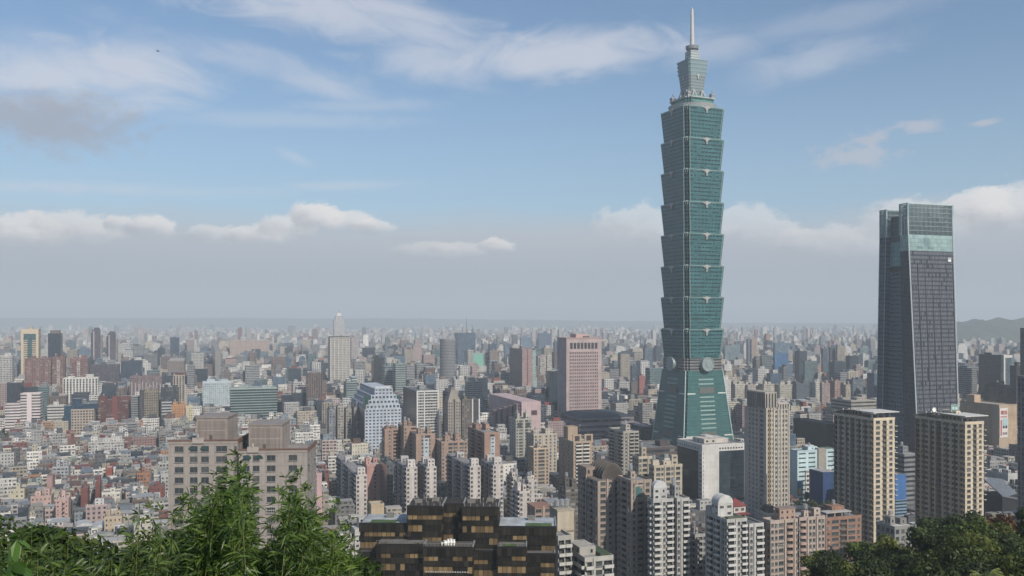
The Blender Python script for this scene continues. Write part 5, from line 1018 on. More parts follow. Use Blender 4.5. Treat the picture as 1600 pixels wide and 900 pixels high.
# brick towers behind
for (xl, xc, xr, yt, Y, fr, sd, cc, lb) in ((597, 601, 622, 672, 820, '.2w2.1r3', 'w2w2w2', 'a1806c', 'brown-pink brick block, leftmost of the brick cluster'), (622, 631, 650, 668, 810, 'w2.2r3', 'r3w2w2', 'a78772', 'brown-pink brick block with a raised corner, second in the cluster'), (640, 650, 680, 680, 790, '.2w2W3.2', 'r3w2w2', 'a98a75', 'brown-pink brick block with a pale blue window strip'), (680, 690, 730, 692, 780, 'w2.2W3W3.1W3w2', 'w2w2w2', 'a88973', 'wide peach-brown block with four window columns'), (731, 757, 781, 678, 800, '.3W3.3', 'w2b3w2b3w2', 'a67f6a', 'brick block with one white window strip and a dark balcony flank')):
    t, w, d, h = apartment(AB, lb, 'apartment block', xl, xc, xr, yt, Y, 'L', 745, cc, fr, sd, 3.3, n=2, maxw=60, phrase='the brick cluster' if xl in (597, 680) else None, group='brown-pink brick blocks')
    if xl in (640, 731): part_box(t, 'pale_strip', -w * .12, w * .18, -d / 2 - .25, -d / 2 + .1, 0, h - 3, 'a9b3bb', FS['small'], None, 3.5, 3.3)
t, w, d, h = apartment(AB, 'salmon pink apartment block with a white roof edge', 'apartment block', 566, 573, 596, 728, 770, 'L', 765, 'bd8b80', '.3w2.2', 'w2w2', 3.3, n=2, depth=24, roofcol=srgb('b8b4ae'))
block(OT, 'dark grey gridded glass office beside the salmon block', 'office block', 594, 604, 619, 726, 740, 'L', 780, '565b60', 'grid', 'curtain', 2.4, 3.3, n=1)
t, w, d, h = apartment(AB, 'pink apartment block with cream edge right of the bamboo tops', 'apartment block', 480, 484, 503, 742, 640, 'L', 790, 'c09a98', '.3w2.3', 'w2w2', 3.2, n=1, depth=20)
# cream and tan towers left of the landmark base
for (xl, xc, xr, yt, Y, fr, sd, cc, nn, lb, ph) in ((796, 806, 831, 656, 930, 'w2W3.1W3w2', 'w2w2w2', 'aeaa9c', 2, 'grey-white tower with two big square loggias at the top', 'the grey-white loggia tower'), (822, 834, 870, 680, 860, 'w2w2.1w2w2w2', 'w2w2w2', 'b7ab98', 2, 'cream tower with small paired windows and a lower right shoulder', 'the cream paired-window tower'), (826, 834, 858, 702, 800, 'w2W4w2', 'w2w2', 'b9a083', 1, 'tan tower with a glazed stair column before the cream tower', None), (873, 896, 927, 692, 780, '.1b4b4.1w1', '.2w2.1w2.2', 'ae957b', 0, 'tan tower with bright white balconies and open roof frames', 'the tan white-balcony tower'), (951, 974, 998, 676, 800, '.1w2.1b4b3', 'b4w2b4', 'a29b8e', 1, 'grey-beige tower with a dark balcony flank in front of the convention hall', 'the grey-beige balcony tower')):
    t, w, d, h = apartment(AB, lb, 'apartment tower', xl, xc, xr, yt, Y, 'L', yt + 70, cc, fr, sd, 3.2, n=nn, maxw=70, phrase=ph, bcol='c9c5ba' if xl == 873 else None)
    if xl == 873:
        part_box(t, 'penthouse', -w * .4, w * .1, 0, d * .3, h + .2, h + 12, 'a88e72', FS['blank']); 
        for x in (-w * .3, w * .28): part_box(t, 'roof_frame', x - 4, x + 4, -d / 2 + .5, -d / 2 + 1.5, h + 1.12, h + 7, 'ad9479'); part_box(t, 'roof_opening', x - 2.2, x + 2.2, -d / 2 + .35, -d / 2 + .6, h + 1.4, h + 5.8, '3f3833')
    if xl == 796:
        for x in (-w * .27, w * .25): part_box(t, 'loggia', x - 2.3, x + 2.3, -d / 2 - .4, -d / 2 + .2, h - 8, h - 3.2, (.04, .045, .05))
block(BL, 'black-roofed dark apartment block left of the ribbed-roof tower', 'apartment block', 872, 884, 906, 764, 590, 'L', 800, '68625c', 'balcony', 'small', 3.3, 3.2, n=2, roofcol=srgb('3b3c3e'))
t, w, d, h = apartment(AB, 'small pinkish house block with a terracotta roof beside the cream shaft', 'house', 831, 836, 862, 794, 470, 'L', 815, 'a98e7c', 'W3.1W3', 'w2w2', 3.3, n=0, depth=12, kit=False)
part_box(t, 'roof', -w / 2 - .3, w / 2 + .3, -d / 2 - .3, d / 2 + .3, h, h + .6, '9b6a52')
block(BL, 'small plain beige hut among trees behind the dark glass building', 'house', 578, 580, 600, 791, 480, 'L', 805, 'b5a07c', 'blank', None, 6, 6, n=0, tank=0, depth=8)
# ---- the dark bronze glass building at the bottom centre
def dark_house():
    Y0 = 300.0; th = R(-1.5); sc = Y0 / F; c = ray(714, Y0)
    t = thing(BL, 'dark bronze glass building with amber blinds and stepped roof terraces', 'building', (c.x, c.y, 0), th)
    m_, q, p = newmat('bronze glass with amber blinds')
    uv = q.add('ShaderNodeUVMap', uv_map='UVMap').outputs[0]; sp = q.add('ShaderNodeSeparateXYZ'); q.l.new(uv, sp.inputs[0])
    cu, cv = q.m('FLOOR', sp.outputs[0]), q.m('FLOOR', sp.outputs[1]); fu = q.m('FRACT', sp.outputs[0]); rnd = q.add('ShaderNodeObjectInfo').outputs['Random']
    wn = q.add('ShaderNodeTexWhiteNoise', noise_dimensions='3D'); q.l.new(q.vec(q.m('FLOOR', q.m('DIVIDE', cu, 3)), cv, q.m('MULTIPLY', rnd, 53)), wn.inputs[0])
    w2 = q.add('ShaderNodeTexWhiteNoise', noise_dimensions='3D'); q.l.new(q.vec(cu, cv, q.m('MULTIPLY', rnd, 31)), w2.inputs[0])
    on = q.m('MULTIPLY', q.m('GREATER_THAN', wn.outputs[0], .34), q.m('GREATER_THAN', w2.outputs[0], .18))
    amb = q.mix(w2.outputs[0], (.06, .040, .022, 1), (.23, .165, .085, 1)); co = q.mix(on, (.014, .013, .012, 1), amb)
    fr = q.m('GREATER_THAN', q.m('ABSOLUTE', q.m('SUBTRACT', fu, .5)), .44)
    q.l.new(q.mix(fr, co, (.03, .027, .023, 1)), p.inputs['Base Color']); p.inputs['Roughness'].default_value = .15; p.inputs['Specular IOR Level'].default_value = .25
    sp_m = facade('bronze spandrel', ww=.0, wh=.0, vline=.75, line=.0, wallgloss=.4, wspec=.10, cellvar=.5)
    def X(px): return (px - 714) * sc
    def vol(x0, x1, yt, y0, y1, roofcol, glass=None, name='wing'):
        h = zat(yt, Y0 + y0); x0, x1 = X(x0), X(x1); n = int((h - 20) // 4.05)
        m = MB(); m.box(x0, x1, y0, y1, 0, h - .6, 0, None, 1.55, 4.05); o = m.build(name, [m_], t)
        for i in range(n):
            z = h - 4.05 * i; s = MB(); zz0 = z - (2.5 if i == 0 else 1.75); s.prism([(x0 - .3, y0 - .3), (x1 + .3, y0 - .3), (x1 + .3, y1 + .2), (x0 - .3, y1 + .2)], zz0, z, 0, 0, 1.55, 9, None, True)
            s.build('spandrel_band', [sp_m], o, color=(.020, .018, .0145))
        part_box(o, 'roof_deck', x0 + .2, x1 - .2, y0 + .5, y1 - .2, h + .004, h + .25, roofcol, M_ROOF)
        part_box(o, 'roof_edge', x0 - .3, x1 + .3, y0 - .34, y0 + .1, h + .01, h + .6, '1c1a18'); part_box(o, 'roof_edge', x1 - .1, x1 + .34, y0 + .12, y1, h + .01, h + .6, '8b8f92')
        return o, x0, x1, h
    gy = 'a3aab0'
    o, x0, x1, h = vol(560, 636, 820, 2, 17, gy); part_box(o, 'grass_patch', x0 + 3.2, x0 + 12, 3.2, 7, h + .26, h + .5, '6f9a3a', M_LEAF)
    o, x0, x1, h = vol(637, 690, 793, 0, 15, '3b332b')
    for i in range(16): x = x0 + .6 + (x1 - x0 - 1.2) * i / 15; part_box(o, 'roof_post', x - .1, x + .1, (.6, 7, 12)[i % 3], (.8, 7.2, 12.2)[i % 3], h + .26, h + 1.2 + (i % 2) * .7, '8b8780')
    vol(690.5, 722, 789, 4.5, 15, '332c26', name='recessed_wing')
    o, x0, x1, h = vol(722.5, 778, 794, 0, 15, '3b332b')
    for i in range(16): x = x0 + .6 + (x1 - x0 - 1.2) * i / 15; part_box(o, 'roof_post', x - .1, x + .1, (.6, 7, 12)[i % 3], (.8, 7.2, 12.2)[i % 3], h + .26, h + 1.2 + (i % 2) * .7, '8b8780')
    o, x0, x1, h = vol(778.5, 868, 824, 2, 17, gy); part_box(o, 'grass_patch', x1 - 10, x1 - 1.2, 3.2, 7, h + .26, h + .5, '6f9a3a', M_LEAF)
    vol(593, 666, 853, -6.5, 1.6, '6c6a66', name='lower_terrace'); vol(666.8, 741, 857, -9, -.4, '57544f', name='lower_terrace'); o, x0, x1, h = vol(778.8, 822, 856, -6, 1.6, '6c6a66', name='lower_terrace'); part_box(o, 'grass_patch', x0 + 2, x0 + 6, -4.8, -2, h + .26, h + .5, '6f9a3a', M_LEAF)
    vol(741.5, 778, 862, -3.5, -.4, '4a4743', name='lower_terrace'); vol(822.8, 866, 866, -3, 1.6, '6c6a66', name='lower_terrace'); vol(562, 592.5, 866, -3, 1.6, '4a4743', name='lower_terrace')
    for (xa, xb, yt, y0) in ((593, 666, 853, -6.5), (666.8, 741, 857, -9), (778.8, 822, 856, -6)):
        hh = zat(yt, Y0 + y0) + .62; m = MB(); a, b = X(xa), X(xb); n_ = int((b - a) / 1.2)
        for i in range(n_ + 1): m.box(a + (b - a - .06) * i / n_, a + (b - a - .06) * i / n_ + .06, y0 - .2, y0 - .14, hh, hh + .95)
        m.box(a, b, y0 - .2, y0 - .12, hh + .951, hh + 1.03); m.build('terrace_railing', M_PAINT, t, color=srgb('8d8a84'))
    for (px, yy, zt, ww_) in ((603, -4, 853, 2.4), (640, -3.5, 853, 1.6), (655, -4.5, 853, 1.2), (800, -4, 856, 1.4), (750, -2.4, 862, 1.2)):
        part_box(t, 'terrace_planter', X(px) - ww_ / 2, X(px) + ww_ / 2, yy - .4, yy + .5, zat(zt, Y0 + yy) - .3, zat(zt, Y0 + yy) + .9, '5d3a34' if px < 610 else '454a35')
    for (px, yt, y_) in ((650, 793, 6), (676, 793, 9), (735, 794, 7), (764, 794, 10), (600, 820, 11), (830, 824, 12)):
        part_box(t, 'roof_unit', X(px) - 1.2, X(px) + 1.2, y_, y_ + 1.8, zat(yt, Y0) - .3, zat(yt, Y0) + 1.3, '77746e')
    for i in range(18):
        x = X(671 + i * 3.7); part_box(t, 'terrace_dash', x - .25, x + .25, -9.62, -9.34, zat(894, 291), zat(892.5, 291), 'b9b5ad')  # row of small pale dashes along the terrace front
    reg(560, 868, 785, 900, 300, Vector((c.x, c.y + 5)), 66, 24, th, 'the dark glass building')
    for i, (px, hh, rr, lb) in enumerate(((690, 1.0, .35, 'small grey pot at the left end of the row on the dark terrace'), (695.5, 1.5, .75, 'fat round white pot on the dark terrace'), (700, 2.0, .5, 'tall tapering white pot, left of the tallest pair on the dark terrace'), (704.5, 2.1, .55, 'tallest white pot on the dark terrace'), (709, 1.9, .45, 'slim white pot right of the tallest on the dark terrace'))):
        zt = zat(857, 291); pt = MB(); pt.cyl(0, 0, rr * .6, 0, hh * .5, 14, 0, rr); pt.cyl(0, 0, rr, hh * .5, hh * .9, 14, 0, rr * .7); pt.cyl(0, 0, rr * .8, hh * .9, hh, 14, 0, rr * .85)
        po = pt.build('plant_pot', M_WHITE, None, (ray(px, 293).x, 293 + 1.2, zt + .26)); tag(po, lb, 'pot', 'pots on the dark terrace')
dark_house()
# ---- the big grey-mauve block with arched top windows behind the bamboo
def arch_block():
    for (xl, xr, yt, pa, pb, py, lb, wins, arcs, fr) in ((263, 371, 693, 303, 351, 653, 'grey-mauve apartment block behind the bamboo, its left and higher half', None, (301, 319), '.8W16.7W14.3W14.8W20.8w6'), (373, 480, 707, 386, 438, 664, 'grey-mauve apartment block behind the bamboo, its right and lower half', None, (387, 405), '.6W14.3W14.10W18.20W18.16')):
        t, w, d, h = apartment(AB, lb, 'apartment block', xl - 1, xl if False else xr, xr + 4, yt, 290, 'R', 900, 'a2978f', fr, 'w2w2w2', 3.35, theta=R(4), depth=20, z0=18, n=0, kit=False, phrase='the grey-mauve block', group='grey-mauve arched blocks') if False else apartment(AB, lb, 'apartment block', xl, xr, xr + 4, yt, 290, 'R', 900, 'a2978f', fr, 'w2w2w2', 3.35, theta=R(4), depth=20, z0=18, n=0, kit=False, phrase='the grey-mauve block', group='grey-mauve arched blocks')
        sc = 290 / F; X = lambda px: (px - (xl + xr) / 2) * sc
        part_box(t, 'roof', -w / 2 + .3, w / 2 - .3, -d / 2 + .3, d / 2 - .3, h, h + .2, '8d857e', M_ROOF); part_box(t, 'parapet', -w / 2 - .1, w / 2 + .1, -d / 2 - .15, -d / 2 + .3, h, h + 1.0, '9b8e86'); part_box(t, 'terracotta_coping', -w / 2 - .3, w / 2 + .3, -d / 2 - .4, -d / 2 + .4, h + 1.02, h + 1.35, '7d5a4b'); part_box(t, 'terracotta_coping', w / 2 - .3, w / 2 + .3, -d / 2 + .42, d / 2, h + .2, h + 1.35, '7d5a4b')
        hz_ = zat(py, 294) - 18
        pt = part_box(t, 'penthouse', X(pa), X(pb), -d / 2 + 3, d / 2 - 3, h + .2, hz_, '9f928a', M_WALL)
        for zz in (h + 1, h + (hz_ - h) * .55): 
            for s in (0, 1): x0 = X(pa) + (X(pb) - X(pa)) * (.06 + .46 * s); part_box(pt, 'recessed_panel', x0, x0 + (X(pb) - X(pa)) * .42, -d / 2 + 2.9, -d / 2 + 3.05, zz, zz + (hz_ - h) * .36, '8d8078', M_WALL)
        part_box(pt, 'cap', X(pa) - .25, X(pb) + .25, -d / 2 + 2.75, d / 2 - 2.75, hz_, hz_ + .5, '8f837b'); part_box(pt, 'door', X((pa + pb) / 2) - .8, X((pa + pb) / 2) + .1, -d / 2 + 2.85, -d / 2 + 3.04, h + .3, h + 2.5, '5a524c')
        for i, cx in enumerate(arcs):
            m = MB(); n = 12; r = 1.3; P = [(X(cx) + r * math.cos(math.pi * k / n), h - 1.9 + r * math.sin(math.pi * k / n)) for k in range(n + 1)]
            m.face([(x, -d / 2 - .12, z) for x, z in P][::-1]); [m.face([(a[0], -d / 2 - .12, a[1]), (a[0], -d / 2 + .05, a[1]), (b[0], -d / 2 + .05, b[1]), (b[0], -d / 2 - .12, b[1])]) for a, b in zip(P, P[1:])]; m.build('arched_window', M_TGLASS, t, color=(.03, .06, .06))
        part_box(t, 'gable', X(sum(arcs) / 2) - 1.8, X(sum(arcs) / 2) + 1.8, -d / 2 - .5, -d / 2 + .1, h + .2, h + 2.0, 'a99c94'); m = MB(); m.cyl(X(sum(arcs) / 2), -d / 2 - .45, .3, h + 2.0, h + 3.2, 8); m.build('finial', M_PAINT, t, color=srgb('b3a79f'))
arch_block()

# ---- rooftop sign and dish on the right-hand beige tower
def roof_sign():
    t, w, d, h = T_ROOF; M_ = t.matrix_basis if False else Matrix.Translation(t.location) @ Matrix.Rotation(TH, 4, 'Z')
    p = M_ @ Vector((0, -d * .12, h + 4.72)); s = thing('rooftop_sign', 'small green rooftop sign with white characters above the right beige tower', 'sign', tuple(p), TH)
    part_box(s, 'panel', -2.6, 2.6, 0, .4, 1.0, 5.2, 'c3ccc9'); part_box(s, 'face', -2.3, 2.3, -.12, -.002, 1.3, 4.9, '1f8276')
    stroke_sign(s, -2.0, 2.2, 1.8, CH1, -.24, 'cfe3de'); stroke_sign(s, .2, 2.2, 1.8, CH2, -.24, 'cfe3de')
    for x in (-2, 2): part_box(s, 'post', x - .12, x + .12, .1, .3, 0, .99, '8b8f8e')
    p = M_ @ Vector((-w * .5 - 0, d * .12, h + 4.0)); q_ = thing('satellite_dish', 'white round satellite dish on the roof of the right beige tower', 'dish', tuple(p), TH)
    m = MB(); n = 20; L = [(.05, .55), (.9, .4), (1.5, 0)]
    ring = lambda r, y: [(r * math.cos(2 * math.pi * i / n), -.3 - (.55 - y) * .9, 2.4 + r * math.sin(2 * math.pi * i / n) - (.55 - y) * .2) for i in range(n)]
    for (r0, y0), (r1, y1) in zip(L, L[1:]):
        A, B = ring(r0, y0), ring(r1, y1)
        for i in range(n): j = (i + 1) % n; m.face([A[i], A[j], B[j], B[i]]); m.face([(v[0], v[1] + .06, v[2]) for v in (B[i], B[j], A[j], A[i])])
    m.build('reflector', M_WHITE, q_); m = MB(); m.tube((0, -.2, 0), (0, -.2, 2.4), .12, 6); m.build('mast', M_DARK, q_)
roof_sign()
# ---- landmarks of the low quarter on the left
for (nm, xl, xc, xr, yt, Y, cc, st, n_, lb, ph) in (
    (AB, 87, 107, 113, 781, 600, 'c09a8f', 'small', 1, 'stepped pink apartment block with a dark stair slot, above the corner bamboo', 'the stepped pink block'),
    (AB, 126, 137, 141, 764, 640, '7a453d', 'blank', 1, 'brick red gable-end slab right of the stepped pink block', 'the brick red slabs'), (AB, 149, 156, 159, 757, 650, '7a423a', 'blank', 1, 'taller narrow brick red slab beside the white house with black windows', None),
    ('house', 159, 188, 192, 770, 640, 'c9c4b6', 'small', 1, 'white house with black round-cornered windows and a grey tin roof', 'the white black-windowed house'), ('house', 163, 190, 194, 808, 560, 'bda98b', 'small', 2, 'cream walk-up with small paired windows, just left of the airy bamboo', 'the cream walk-up'),
    ('house', 165, 175, 178, 732, 760, '9a503e', 'blank', 0, 'bright orange-red box house among grey roofs', 'the orange-red box'), ('house', 214, 234, 237, 740, 745, 'a96c3e', 'messy', 1, 'rust-orange house with a sheet metal top left of the grey-mauve block', 'the rust-orange house'),
    ('house', 233, 257, 261, 761, 660, '84493f', 'small', 1, 'red brick walk-up with white window frames beside the grey-mauve block', 'the red brick walk-up'), ('house', 48, 80, 85, 776, 620, 'c5a094', 'small', 2, 'salmon pink house with a flat roof terrace near the left edge', 'the salmon house'),
    ('house', 15, 38, 43, 765, 640, 'c4bc9e', 'small', 1, 'pale yellow house with a stair tower near the left edge', 'the pale yellow house'), (AB, 82, 107, 111, 730, 720, '9c9ea2', 'messy', 2, 'grey double-fronted apartment block amid the left rooftops', 'the grey double block'),
    (AB, 73, 82, 85, 745, 690, 'ab8480', 'blank', 0, 'narrow dusty pink apartment end wall amid the left rooftops', None), (AB, 138, 193, 198, 690, 850, 'bcb8b4', 'messy', 3, 'long whitish apartment row in the middle of the left rooftops', 'the long whitish row'), ('hall', 208, 243, 247, 685, 870, '95706a', 'punched', 0, 'brick-patterned hall with a pale roof left of the grey-mauve penthouses', 'the brick-patterned hall')):
    Y = F * (CAMZ - {AB: 24, 'house': 17, 'hall': 12}[nm]) / (yt - HY)
    t, w, d, h = block(nm, lb, 'apartment block' if nm == AB else nm, xl, xc, xr, yt, Y, 'R', yt + 24, cc, st, 'small', 3.1, 3.2, n=n_, depth=14, phrase=ph)
    if nm == AB and st == 'small':
        for i in range(8): part_box(t, 'balcony', w * .02, w * .2, -d / 2 - 1.2, -d / 2 + .1, h - 3.2 * i - 3.0, h - 3.2 * i - 2.0, '4b4744')
for i, (px, py, Y) in enumerate(((131, 816, 655), (158, 818, 650))):
    c = ray(px, Y); t = thing('shed', ('left', 'right')[i] + ' of two white arched tin sheds below the stepped pink block', 'shed', (c.x, c.y, 0), R(30)); h = zat(py, Y)
    part_box(t, 'wall', -5.5, 5.5, -7, 7, 0, h - 2, '9c9a95', FS['small']); m = MB(); m.arch(-6, 6, -7.4, 7.4, h - 1.98, 2.6, 10); m.build('roof', M_METAL, t, color=srgb('c9cbcc')); reg(px - 14, px + 14, py, 840, Y, c, 12, 15, R(30))
# ------------------------------------------------------------------ the rest of the city, building by building
WALLS = [('cream', 'beb6a2', 9), ('white', 'd2cec7', 17), ('pale grey', 'a9a7a4', 15), ('grey', '858482', 11), ('pinkish', 'b7a199', 7), ('beige', 'a99b88', 9), ('brown', '7c6559', 5), ('dark grey', '66666a', 4), ('brick red', '8a4a40', 3.2), ('orange-tan', 'b07a4e', 1.6), ('blue-grey', '86929c', 3), ('greenish', '8d9a8c', 2)]
ROOFS = [('grey', '8e9091', 12), ('white', 'c6c5c1', 9), ('pale green', '8c9a90', 2), ('rusty', '7d5a49', 3.2), ('red', '94443c', 2.6), ('dark grey', '55575a', 9), ('bluish', '84909b', 2), ('cream', 'b0a892', 2.5), ('orange', 'a8623e', .6)]
OFFS = [('dark glass', '39444f', 4, 'curtain'), ('blue glass', '50677c', 4, 'curtain'), ('grey', '8b8d90', 5, 'ribbon'), ('white', 'bfbdb8', 5, 'grid'), ('beige', 'b3a590', 4, 'vertical'), ('brown', '7b6860', 3, 'vertical'), ('teal glass', '5c7a7c', 2, 'ribbon'), ('pink-grey', 'a78f8b', 3, 'punched')]
def pick(rng, L): 
    r = rng.uniform(0, sum(x[2] for x in L))
    for x in L:
        r -= x[2]
        if r <= 0: return x
    return L[-1]
def obb_hit(c, w, d):
    for h in HERO:
        dx, dy = c.x - h['c'].x, c.y - h['c'].y; ca, sa = math.cos(h['th']), math.sin(h['th'])
        x, y = dx * ca + dy * sa, -dx * sa + dy * ca; e = math.hypot(w, d) * .40
        if abs(x) < h['w'] / 2 + e + 1.5 and abs(y) < h['d'] / 2 + e + 1.5: return True
    return False
def cap_height(px0, px1, Y, h):
    for q in HERO:
        if q['Y'] > Y and px1 > q['px0'] + 1 and px0 < q['px1'] - 1:
            h = min(h, zat(q['vb'] - 3, Y))
    return h
def at(px, py):                                # ground point seen at that photo position
    Y = F * CAMZ / (py - HY); return Vector(((px - 800) * Y / F, Y))
GREEN = [(-30, 24, 672, 706), (80, 135, 681, 697), (205, 240, 700, 712), (545, 620, 690, 700), (1230, 1300, 610, 660), (1234, 1305, 770, 830), (640, 690, 775, 830), (775, 835, 790, 850), (548, 640, 780, 840), (1130, 1160, 660, 700), (1530, 1600, 700, 722), (1040, 1066, 760, 800)]
def in_green(px, py): return any(a < px < b and c < py < d for a, b, c, d in GREEN)
FILL = []
def zone(theta, Ya, Yb, pxa, pxb, lot, dep, street, block_w, hfun, seed, kindf):
    rng = random.Random(seed); U, V = ang(theta); ext = Yb * 1.2
    v = Ya * .3 - 200; row = 0
    while v < Yb * 1.3:
        rd = rng.uniform(*dep); row += 1
        gap = rng.uniform(.8, 2.2) if row % 2 else street
        u = -ext + rng.uniform(0, 30); run = 0
        while u < ext:
            w = rng.uniform(*lot); c = U * (u + w / 2) + V * (v + rd / 2 + rng.uniform(-.8, .8)); u += w + rng.uniform(.2, 1.2); run += w
            if run > block_w: u += street * rng.uniform(.8, 1.4); run = 0
            if not (Ya <= c.y < Yb): continue
            px = 800 + F * c.x / c.y
            if not (pxa < px < pxb): continue
            if in_green(px, HY + F * CAMZ / c.y): continue
            d = rd * rng.uniform(.82, 1.0); h = hfun(rng, px, c.y)
            if h < 4: continue
            hw = (w * math.cos(theta) + d * abs(math.sin(theta))) / 2 * F / c.y
            h = cap_height(px - hw, px + hw, c.y - d / 2, h)
            if h < 5 or obb_hit(c, w, d): continue
            FILL.append(dict(c=c, w=w, d=d, h=h, th=theta + R(rng.gauss(0, 2.5)), px=px, hw=hw, Y=c.y, yt=HY - F * (h - CAMZ) / (c.y - d / 2), seed=rng.random(), far=kindf))
        v += rd + gap
def h_low(rng, px, Y):
    r = rng.random()
    if r < .80: return rng.choice((3, 3, 4, 4, 4, 5)) * 3.2 + rng.uniform(-.5, 1.2)
    if r < .95: return rng.choice((5, 6, 7)) * 3.2
    return rng.choice((7, 8, 9)) * 3.2 if Y > 650 else 14
def h_mid(rng, px, Y):
    r = rng.random()
    if r < .55: return rng.uniform(13, 22)
    if r < .9: return rng.uniform(20, 38)
    return rng.uniform(35, 55)
def h_far(rng, px, Y):
    r = rng.random()
    if r < .50: return rng.uniform(13, 26)
    if r < .86: return rng.uniform(24, 44)
    if r < .97: return rng.uniform(42, 66)
    return rng.uniform(62, 88)
zone(R(25), 500, 1215, -60, 470, (6, 16), (9.5, 14.5), 7.0, 70, h_low, 11, 0)
zone(TH, 590, 1215, 470, 1640, (9, 22), (12, 18), 9.0, 70, lambda r, px, Y: h_low(r, px, Y) if (Y < 900 or r.random() < .55) else h_mid(r, px, Y), 12, 0)
zone(TH, 1215, 2000, -60, 1660, (11, 26), (13, 21), 11.0, 90, h_far, 13, 1)
zone(TH, 2000, 3600, -60, 1660, (14, 34), (16, 26), 15.0, 110, h_far, 14, 2)
# what of each can be seen: nearest first, keep the highest line covered so far in every photo column
cover = np.full(1700, 900.0)
for px, y in ((0, 806), (60, 800), (120, 812), (165, 832), (200, 778), (250, 765), (300, 738), (340, 705), (375, 692), (405, 735), (440, 718), (470, 708), (500, 745), (545, 765)): cover[px:px + 45] = np.minimum(cover[px:px + 45], y + 14)
items = [('f', f) for f in FILL] + [('h', h) for h in HERO]
items.sort(key=lambda q: q[1]['Y'])
for kd, f in items:
    if kd == 'h':
        a, b = max(0, int(f['px0'])), max(0, min(1600, int(f['px1'])))
        if b > a: cover[a:b] = np.minimum(cover[a:b], f['yt'])
    else:
        a, b = max(0, int(f['px'] - f['hw'])), max(0, min(1600, int(f['px'] + f['hw']) + 1))
        f['vis'] = float(np.maximum(0, cover[a:b] - f['yt']).sum()) if b > a else 0.0
        if b > a: cover[a:b] = np.minimum(cover[a:b], f['yt'])
NUM = ['zero', 'one', 'two', 'three', 'four', 'five', 'six', 'seven', 'eight', 'nine', 'ten', 'eleven', 'twelve', 'thirteen', 'fourteen', 'fifteen', 'sixteen', 'seventeen', 'eighteen', 'nineteen', 'twenty']
ORD = ['leftmost', 'second', 'third', 'fourth', 'fifth', 'sixth', 'seventh', 'eighth', 'ninth', 'tenth', 'eleventh', 'twelfth', 'thirteenth']
for f in FILL:
    rng = random.Random(f['seed']); f['kind'] = 'house' if f['h'] < 17.5 else ('apartment_block' if f['h'] < 46 and rng.random() < .8 else 'office_tower')
    if f['kind'] == 'office_tower': n, cc, _, st = pick(rng, OFFS); f['st'] = st
    else: n, cc, _ = pick(rng, WALLS); f['st'] = rng.choice(('messy', 'messy', 'balcony', 'small', 'punched') if f['kind'] != 'house' else ('messy', 'messy', 'small', 'balcony'))
    rn, rc, _ = pick(rng, ROOFS); k = rng.uniform(.74, 1.1) if f['Y'] < 1215 else rng.uniform(.82, 1.18)
    f.update(wn=n, col=srgb(cc, k), rn=rn, rcol=srgb(rc, rng.uniform(.70, 1.0)))
    f['top'] = rng.choices(('shed', 'gable', 'room', 'flat'), (40, 18, 28, 14) if f['kind'] == 'house' else (14, 5, 60, 21))[0]
    f['tank'] = rng.random() < .55
KEEP = []
for kind, lim in (('house', 290), ('apartment_block', 190), ('office_tower', 110)):
    L = sorted([f for f in FILL if f['kind'] == kind and f['vis'] > 10], key=lambda q: -q['vis'])
    KEEP += L[:lim]
    print(kind, len([f for f in FILL if f['kind'] == kind]), 'visible', len(L))
for f in FILL: f['ind'] = False
for f in KEEP: f['ind'] = True
# labels: look first, then the nearest thing one can name
PH = [h for h in HERO if h['ph'] and h['px1'] > 0 and h['px0'] < 1600]
def where(f):
    x, y = f['px'], f['yt'] + 4; best = None
    for h in PH:
        dx = max(h['px0'] - x, 0, x - h['px1']); dy = max(h['yt'] - y, 0, y - min(h['vb'], 860))
        if h['Y'] > f['Y'] and dx == 0 and dy == 0: dy = 3
        q = math.hypot(dx, dy * 1.3)
        if best is None or q < best[0]: best = (q, h, dx, dy)
    q, h, dx, dy = best
    side = 'left of' if x < (h['px0'] + h['px1']) / 2 else 'right of'
    front = f['Y'] < h['Y']
    if dx < 4: rel = 'in front of' if front else 'behind'
    elif dy > dx * .7: rel = ('lower ' if y > h['yt'] + 20 else 'upper ') + side
    else: rel = side
    if q > 60: rel = 'well ' + rel if 'in front' not in rel else 'far in front of'
    return rel + ' ' + h['ph'], (f['px'])
TOPW = {'shed': '{r} sheet roof', 'gable': '{r} gabled roof', 'room': '{r} roof room', 'flat': 'flat {r} roof'}
for f in KEEP:
    n = min(20, max(2, round(f['h'] / 3.2))); kd = {'house': 'house', 'apartment_block': 'apartments', 'office_tower': 'office block'}[f['kind']]
    f['base'] = f"{f['wn']} {NUM[n] + '-storey' if n < 19 else 'high-rise'} {kd} with {TOPW[f['top']].format(r=f['rn'])}"
    f['rel'], f['key'] = where(f)
from collections import defaultdict
grp = defaultdict(list)
for f in KEEP: grp[f['base'] + ' ' + f['rel']].append(f)
for k, L in grp.items():
    L.sort(key=lambda q: q['px'])
    for i, f in enumerate(L):
        lead = '' if len(L) == 1 else (('left ' if i == 0 else 'right ') if len(L) == 2 else ORD[min(i, 12)] + ' ')
        wds = (lead + f['base'] + ' ' + f['rel']).split()
        if len(wds) > 16: wds = [x for x in wds if x not in ('the', 'just', 'well')]
        f['label'] = ' '.join(wds[:16])
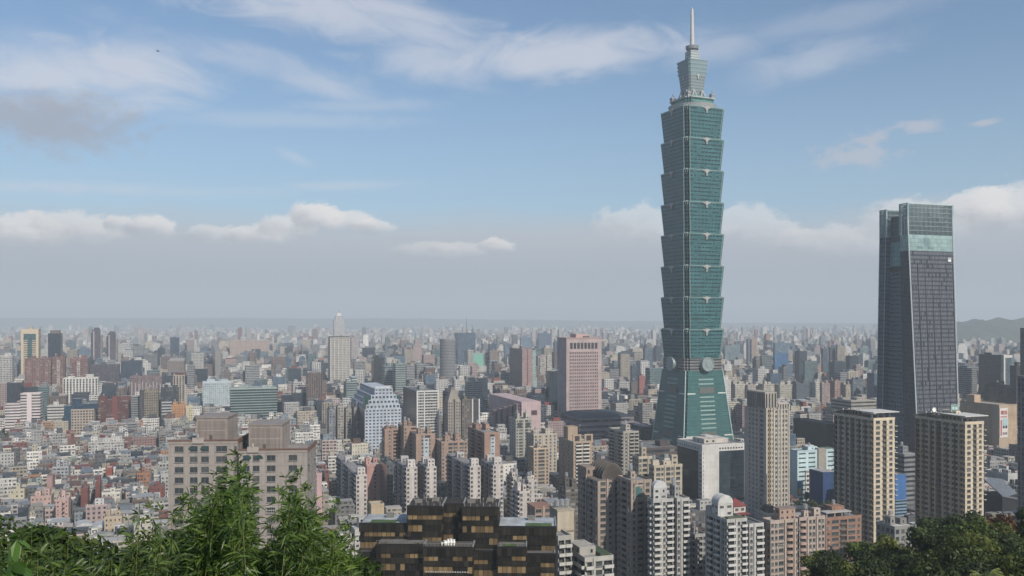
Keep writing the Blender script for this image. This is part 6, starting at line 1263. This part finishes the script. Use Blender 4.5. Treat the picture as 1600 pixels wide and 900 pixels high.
def lid(mb, f, w, d, h, rng, mi):
    """rooftop addition in the thing's own frame"""
    if f['top'] in ('shed', 'gable'):
        a, b = w * rng.uniform(.36, .48), d * rng.uniform(.34, .48); x, y = rng.uniform(-.05, .05) * w, rng.uniform(-.03, .06) * d; e = rng.uniform(2.3, 3.0)
        mb.box(x - a, x + a, y - b, y + b, h, h + e, mi[0], mi[0], 3, 3)
        o = .5; x0, x1, y0, y1 = x - a - o, x + a + o, y - b - o, y + b + o; z = h + e + .02
        if f['top'] == 'shed':
            s = rng.uniform(.3, 1.0); mb.face([(x0, y0, z), (x1, y0, z), (x1, y1, z + s), (x0, y1, z + s)], mi[1]); mb.face([(x0, y1, z + s - .14), (x1, y1, z + s - .14), (x1, y0, z - .14), (x0, y0, z - .14)], mi[1]); mb.face([(x0, y0, z - .14), (x1, y0, z - .14), (x1, y0, z), (x0, y0, z)], mi[1])
        else:
            s = rng.uniform(.8, 1.6); ym = (y0 + y1) / 2
            mb.face([(x0, y0, z), (x1, y0, z), (x1, ym, z + s), (x0, ym, z + s)], mi[1]); mb.face([(x0, ym, z + s), (x1, ym, z + s), (x1, y1, z), (x0, y1, z)], mi[1])
            mb.face([(x0, y1, z), (x0, y0, z), (x0, ym, z + s)], mi[1]); mb.face([(x1, y0, z), (x1, y1, z), (x1, ym, z + s)], mi[1])
    elif f['top'] == 'room':
        a, b = max(1.8, w * rng.uniform(.14, .26)), max(1.8, d * rng.uniform(.16, .30)); x = rng.uniform(-.2, .2) * w; e = rng.uniform(2.8, 5.0) if f['kind'] == 'house' else rng.uniform(3.5, 7)
        mb.box(x - a, x + a, -b, b, h, h + e, mi[0], mi[1], 3, 3)
def unit_box():
    def fn():
        m = MB(); m.box(-.7, .7, -.5, .5, 0, 1.0); o = m.build('roof_unit', M_PAINT); me = o.data; bpy.data.objects.remove(o); return me
    return shared('unit', fn)
WALLN = {'house': 'house', 'apartment_block': 'apartment_block', 'office_tower': 'office_tower'}
GRPN = {'house': 'low houses of the city', 'apartment_block': 'apartment blocks of the city', 'office_tower': 'office towers of the city'}
CATN = {'house': 'house', 'apartment_block': 'apartment block', 'office_tower': 'office block'}
for f in KEEP:
    rng = random.Random(f['seed'] * 7 + 1); w, d, h = f['w'], f['d'], f['h']; bay = rng.uniform(2.6, 3.8); sty = FS[f['st']]; side = FS['small'] if f['st'] in ('messy', 'balcony') and rng.random() < .5 else sty
    if f['vis'] > 55:
        t = thing(WALLN[f['kind']], f['label'], CATN[f['kind']], (f['c'].x, f['c'].y, 0), f['th'], GRPN[f['kind']])
        m = MB(); m.box(-w / 2, w / 2, -d / 2, d / 2, 0, h, 0, None, bay, 3.2, False, [0, 1, 0, 1]); m.build('wall', [sty, side], t, color=f['col'])
        m = MB(); m.box(-w / 2 + .25, w / 2 - .25, -d / 2 + .25, d / 2 - .25, h + .004, h + .12); rc = rng.choice(ROOFC); m.build('roof', M_ROOF, t, color=rc)
        m = MB(); m.box(-w / 2 - .1, w / 2 + .1, -d / 2 - .1, -d / 2 + .2, h - .3, h + .9); m.box(-w / 2 - .1, -w / 2 + .2, -d / 2 + .2, d / 2, h - .3, h + .9); m.box(w / 2 - .2, w / 2 + .1, -d / 2 + .2, d / 2, h - .3, h + .9); m.build('parapet', M_PAINT, t, color=tuple(x * 1.05 for x in f['col']))
        if f['top'] != 'flat':
            m = MB(); lid(m, f, w, d, h + .125, rng, (0, 1))
            if f['kind'] == 'house' and w > 9:
                k = rng.uniform(.5, .9); sx = rng.choice((-1, 1)); m.box(sx * w * .36 - 1.3, sx * w * .36 + 1.3, d * .1, d * .1 + 2.6, h + .125, h + 2.6 + 2.4 * k, 0, 1, 3, 3);
            o = m.build('rooftop_addition', [FS['messy'] if f['top'] != 'room' else FS['small'], M_METAL], t, color=f['rcol'])
        if f['kind'] == 'house':
            for i in range(rng.choice((1, 2, 2, 3))):     # awnings and floor ledges on the street side
                z = 3.2 * rng.randint(1, max(1, int(h / 3.2) - 1)); m = MB(); a = w * rng.uniform(.2, .45); x = rng.uniform(-.05, .05) * w
                m.face([(x - a, -d / 2 - 1.0, z), (x + a, -d / 2 - 1.0, z), (x + a, -d / 2 - .02, z + .5), (x - a, -d / 2 - .02, z + .5)]); m.face([(x - a, -d / 2 - .02, z + .42), (x + a, -d / 2 - .02, z + .42), (x + a, -d / 2 - 1.0, z - .08), (x - a, -d / 2 - 1.0, z - .08)]); m.face([(x - a, -d / 2 - 1.0, z - .08), (x + a, -d / 2 - 1.0, z - .08), (x + a, -d / 2 - 1.0, z), (x - a, -d / 2 - 1.0, z)])
                m.build('awning', M_METAL, t, color=srgb(rng.choice(('9a9c9c', 'b9b8b4', '7f8e88', '8d6a5c'))))
        if f['vis'] > 80:
            for _ in range(rng.choice((1, 2, 3))):
                sx_ = rng.choice((-.42, .42)); o = link('roof_unit', unit_box(), t, (sx_ * w, rng.uniform(-.42, .42) * d, h + .13), rng.choice((0, 1.5708)), rng.choice(((.32, .32, .31), (.16, .17, .18), (.42, .41, .38), (.22, .17, .14)))); o.scale = (rng.uniform(.5, 1.2), rng.uniform(.5, 1.2), rng.uniform(.6, 1.7))
        if f['tank']: link('water_tank', water_tank_mesh(), t, (rng.choice((-.38, .38)) * w, rng.choice((-.34, .34)) * d, h + .13))
        if rng.random() < .3 and f['vis'] > 150: link('antenna', mast_mesh(), t, (rng.uniform(-.4, .4) * w, rng.uniform(-.3, .3) * d, h + .13)).scale = (1, 1, rng.uniform(.6, 1.1))
    else:
        m = MB(); m.box(-w / 2, w / 2, -d / 2, d / 2, 0, h, 0, 2, bay, 3.2, False, [0, 1, 0, 1]); lid(m, f, w, d, h + .01, rng, (1, 3))
        tag(m.build(WALLN[f['kind']], [sty, side, M_ROOF, M_METAL], None, (f['c'].x, f['c'].y, 0), f['th'], f['col']), f['label'], CATN[f['kind']], GRPN[f['kind']])
# everything farther or smaller: one mass
def far_city():
    rng = random.Random(99); mb = MB(); tint = []; sm = ['messy far', 'punched far', 'ribbon far', 'curtain far']
    m_rf, q, p = newmat('far roofs'); a = q.add('ShaderNodeAttribute', attribute_name='tint'); q.l.new(q.mix(.55, a.outputs['Color'], (.30, .30, .30, 1)), p.inputs['Base Color']); p.inputs['Roughness'].default_value = .85
    def add(c, w, d, h, th, col, si, top):
        U, V = ang(th); P = [c - U * w / 2 - V * d / 2, c + U * w / 2 - V * d / 2, c + U * w / 2 + V * d / 2, c - U * w / 2 + V * d / 2]
        n0 = len(mb.f); mb.prism([(p.x, p.y) for p in P], 0, h, si, 4, 3.4, 3.4)
        if top:
            k = rng.uniform(.2, .4); s = rng.uniform(-.2, .2) * w; Q = [c + U * (s + a_ * w * k) + V * b_ * d * k for a_, b_ in ((-1, -1), (1, -1), (1, 1), (-1, 1))]
            mb.prism([(p.x, p.y) for p in Q], h, h + rng.uniform(3, 7), 0, 4, 3.4, 3.4)
        tint.extend([col] * (len(mb.f) - n0))
    pal = WALLS
    for f in FILL:
        if not f['ind'] and f['px'] > -40 and f['px'] < 1640: add(f['c'], f['w'], f['d'], f['h'], f['th'], f['col'], {'messy': 0, 'balcony': 0, 'small': 1, 'punched': 1, 'grid': 1, 'vertical': 1, 'ribbon': 2, 'curtain': 3}[f['st']], f['top'] != 'flat')
    for Ya, Yb, pitch in ((3600, 6200, 42), (6200, 9500, 62), (9500, 11900, 95)):
        U, V = ang(TH); ext = Yb * 1.15; n = int(ext / pitch)
        for i in range(-n, n):
            for j in range(int(Ya * .4 / pitch), int(Yb * 1.25 / pitch)):
                c = U * (i + rng.uniform(-.25, .25)) * pitch + V * (j + rng.uniform(-.25, .25)) * pitch
                if not Ya <= c.y < Yb or abs(c.x / c.y) > .63: continue
                px = 800 + F * c.x / c.y
                if px > 1490 and c.y > 4500 and rng.random() < .8: continue
                if rng.random() < .16: continue
                r = rng.random(); h = rng.uniform(14, 30) if r < .5 else rng.uniform(26, 48) if r < .88 else rng.uniform(46, 72) if r < .985 else rng.uniform(70, 112)
                w = pitch * rng.uniform(.4, .8) * (.75 if h > 45 else 1); d = pitch * rng.uniform(.35, .7) * (.75 if h > 45 else 1)
                hw = w * .7 * F / c.y; h = cap_height(px - hw, px + hw, c.y, h)
                if h < 6 or obb_hit(c, w, d): continue
                _, cc, _ = pick(rng, pal); add(c, w, d, h, TH + (0 if rng.random() < .8 else R(rng.uniform(-30, 30))), srgb(cc, rng.uniform(.8, 1.2)), rng.choice((0, 0, 1, 1, 2, 3)), rng.random() < .6)
    o = mb.build('distant_city', [FS[s] for s in sm] + [m_rf])
    at_ = o.data.attributes.new('tint', 'FLOAT_COLOR', 'FACE'); at_.data.foreach_set('color', np.array([(*c, 1) for c in tint], dtype=np.float32).ravel())
    tag(o, 'hazy mass of countless far city blocks stretching to the horizon', 'city', None, 'stuff')
    print('far boxes', len(mb.f))
far_city()
# ------------------------------------------------------------------ trees and plants
def leaf_mesh(name, P, mats, val):
    """P: (n, 4, 3) quads"""
    n = len(P); me = bpy.data.meshes.new(name); me.vertices.add(n * 4); me.vertices.foreach_set('co', P.astype(np.float32).ravel())
    me.loops.add(n * 4); me.loops.foreach_set('vertex_index', np.arange(n * 4, dtype=np.int32))
    me.polygons.add(n); me.polygons.foreach_set('loop_start', np.arange(0, n * 4, 4, dtype=np.int32)); me.polygons.foreach_set('loop_total', np.full(n, 4, dtype=np.int32))
    me.update(calc_edges=True)
    at_ = me.attributes.new('leafv', 'FLOAT', 'FACE'); at_.data.foreach_set('value', val.astype(np.float32))
    for m in mats: me.materials.append(m)
    return me
def unit(v): return v / np.maximum(1e-6, np.linalg.norm(v, axis=-1, keepdims=True))
def crown_mesh(seed, rad, hgt, z0, lobes, leaves, size, name='crown'):
    rg = np.random.default_rng(seed)
    C = unit(rg.normal(size=(lobes, 3))) * (rg.random((lobes, 1)) ** .5) * np.array([rad * .68, rad * .68, hgt * .33]) + np.array([0, 0, z0 + hgt * .52])
    Rl = rad * rg.uniform(.26, .46, lobes)
    bright = rg.uniform(0, 1, lobes)
    li = rg.integers(0, lobes, leaves); d = unit(rg.normal(size=(leaves, 3)) + np.array([0, 0, .35]))
    pos = C[li] + d * (Rl[li] * rg.uniform(.62, 1.08, leaves))[:, None] * np.array([1, 1, .78])
    nrm = unit(d + rg.normal(size=(leaves, 3)) * .55); a = unit(np.cross(nrm, rg.normal(size=(leaves, 3)))); b = np.cross(nrm, a)
    s = size * rg.uniform(.6, 1.35, leaves)[:, None]
    P = np.stack([pos - a * s - b * s * .1, pos + b * s * .55, pos + a * s + b * s * .1, pos - b * s * .55], 1)
    val = np.clip(bright[li] * .6 + rg.random(leaves) * .4, 0, 1)
    return leaf_mesh(name, P, [M_LEAF], val), C
def tree_proto(seed, name, rad, hgt, lobes, leaves, size, trunk_h):
    me, C = crown_mesh(seed, rad, hgt, trunk_h, lobes, leaves, size)
    t = thing(name, '', 'tree'); o = link('crown', me, t); o['tint'] = 1
    m = MB(); r = rad * .055; m.tube((0, 0, -1.5), (.1, 0, trunk_h), r * 1.3, 7, r)
    m.tube((.1, 0, trunk_h - .02), (0, .1, trunk_h + hgt * .45), r, 6, r * .4)
    for c in C[:7]: m.tube((.1, 0, trunk_h * .85), tuple(c), r * .6, 5, r * .15)
    m.build('trunk', M_BARK, t); return t
def drop(t):
    for c in list(t.children): bpy.data.objects.remove(c)
    bpy.data.objects.remove(t)
big = [tree_proto(50 + i, 'broadleaf_tree', rr, hh, lb, 5200, .34, 3.0) for i, (rr, hh, lb) in enumerate(((5.6, 10, 24), (6.4, 10.5, 30), (5.0, 11, 20), (6.0, 9.5, 26)))]
small = [tree_proto(80 + i, 'street_tree', rr, hh, lb, 620, .55, 2.2) for i, (rr, hh, lb) in enumerate(((3.8, 7, 9), (4.6, 7.5, 11), (3.2, 8, 8)))]
rng = random.Random(5)
GRE = [(.040, .062, .015), (.050, .074, .017), (.034, .054, .017), (.064, .086, .017), (.042, .058, .021), (.082, .100, .020)]
used = set(); allw = []
for j in range(7):
    Y = 204 - 17 * j; px = 1284 + (j % 2) * 16 + j * 3
    while px < 1665:
        py = interp(WOOD, px) + (204 - Y) * .95
        if py < 935: allw.append((px + rng.uniform(-8, 8), Y + rng.uniform(-6, 6), j))
        px += rng.uniform(44, 62) * (1 + j * .07)
ROWN = ['back', 'second', 'third', 'fourth', 'fifth', 'sixth', 'front']
byrow = defaultdict(list)
for a in allw: byrow[a[2]].append(a)
WOODTREES = []
for j, L in byrow.items():
    L.sort()
    for i, (px, Y, _) in enumerate(L):
        x = (px - 800) * Y / F; k = rng.randrange(4); col = rng.choice(GRE); sc = rng.uniform(.85, 1.12); red = (j == 0 and px > 1560 and 'r' not in used)
        if red: used.add('r'); col = (.12, .062, .03)
        b_ = rng.uniform(.8, 1.25); col = tuple(c * b_ for c in col)
        tone = 'russet-tinged' if red else ('yellow-green' if col[0] > .07 else ('mid-green' if col[0] > .047 else 'dark green'))
        o = dup(big[k], (x, Y, ground_z(x, Y) - .3), rng.uniform(0, 6.28), sc, f"{tone} leafy tree, {('leftmost' if i == 0 else ORD[i] + ' from left') if i < 13 else 'rightmost'} in {ROWN[j]} row of the wooded hill", col)
        o['group'] = 'trees on the wooded hill'; WOODTREES.append((px, Y))
# one palm among them
pt = thing('palm_tree', 'pale feathery palm rising among the dark trees of the wooded hill', 'palm tree', ((1536 - 800) * 118 / F, 118, ground_z((1536 - 800) * 118 / F, 118)))
m = MB(); m.tube((0, 0, -1), (.3, 0, 10.2), .22, 7, .15); m.build('trunk', M_BARK, pt)
Q = []; rg = np.random.default_rng(4)
for i in range(16):
    a = i * 2.4; e = rg.uniform(.2, 1.1); L = rg.uniform(2.2, 3.0); prev = np.array([.3, 0, 10.2]); dirv = np.array([math.cos(a) * math.cos(e), math.sin(a) * math.cos(e), math.sin(e)])
    for k in range(12):
        nxt = prev + dirv * L / 12; dirv = unit(dirv + np.array([0, 0, -.12])); sd = unit(np.cross(dirv, [0, 0, 1]))
        for s in (-1, 1): tip = nxt + sd * s * .55 * math.sin(math.pi * (k + 1.5) / 14) + dirv * .3 + np.array([0, 0, -.22]); Q.append([prev, nxt, tip, tip - dirv * .06])
        prev = nxt
pf = link('fronds', leaf_mesh('fronds', np.array(Q), [M_LEAF], rg.random(len(Q))), pt, None, 0, (.12, .15, .05))
# undergrowth between the trunks on the hill
rg = np.random.default_rng(12); n = 26000; px = rg.uniform(1200, 1720, n); Y = rg.uniform(85, 225, n); x = (px - 800) * Y / F
z = np.array([ground_z(a, b) for a, b in zip(x, Y)]) + rg.uniform(.1, 1.8, n); pos = np.stack([x, Y, z], 1)
nr = unit(rg.normal(size=(n, 3)) + [0, 0, .8]); a = unit(np.cross(nr, rg.normal(size=(n, 3)))); b = np.cross(nr, a); s = rg.uniform(.35, .8, (n, 1))
uo = link('undergrowth', leaf_mesh('undergrowth', np.stack([pos - a * s, pos + b * s * .5, pos + a * s, pos - b * s * .5], 1), [M_LEAF], rg.random(n)), None, None, 0, (.030, .045, .014)); tag(uo, 'low leafy undergrowth covering the wooded hill between the trees', 'undergrowth', None, 'stuff')
# trees of parks and streets
def park(px0, px1, py0, py1, n, lab, grp, seed, kinds=small, sc=(.8, 1.25), cols=GRE):
    rg = random.Random(seed); k = 0; tries = 0
    while k < n and tries < n * 12:
        tries += 1; p = at(rg.uniform(px0, px1), rg.uniform(py0, py1))
        if obb_hit(p, 3, 3): continue
        if any((f['c'] - p).length < max(f['w'], f['d']) * .62 + 2 for f in FILLNEAR(p)): continue
        c = rg.choice(cols); b_ = rg.uniform(.8, 1.4); o = dup(rg.choice(kinds), (p.x, p.y, 0), rg.uniform(0, 6.28), rg.uniform(*sc), lab, tuple(x * b_ for x in c)); o['group'] = grp; k += 1
GRID = defaultdict(list)
for f in FILL: GRID[(int(f['c'].x // 60), int(f['c'].y // 60))].append(f)
def FILLNEAR(p):
    i, j = int(p.x // 60), int(p.y // 60); return [f for a in (-1, 0, 1) for b in (-1, 0, 1) for f in GRID.get((i + a, j + b), ())]
for args in ((1232, 1302, 612, 662, 75, 'dark green tree of the dense park behind the dark box hall', 'park trees', 1), (1234, 1306, 772, 832, 16, 'green tree on the street before the light blue building', 'trees before the light blue building', 2), (636, 700, 778, 835, 9, 'green tree between the white end-wall blocks and the dark glass roof', 'trees behind the dark glass roof', 3), (775, 838, 792, 850, 16, 'olive green tree right of the dark glass building roof', 'trees right of the dark roof', 4), (545, 640, 785, 842, 14, 'green tree left of the dark glass building roof', 'trees left of the dark roof', 5), (530, 622, 691, 701, 16, 'dark street tree below the four grey apartment towers', 'street trees below the grey towers', 6),
             (-20, 26, 675, 706, 8, 'dark green tree among the rooftops at the left edge', 'trees at the left edge', 7), (80, 136, 682, 697, 12, 'dark green tree in the clump among the left rooftops', 'trees among the left rooftops', 8), (1130, 1160, 660, 700, 8, 'dark tree right of the green skyscraper base', 'trees by the skyscraper base', 9), (1530, 1600, 700, 724, 10, 'dark tree below the sand-coloured mall', 'trees below the mall', 10), (1036, 1068, 760, 805, 8, 'green tree in the gap below the white and dark glass office', 'trees below the white office', 11), (870, 1000, 700, 735, 10, 'dark tree in the courts before the convention hall', 'trees before the convention hall', 13)):
    park(*args)
park(-20, 540, 640, 800, 95, 'small dark tree wedged between low rooftops on the left', 'trees between the rooftops', 20, small, (.6, .95))
park(600, 1640, 640, 760, 30, 'small tree in a street between the apartment blocks', 'trees between the apartment blocks', 21, small, (.7, 1.0))
for t in big + small: drop(t)
# ------------------------------------------------------------------ bamboo right below the lookout
LINE = [(-60, 806), (0, 803), (40, 798), (80, 806), (120, 812), (150, 838), (172, 842), (190, 790), (215, 768), (255, 768), (285, 752), (305, 738), (330, 716), (352, 692), (376, 682), (390, 712), (402, 790), (418, 800), (434, 740), (450, 716), (466, 702), (482, 735), (500, 775), (518, 768), (538, 758), (550, 800), (575, 870)]
def bamboo_clump(name, label, pxs, Yr, extra, seed, col, dense=1.0, low=(40, 175), leafL=(.065, .13)):
    rg = np.random.default_rng(seed); rr = random.Random(seed); Ym = sum(Yr) / 2; xm = (sum(pxs) / 2 - 800) * Ym / F; gz = ground_z(xm, Ym)
    t = thing(name, label, 'bamboo', (xm, Ym, gz)); Q = []; V = []; base0 = np.array([xm, Ym, gz])
    def leaf(p, d, L, w):
        d = unit(d); sd = np.cross(d, rg.normal(size=3)); sd = sd / max(1e-6, np.linalg.norm(sd)); dr = np.array([0, 0, -.28 * L]); v = rr.random()
        p1 = p + d * L * .35; p2 = p + d * L * .72 + dr * .45; tip = p + d * L + dr
        Q.append([p, p1 + sd * w, p1 - sd * w, p]); Q.append([p1 - sd * w, p1 + sd * w, p2 + sd * w * .7, p2 - sd * w * .7]); Q.append([p2 - sd * w * .7, p2 + sd * w * .7, tip, tip]); V.extend([v] * 3)
    culms = []
    px = pxs[0]
    while px < pxs[1]: culms.append((px, rr.uniform(0, 16), rr.uniform(*Yr))); px += 17 / dense
    for _ in range(extra): culms.append((rr.uniform(*pxs), rr.uniform(*low), rr.uniform(Yr[0] - .8, Yr[1])))
    for (px, off, Y) in culms:
        top = np.array([(px - 800) * Y / F, Y, zat(interp(LINE, px) + off + 26, Y)]); gx = top[0] + rr.uniform(-.25, .25) + (xm - top[0]) * .3; gy = Y + rr.uniform(-.2, .2); b = np.array([gx, gy, ground_z(gx, gy) - .05])
        H = top[2] - b[2]
        if H < .35: continue
        bend = np.array([rr.uniform(-.12, .12), rr.uniform(-.12, .12), 0]); pts = [b + (top - b) * s + bend * (s * s - s) * 2 for s in np.linspace(0, 1, 9)]
        sm = MB()
        for i in range(8): sm.tube(pts[i] - base0, pts[i + 1] - base0, .009 * (1 - i / 9.5), 5, .009 * (1 - (i + 1) / 9.5))
        sm.build('stem', M_STEM, t)
        s = .16
        while s < 1.0:
            k = s * 8; i = min(7, int(k)); p = pts[i] + (pts[i + 1] - pts[i]) * (k - i)
            for _ in range(1 if rr.random() < .35 else 2):
                az_, e = rr.uniform(0, 6.283), rr.uniform(.0, .95); L = rr.uniform(.06, .18) * (1.25 - .75 * s); d = np.array([math.cos(az_) * math.cos(e), math.sin(az_) * math.cos(e), math.sin(e)])
                nl = rr.randint(6, 10)
                for q in range(nl):
                    f = (q + 1) / nl; pp = p + d * L * f + np.array([0, 0, -.05 * f * f]); dd = unit(d + rg.normal(size=3) * .55 + np.array([0, 0, -.05])); leaf(pp, dd, rr.uniform(*leafL), rr.uniform(.0045, .008))
            s += rr.uniform(.055, .085) / max(.6, H) * 1.15
        for q in range(5): leaf(pts[8], unit(np.array([rr.uniform(-.7, .7), rr.uniform(-.7, .7), rr.uniform(.1, 1)])), rr.uniform(*leafL), .008)
    P = np.array(Q) - base0
    o = link('foliage', leaf_mesh('foliage', P, [M_BAMBOO], np.array(V)), t, None, 0, col); return len(Q)
M_STEM = plain('bamboo stem', (.11, .12, .04), .5, var=.3, scale=6)
n = 0
for args in (('bamboo_clump', 'low dark bamboo thicket at the bottom left corner', (-70, 88), (5.2, 7.4), 170, 1, (.058, .096, .024)), ('bamboo_clump', 'low bamboo thicket right of the corner one, under a gap showing houses', (90, 182), (5.4, 7.6), 100, 2, (.060, .100, .025)), ('bamboo_clump', 'loose bamboo clump with pale airy tips left of the tallest', (184, 282), (6.2, 8.4), 66, 3, (.072, .114, .034)),
             ('bamboo_clump', 'left shoulder of the tallest bamboo, stepping up to its peak', (284, 338), (6.6, 8.2), 60, 4, (.062, .108, .025), 1.4), ('bamboo_clump', 'tallest bamboo clump, its tip before the grey-mauve block', (339, 396), (6.4, 8.0), 66, 5, (.065, .113, .026), 1.7), ('bamboo_clump', 'bamboo clump right of the tallest, with a pointed top', (424, 488), (6.6, 8.4), 70, 6, (.060, .105, .025), 1.5), ('bamboo_clump', 'rightmost bamboo clump with bright green tips', (490, 560), (6.8, 8.4), 62, 7, (.078, .130, .028), 1.2)):
    n += bamboo_clump(*args)
print('bamboo faces', n)
for i, (px, py, Y, rad, col, lab) in enumerate(((8, 812, 7.4, .62, (.034, .060, .016), 'dark leafy bush filling the bottom left corner behind the broad leaves'), (92, 826, 7.2, .60, (.040, .066, .018), 'dark leafy bush right of the corner bush'), (178, 848, 7.0, .55, (.036, .062, .017), 'low leafy bush under the gap in the bamboo'), (262, 838, 7.3, .58, (.044, .074, .020), 'leafy bush at the foot of the airy bamboo clump'), (350, 842, 7.6, .60, (.036, .064, .017), 'leafy bush at the foot of the tallest bamboo'), (440, 850, 7.6, .58, (.040, .070, .018), 'leafy bush between the two right bamboo clumps'), (520, 872, 7.7, .50, (.042, .074, .018), 'small leafy bush below the rightmost bamboo'))):
    top = zat(py, Y); x = (px - 800) * Y / F; gz = ground_z(x, Y); hh = rad * 1.5; me, C = crown_mesh(300 + i, rad, hh, top - hh * 1.02 - gz, 30, 9500, .031)
    t = thing('leafy_bush', lab, 'bush', (x, Y, gz)); link('foliage', me, t, None, 0, col)
    for k in range(5): m = MB(); m.tube((.06 * (k - 2), .02 * k, 0), tuple(C[k]), .012, 5, .005); m.build('stem', M_BARK, t)
def shrub():
    rg = np.random.default_rng(3); Y = 2.6; x = (6 - 800) * Y / F; gz = ground_z(x, Y); t = thing('broadleaf_shrub', 'close broad-leaved shrub poking in at the bottom left corner', 'shrub', (x, Y, gz)); Q = []; V = []
    for px, py in ((4, 845), (14, 862), (22, 880), (8, 888), (-6, 858), (30, 896), (2, 872), (18, 898), (36, 905), (-4, 900)):
        p = np.array([(px - 800) * Y / F - x + 0, rg.uniform(-.15, .15), zat(py, Y) - gz]); 
        m = MB(); m.tube((rg.uniform(-.03, .03), 0, 0), p, .004, 5, .0025); m.build('stem', M_STEM, t)
        for _ in range(6):
            d = unit(rg.normal(size=3) + [0, -.2, .5]); s = unit(np.cross(d, rg.normal(size=3))); L = rg.uniform(.035, .06); w = L * .26; a = p; b = p + d * L * .4; c = p + d * L * .8 - np.array([0, 0, .008]); e = p + d * L - np.array([0, 0, .016])
            Q += [[a, b + s * w, b - s * w, a], [b - s * w, b + s * w, c + s * w * .75, c - s * w * .75], [c - s * w * .75, c + s * w * .75, e, e]]; V += [rg.random()] * 3
    link('foliage', leaf_mesh('foliage', np.array(Q), [M_BAMBOO], np.array(V)), t, None, 0, (.055, .115, .024))
shrub()
# a bird high on the left
bm = MB(); 
for (z0, y0, r0), (z1, y1, r1) in (((0, -.22, .02), (.01, -.1, .055)), ((.01, -.1, .055), (.0, .08, .06)), ((0, .08, .06), (0, .26, .015))): bm.tube((0, y0, z0), (0, y1, z1), r0, 8, r1)
for s in (-1, 1): bm.face([(0.0, -.09, .03), (s * .2, -.05, .10), (s * .42, .05, .06), (s * .2, .06, .09), (0, .08, .03)]); bm.face([(0, .08, .022), (s * .2, .06, .082), (s * .42, .05, .052), (s * .2, -.05, .092), (0, -.09, .022)])
bo = bm.build('bird', M_DARK, None, ((247 - 800) * 120 / F, 120, zat(80, 120)), R(60)); tag(bo, 'small dark bird gliding high in the sky at upper left', 'bird')
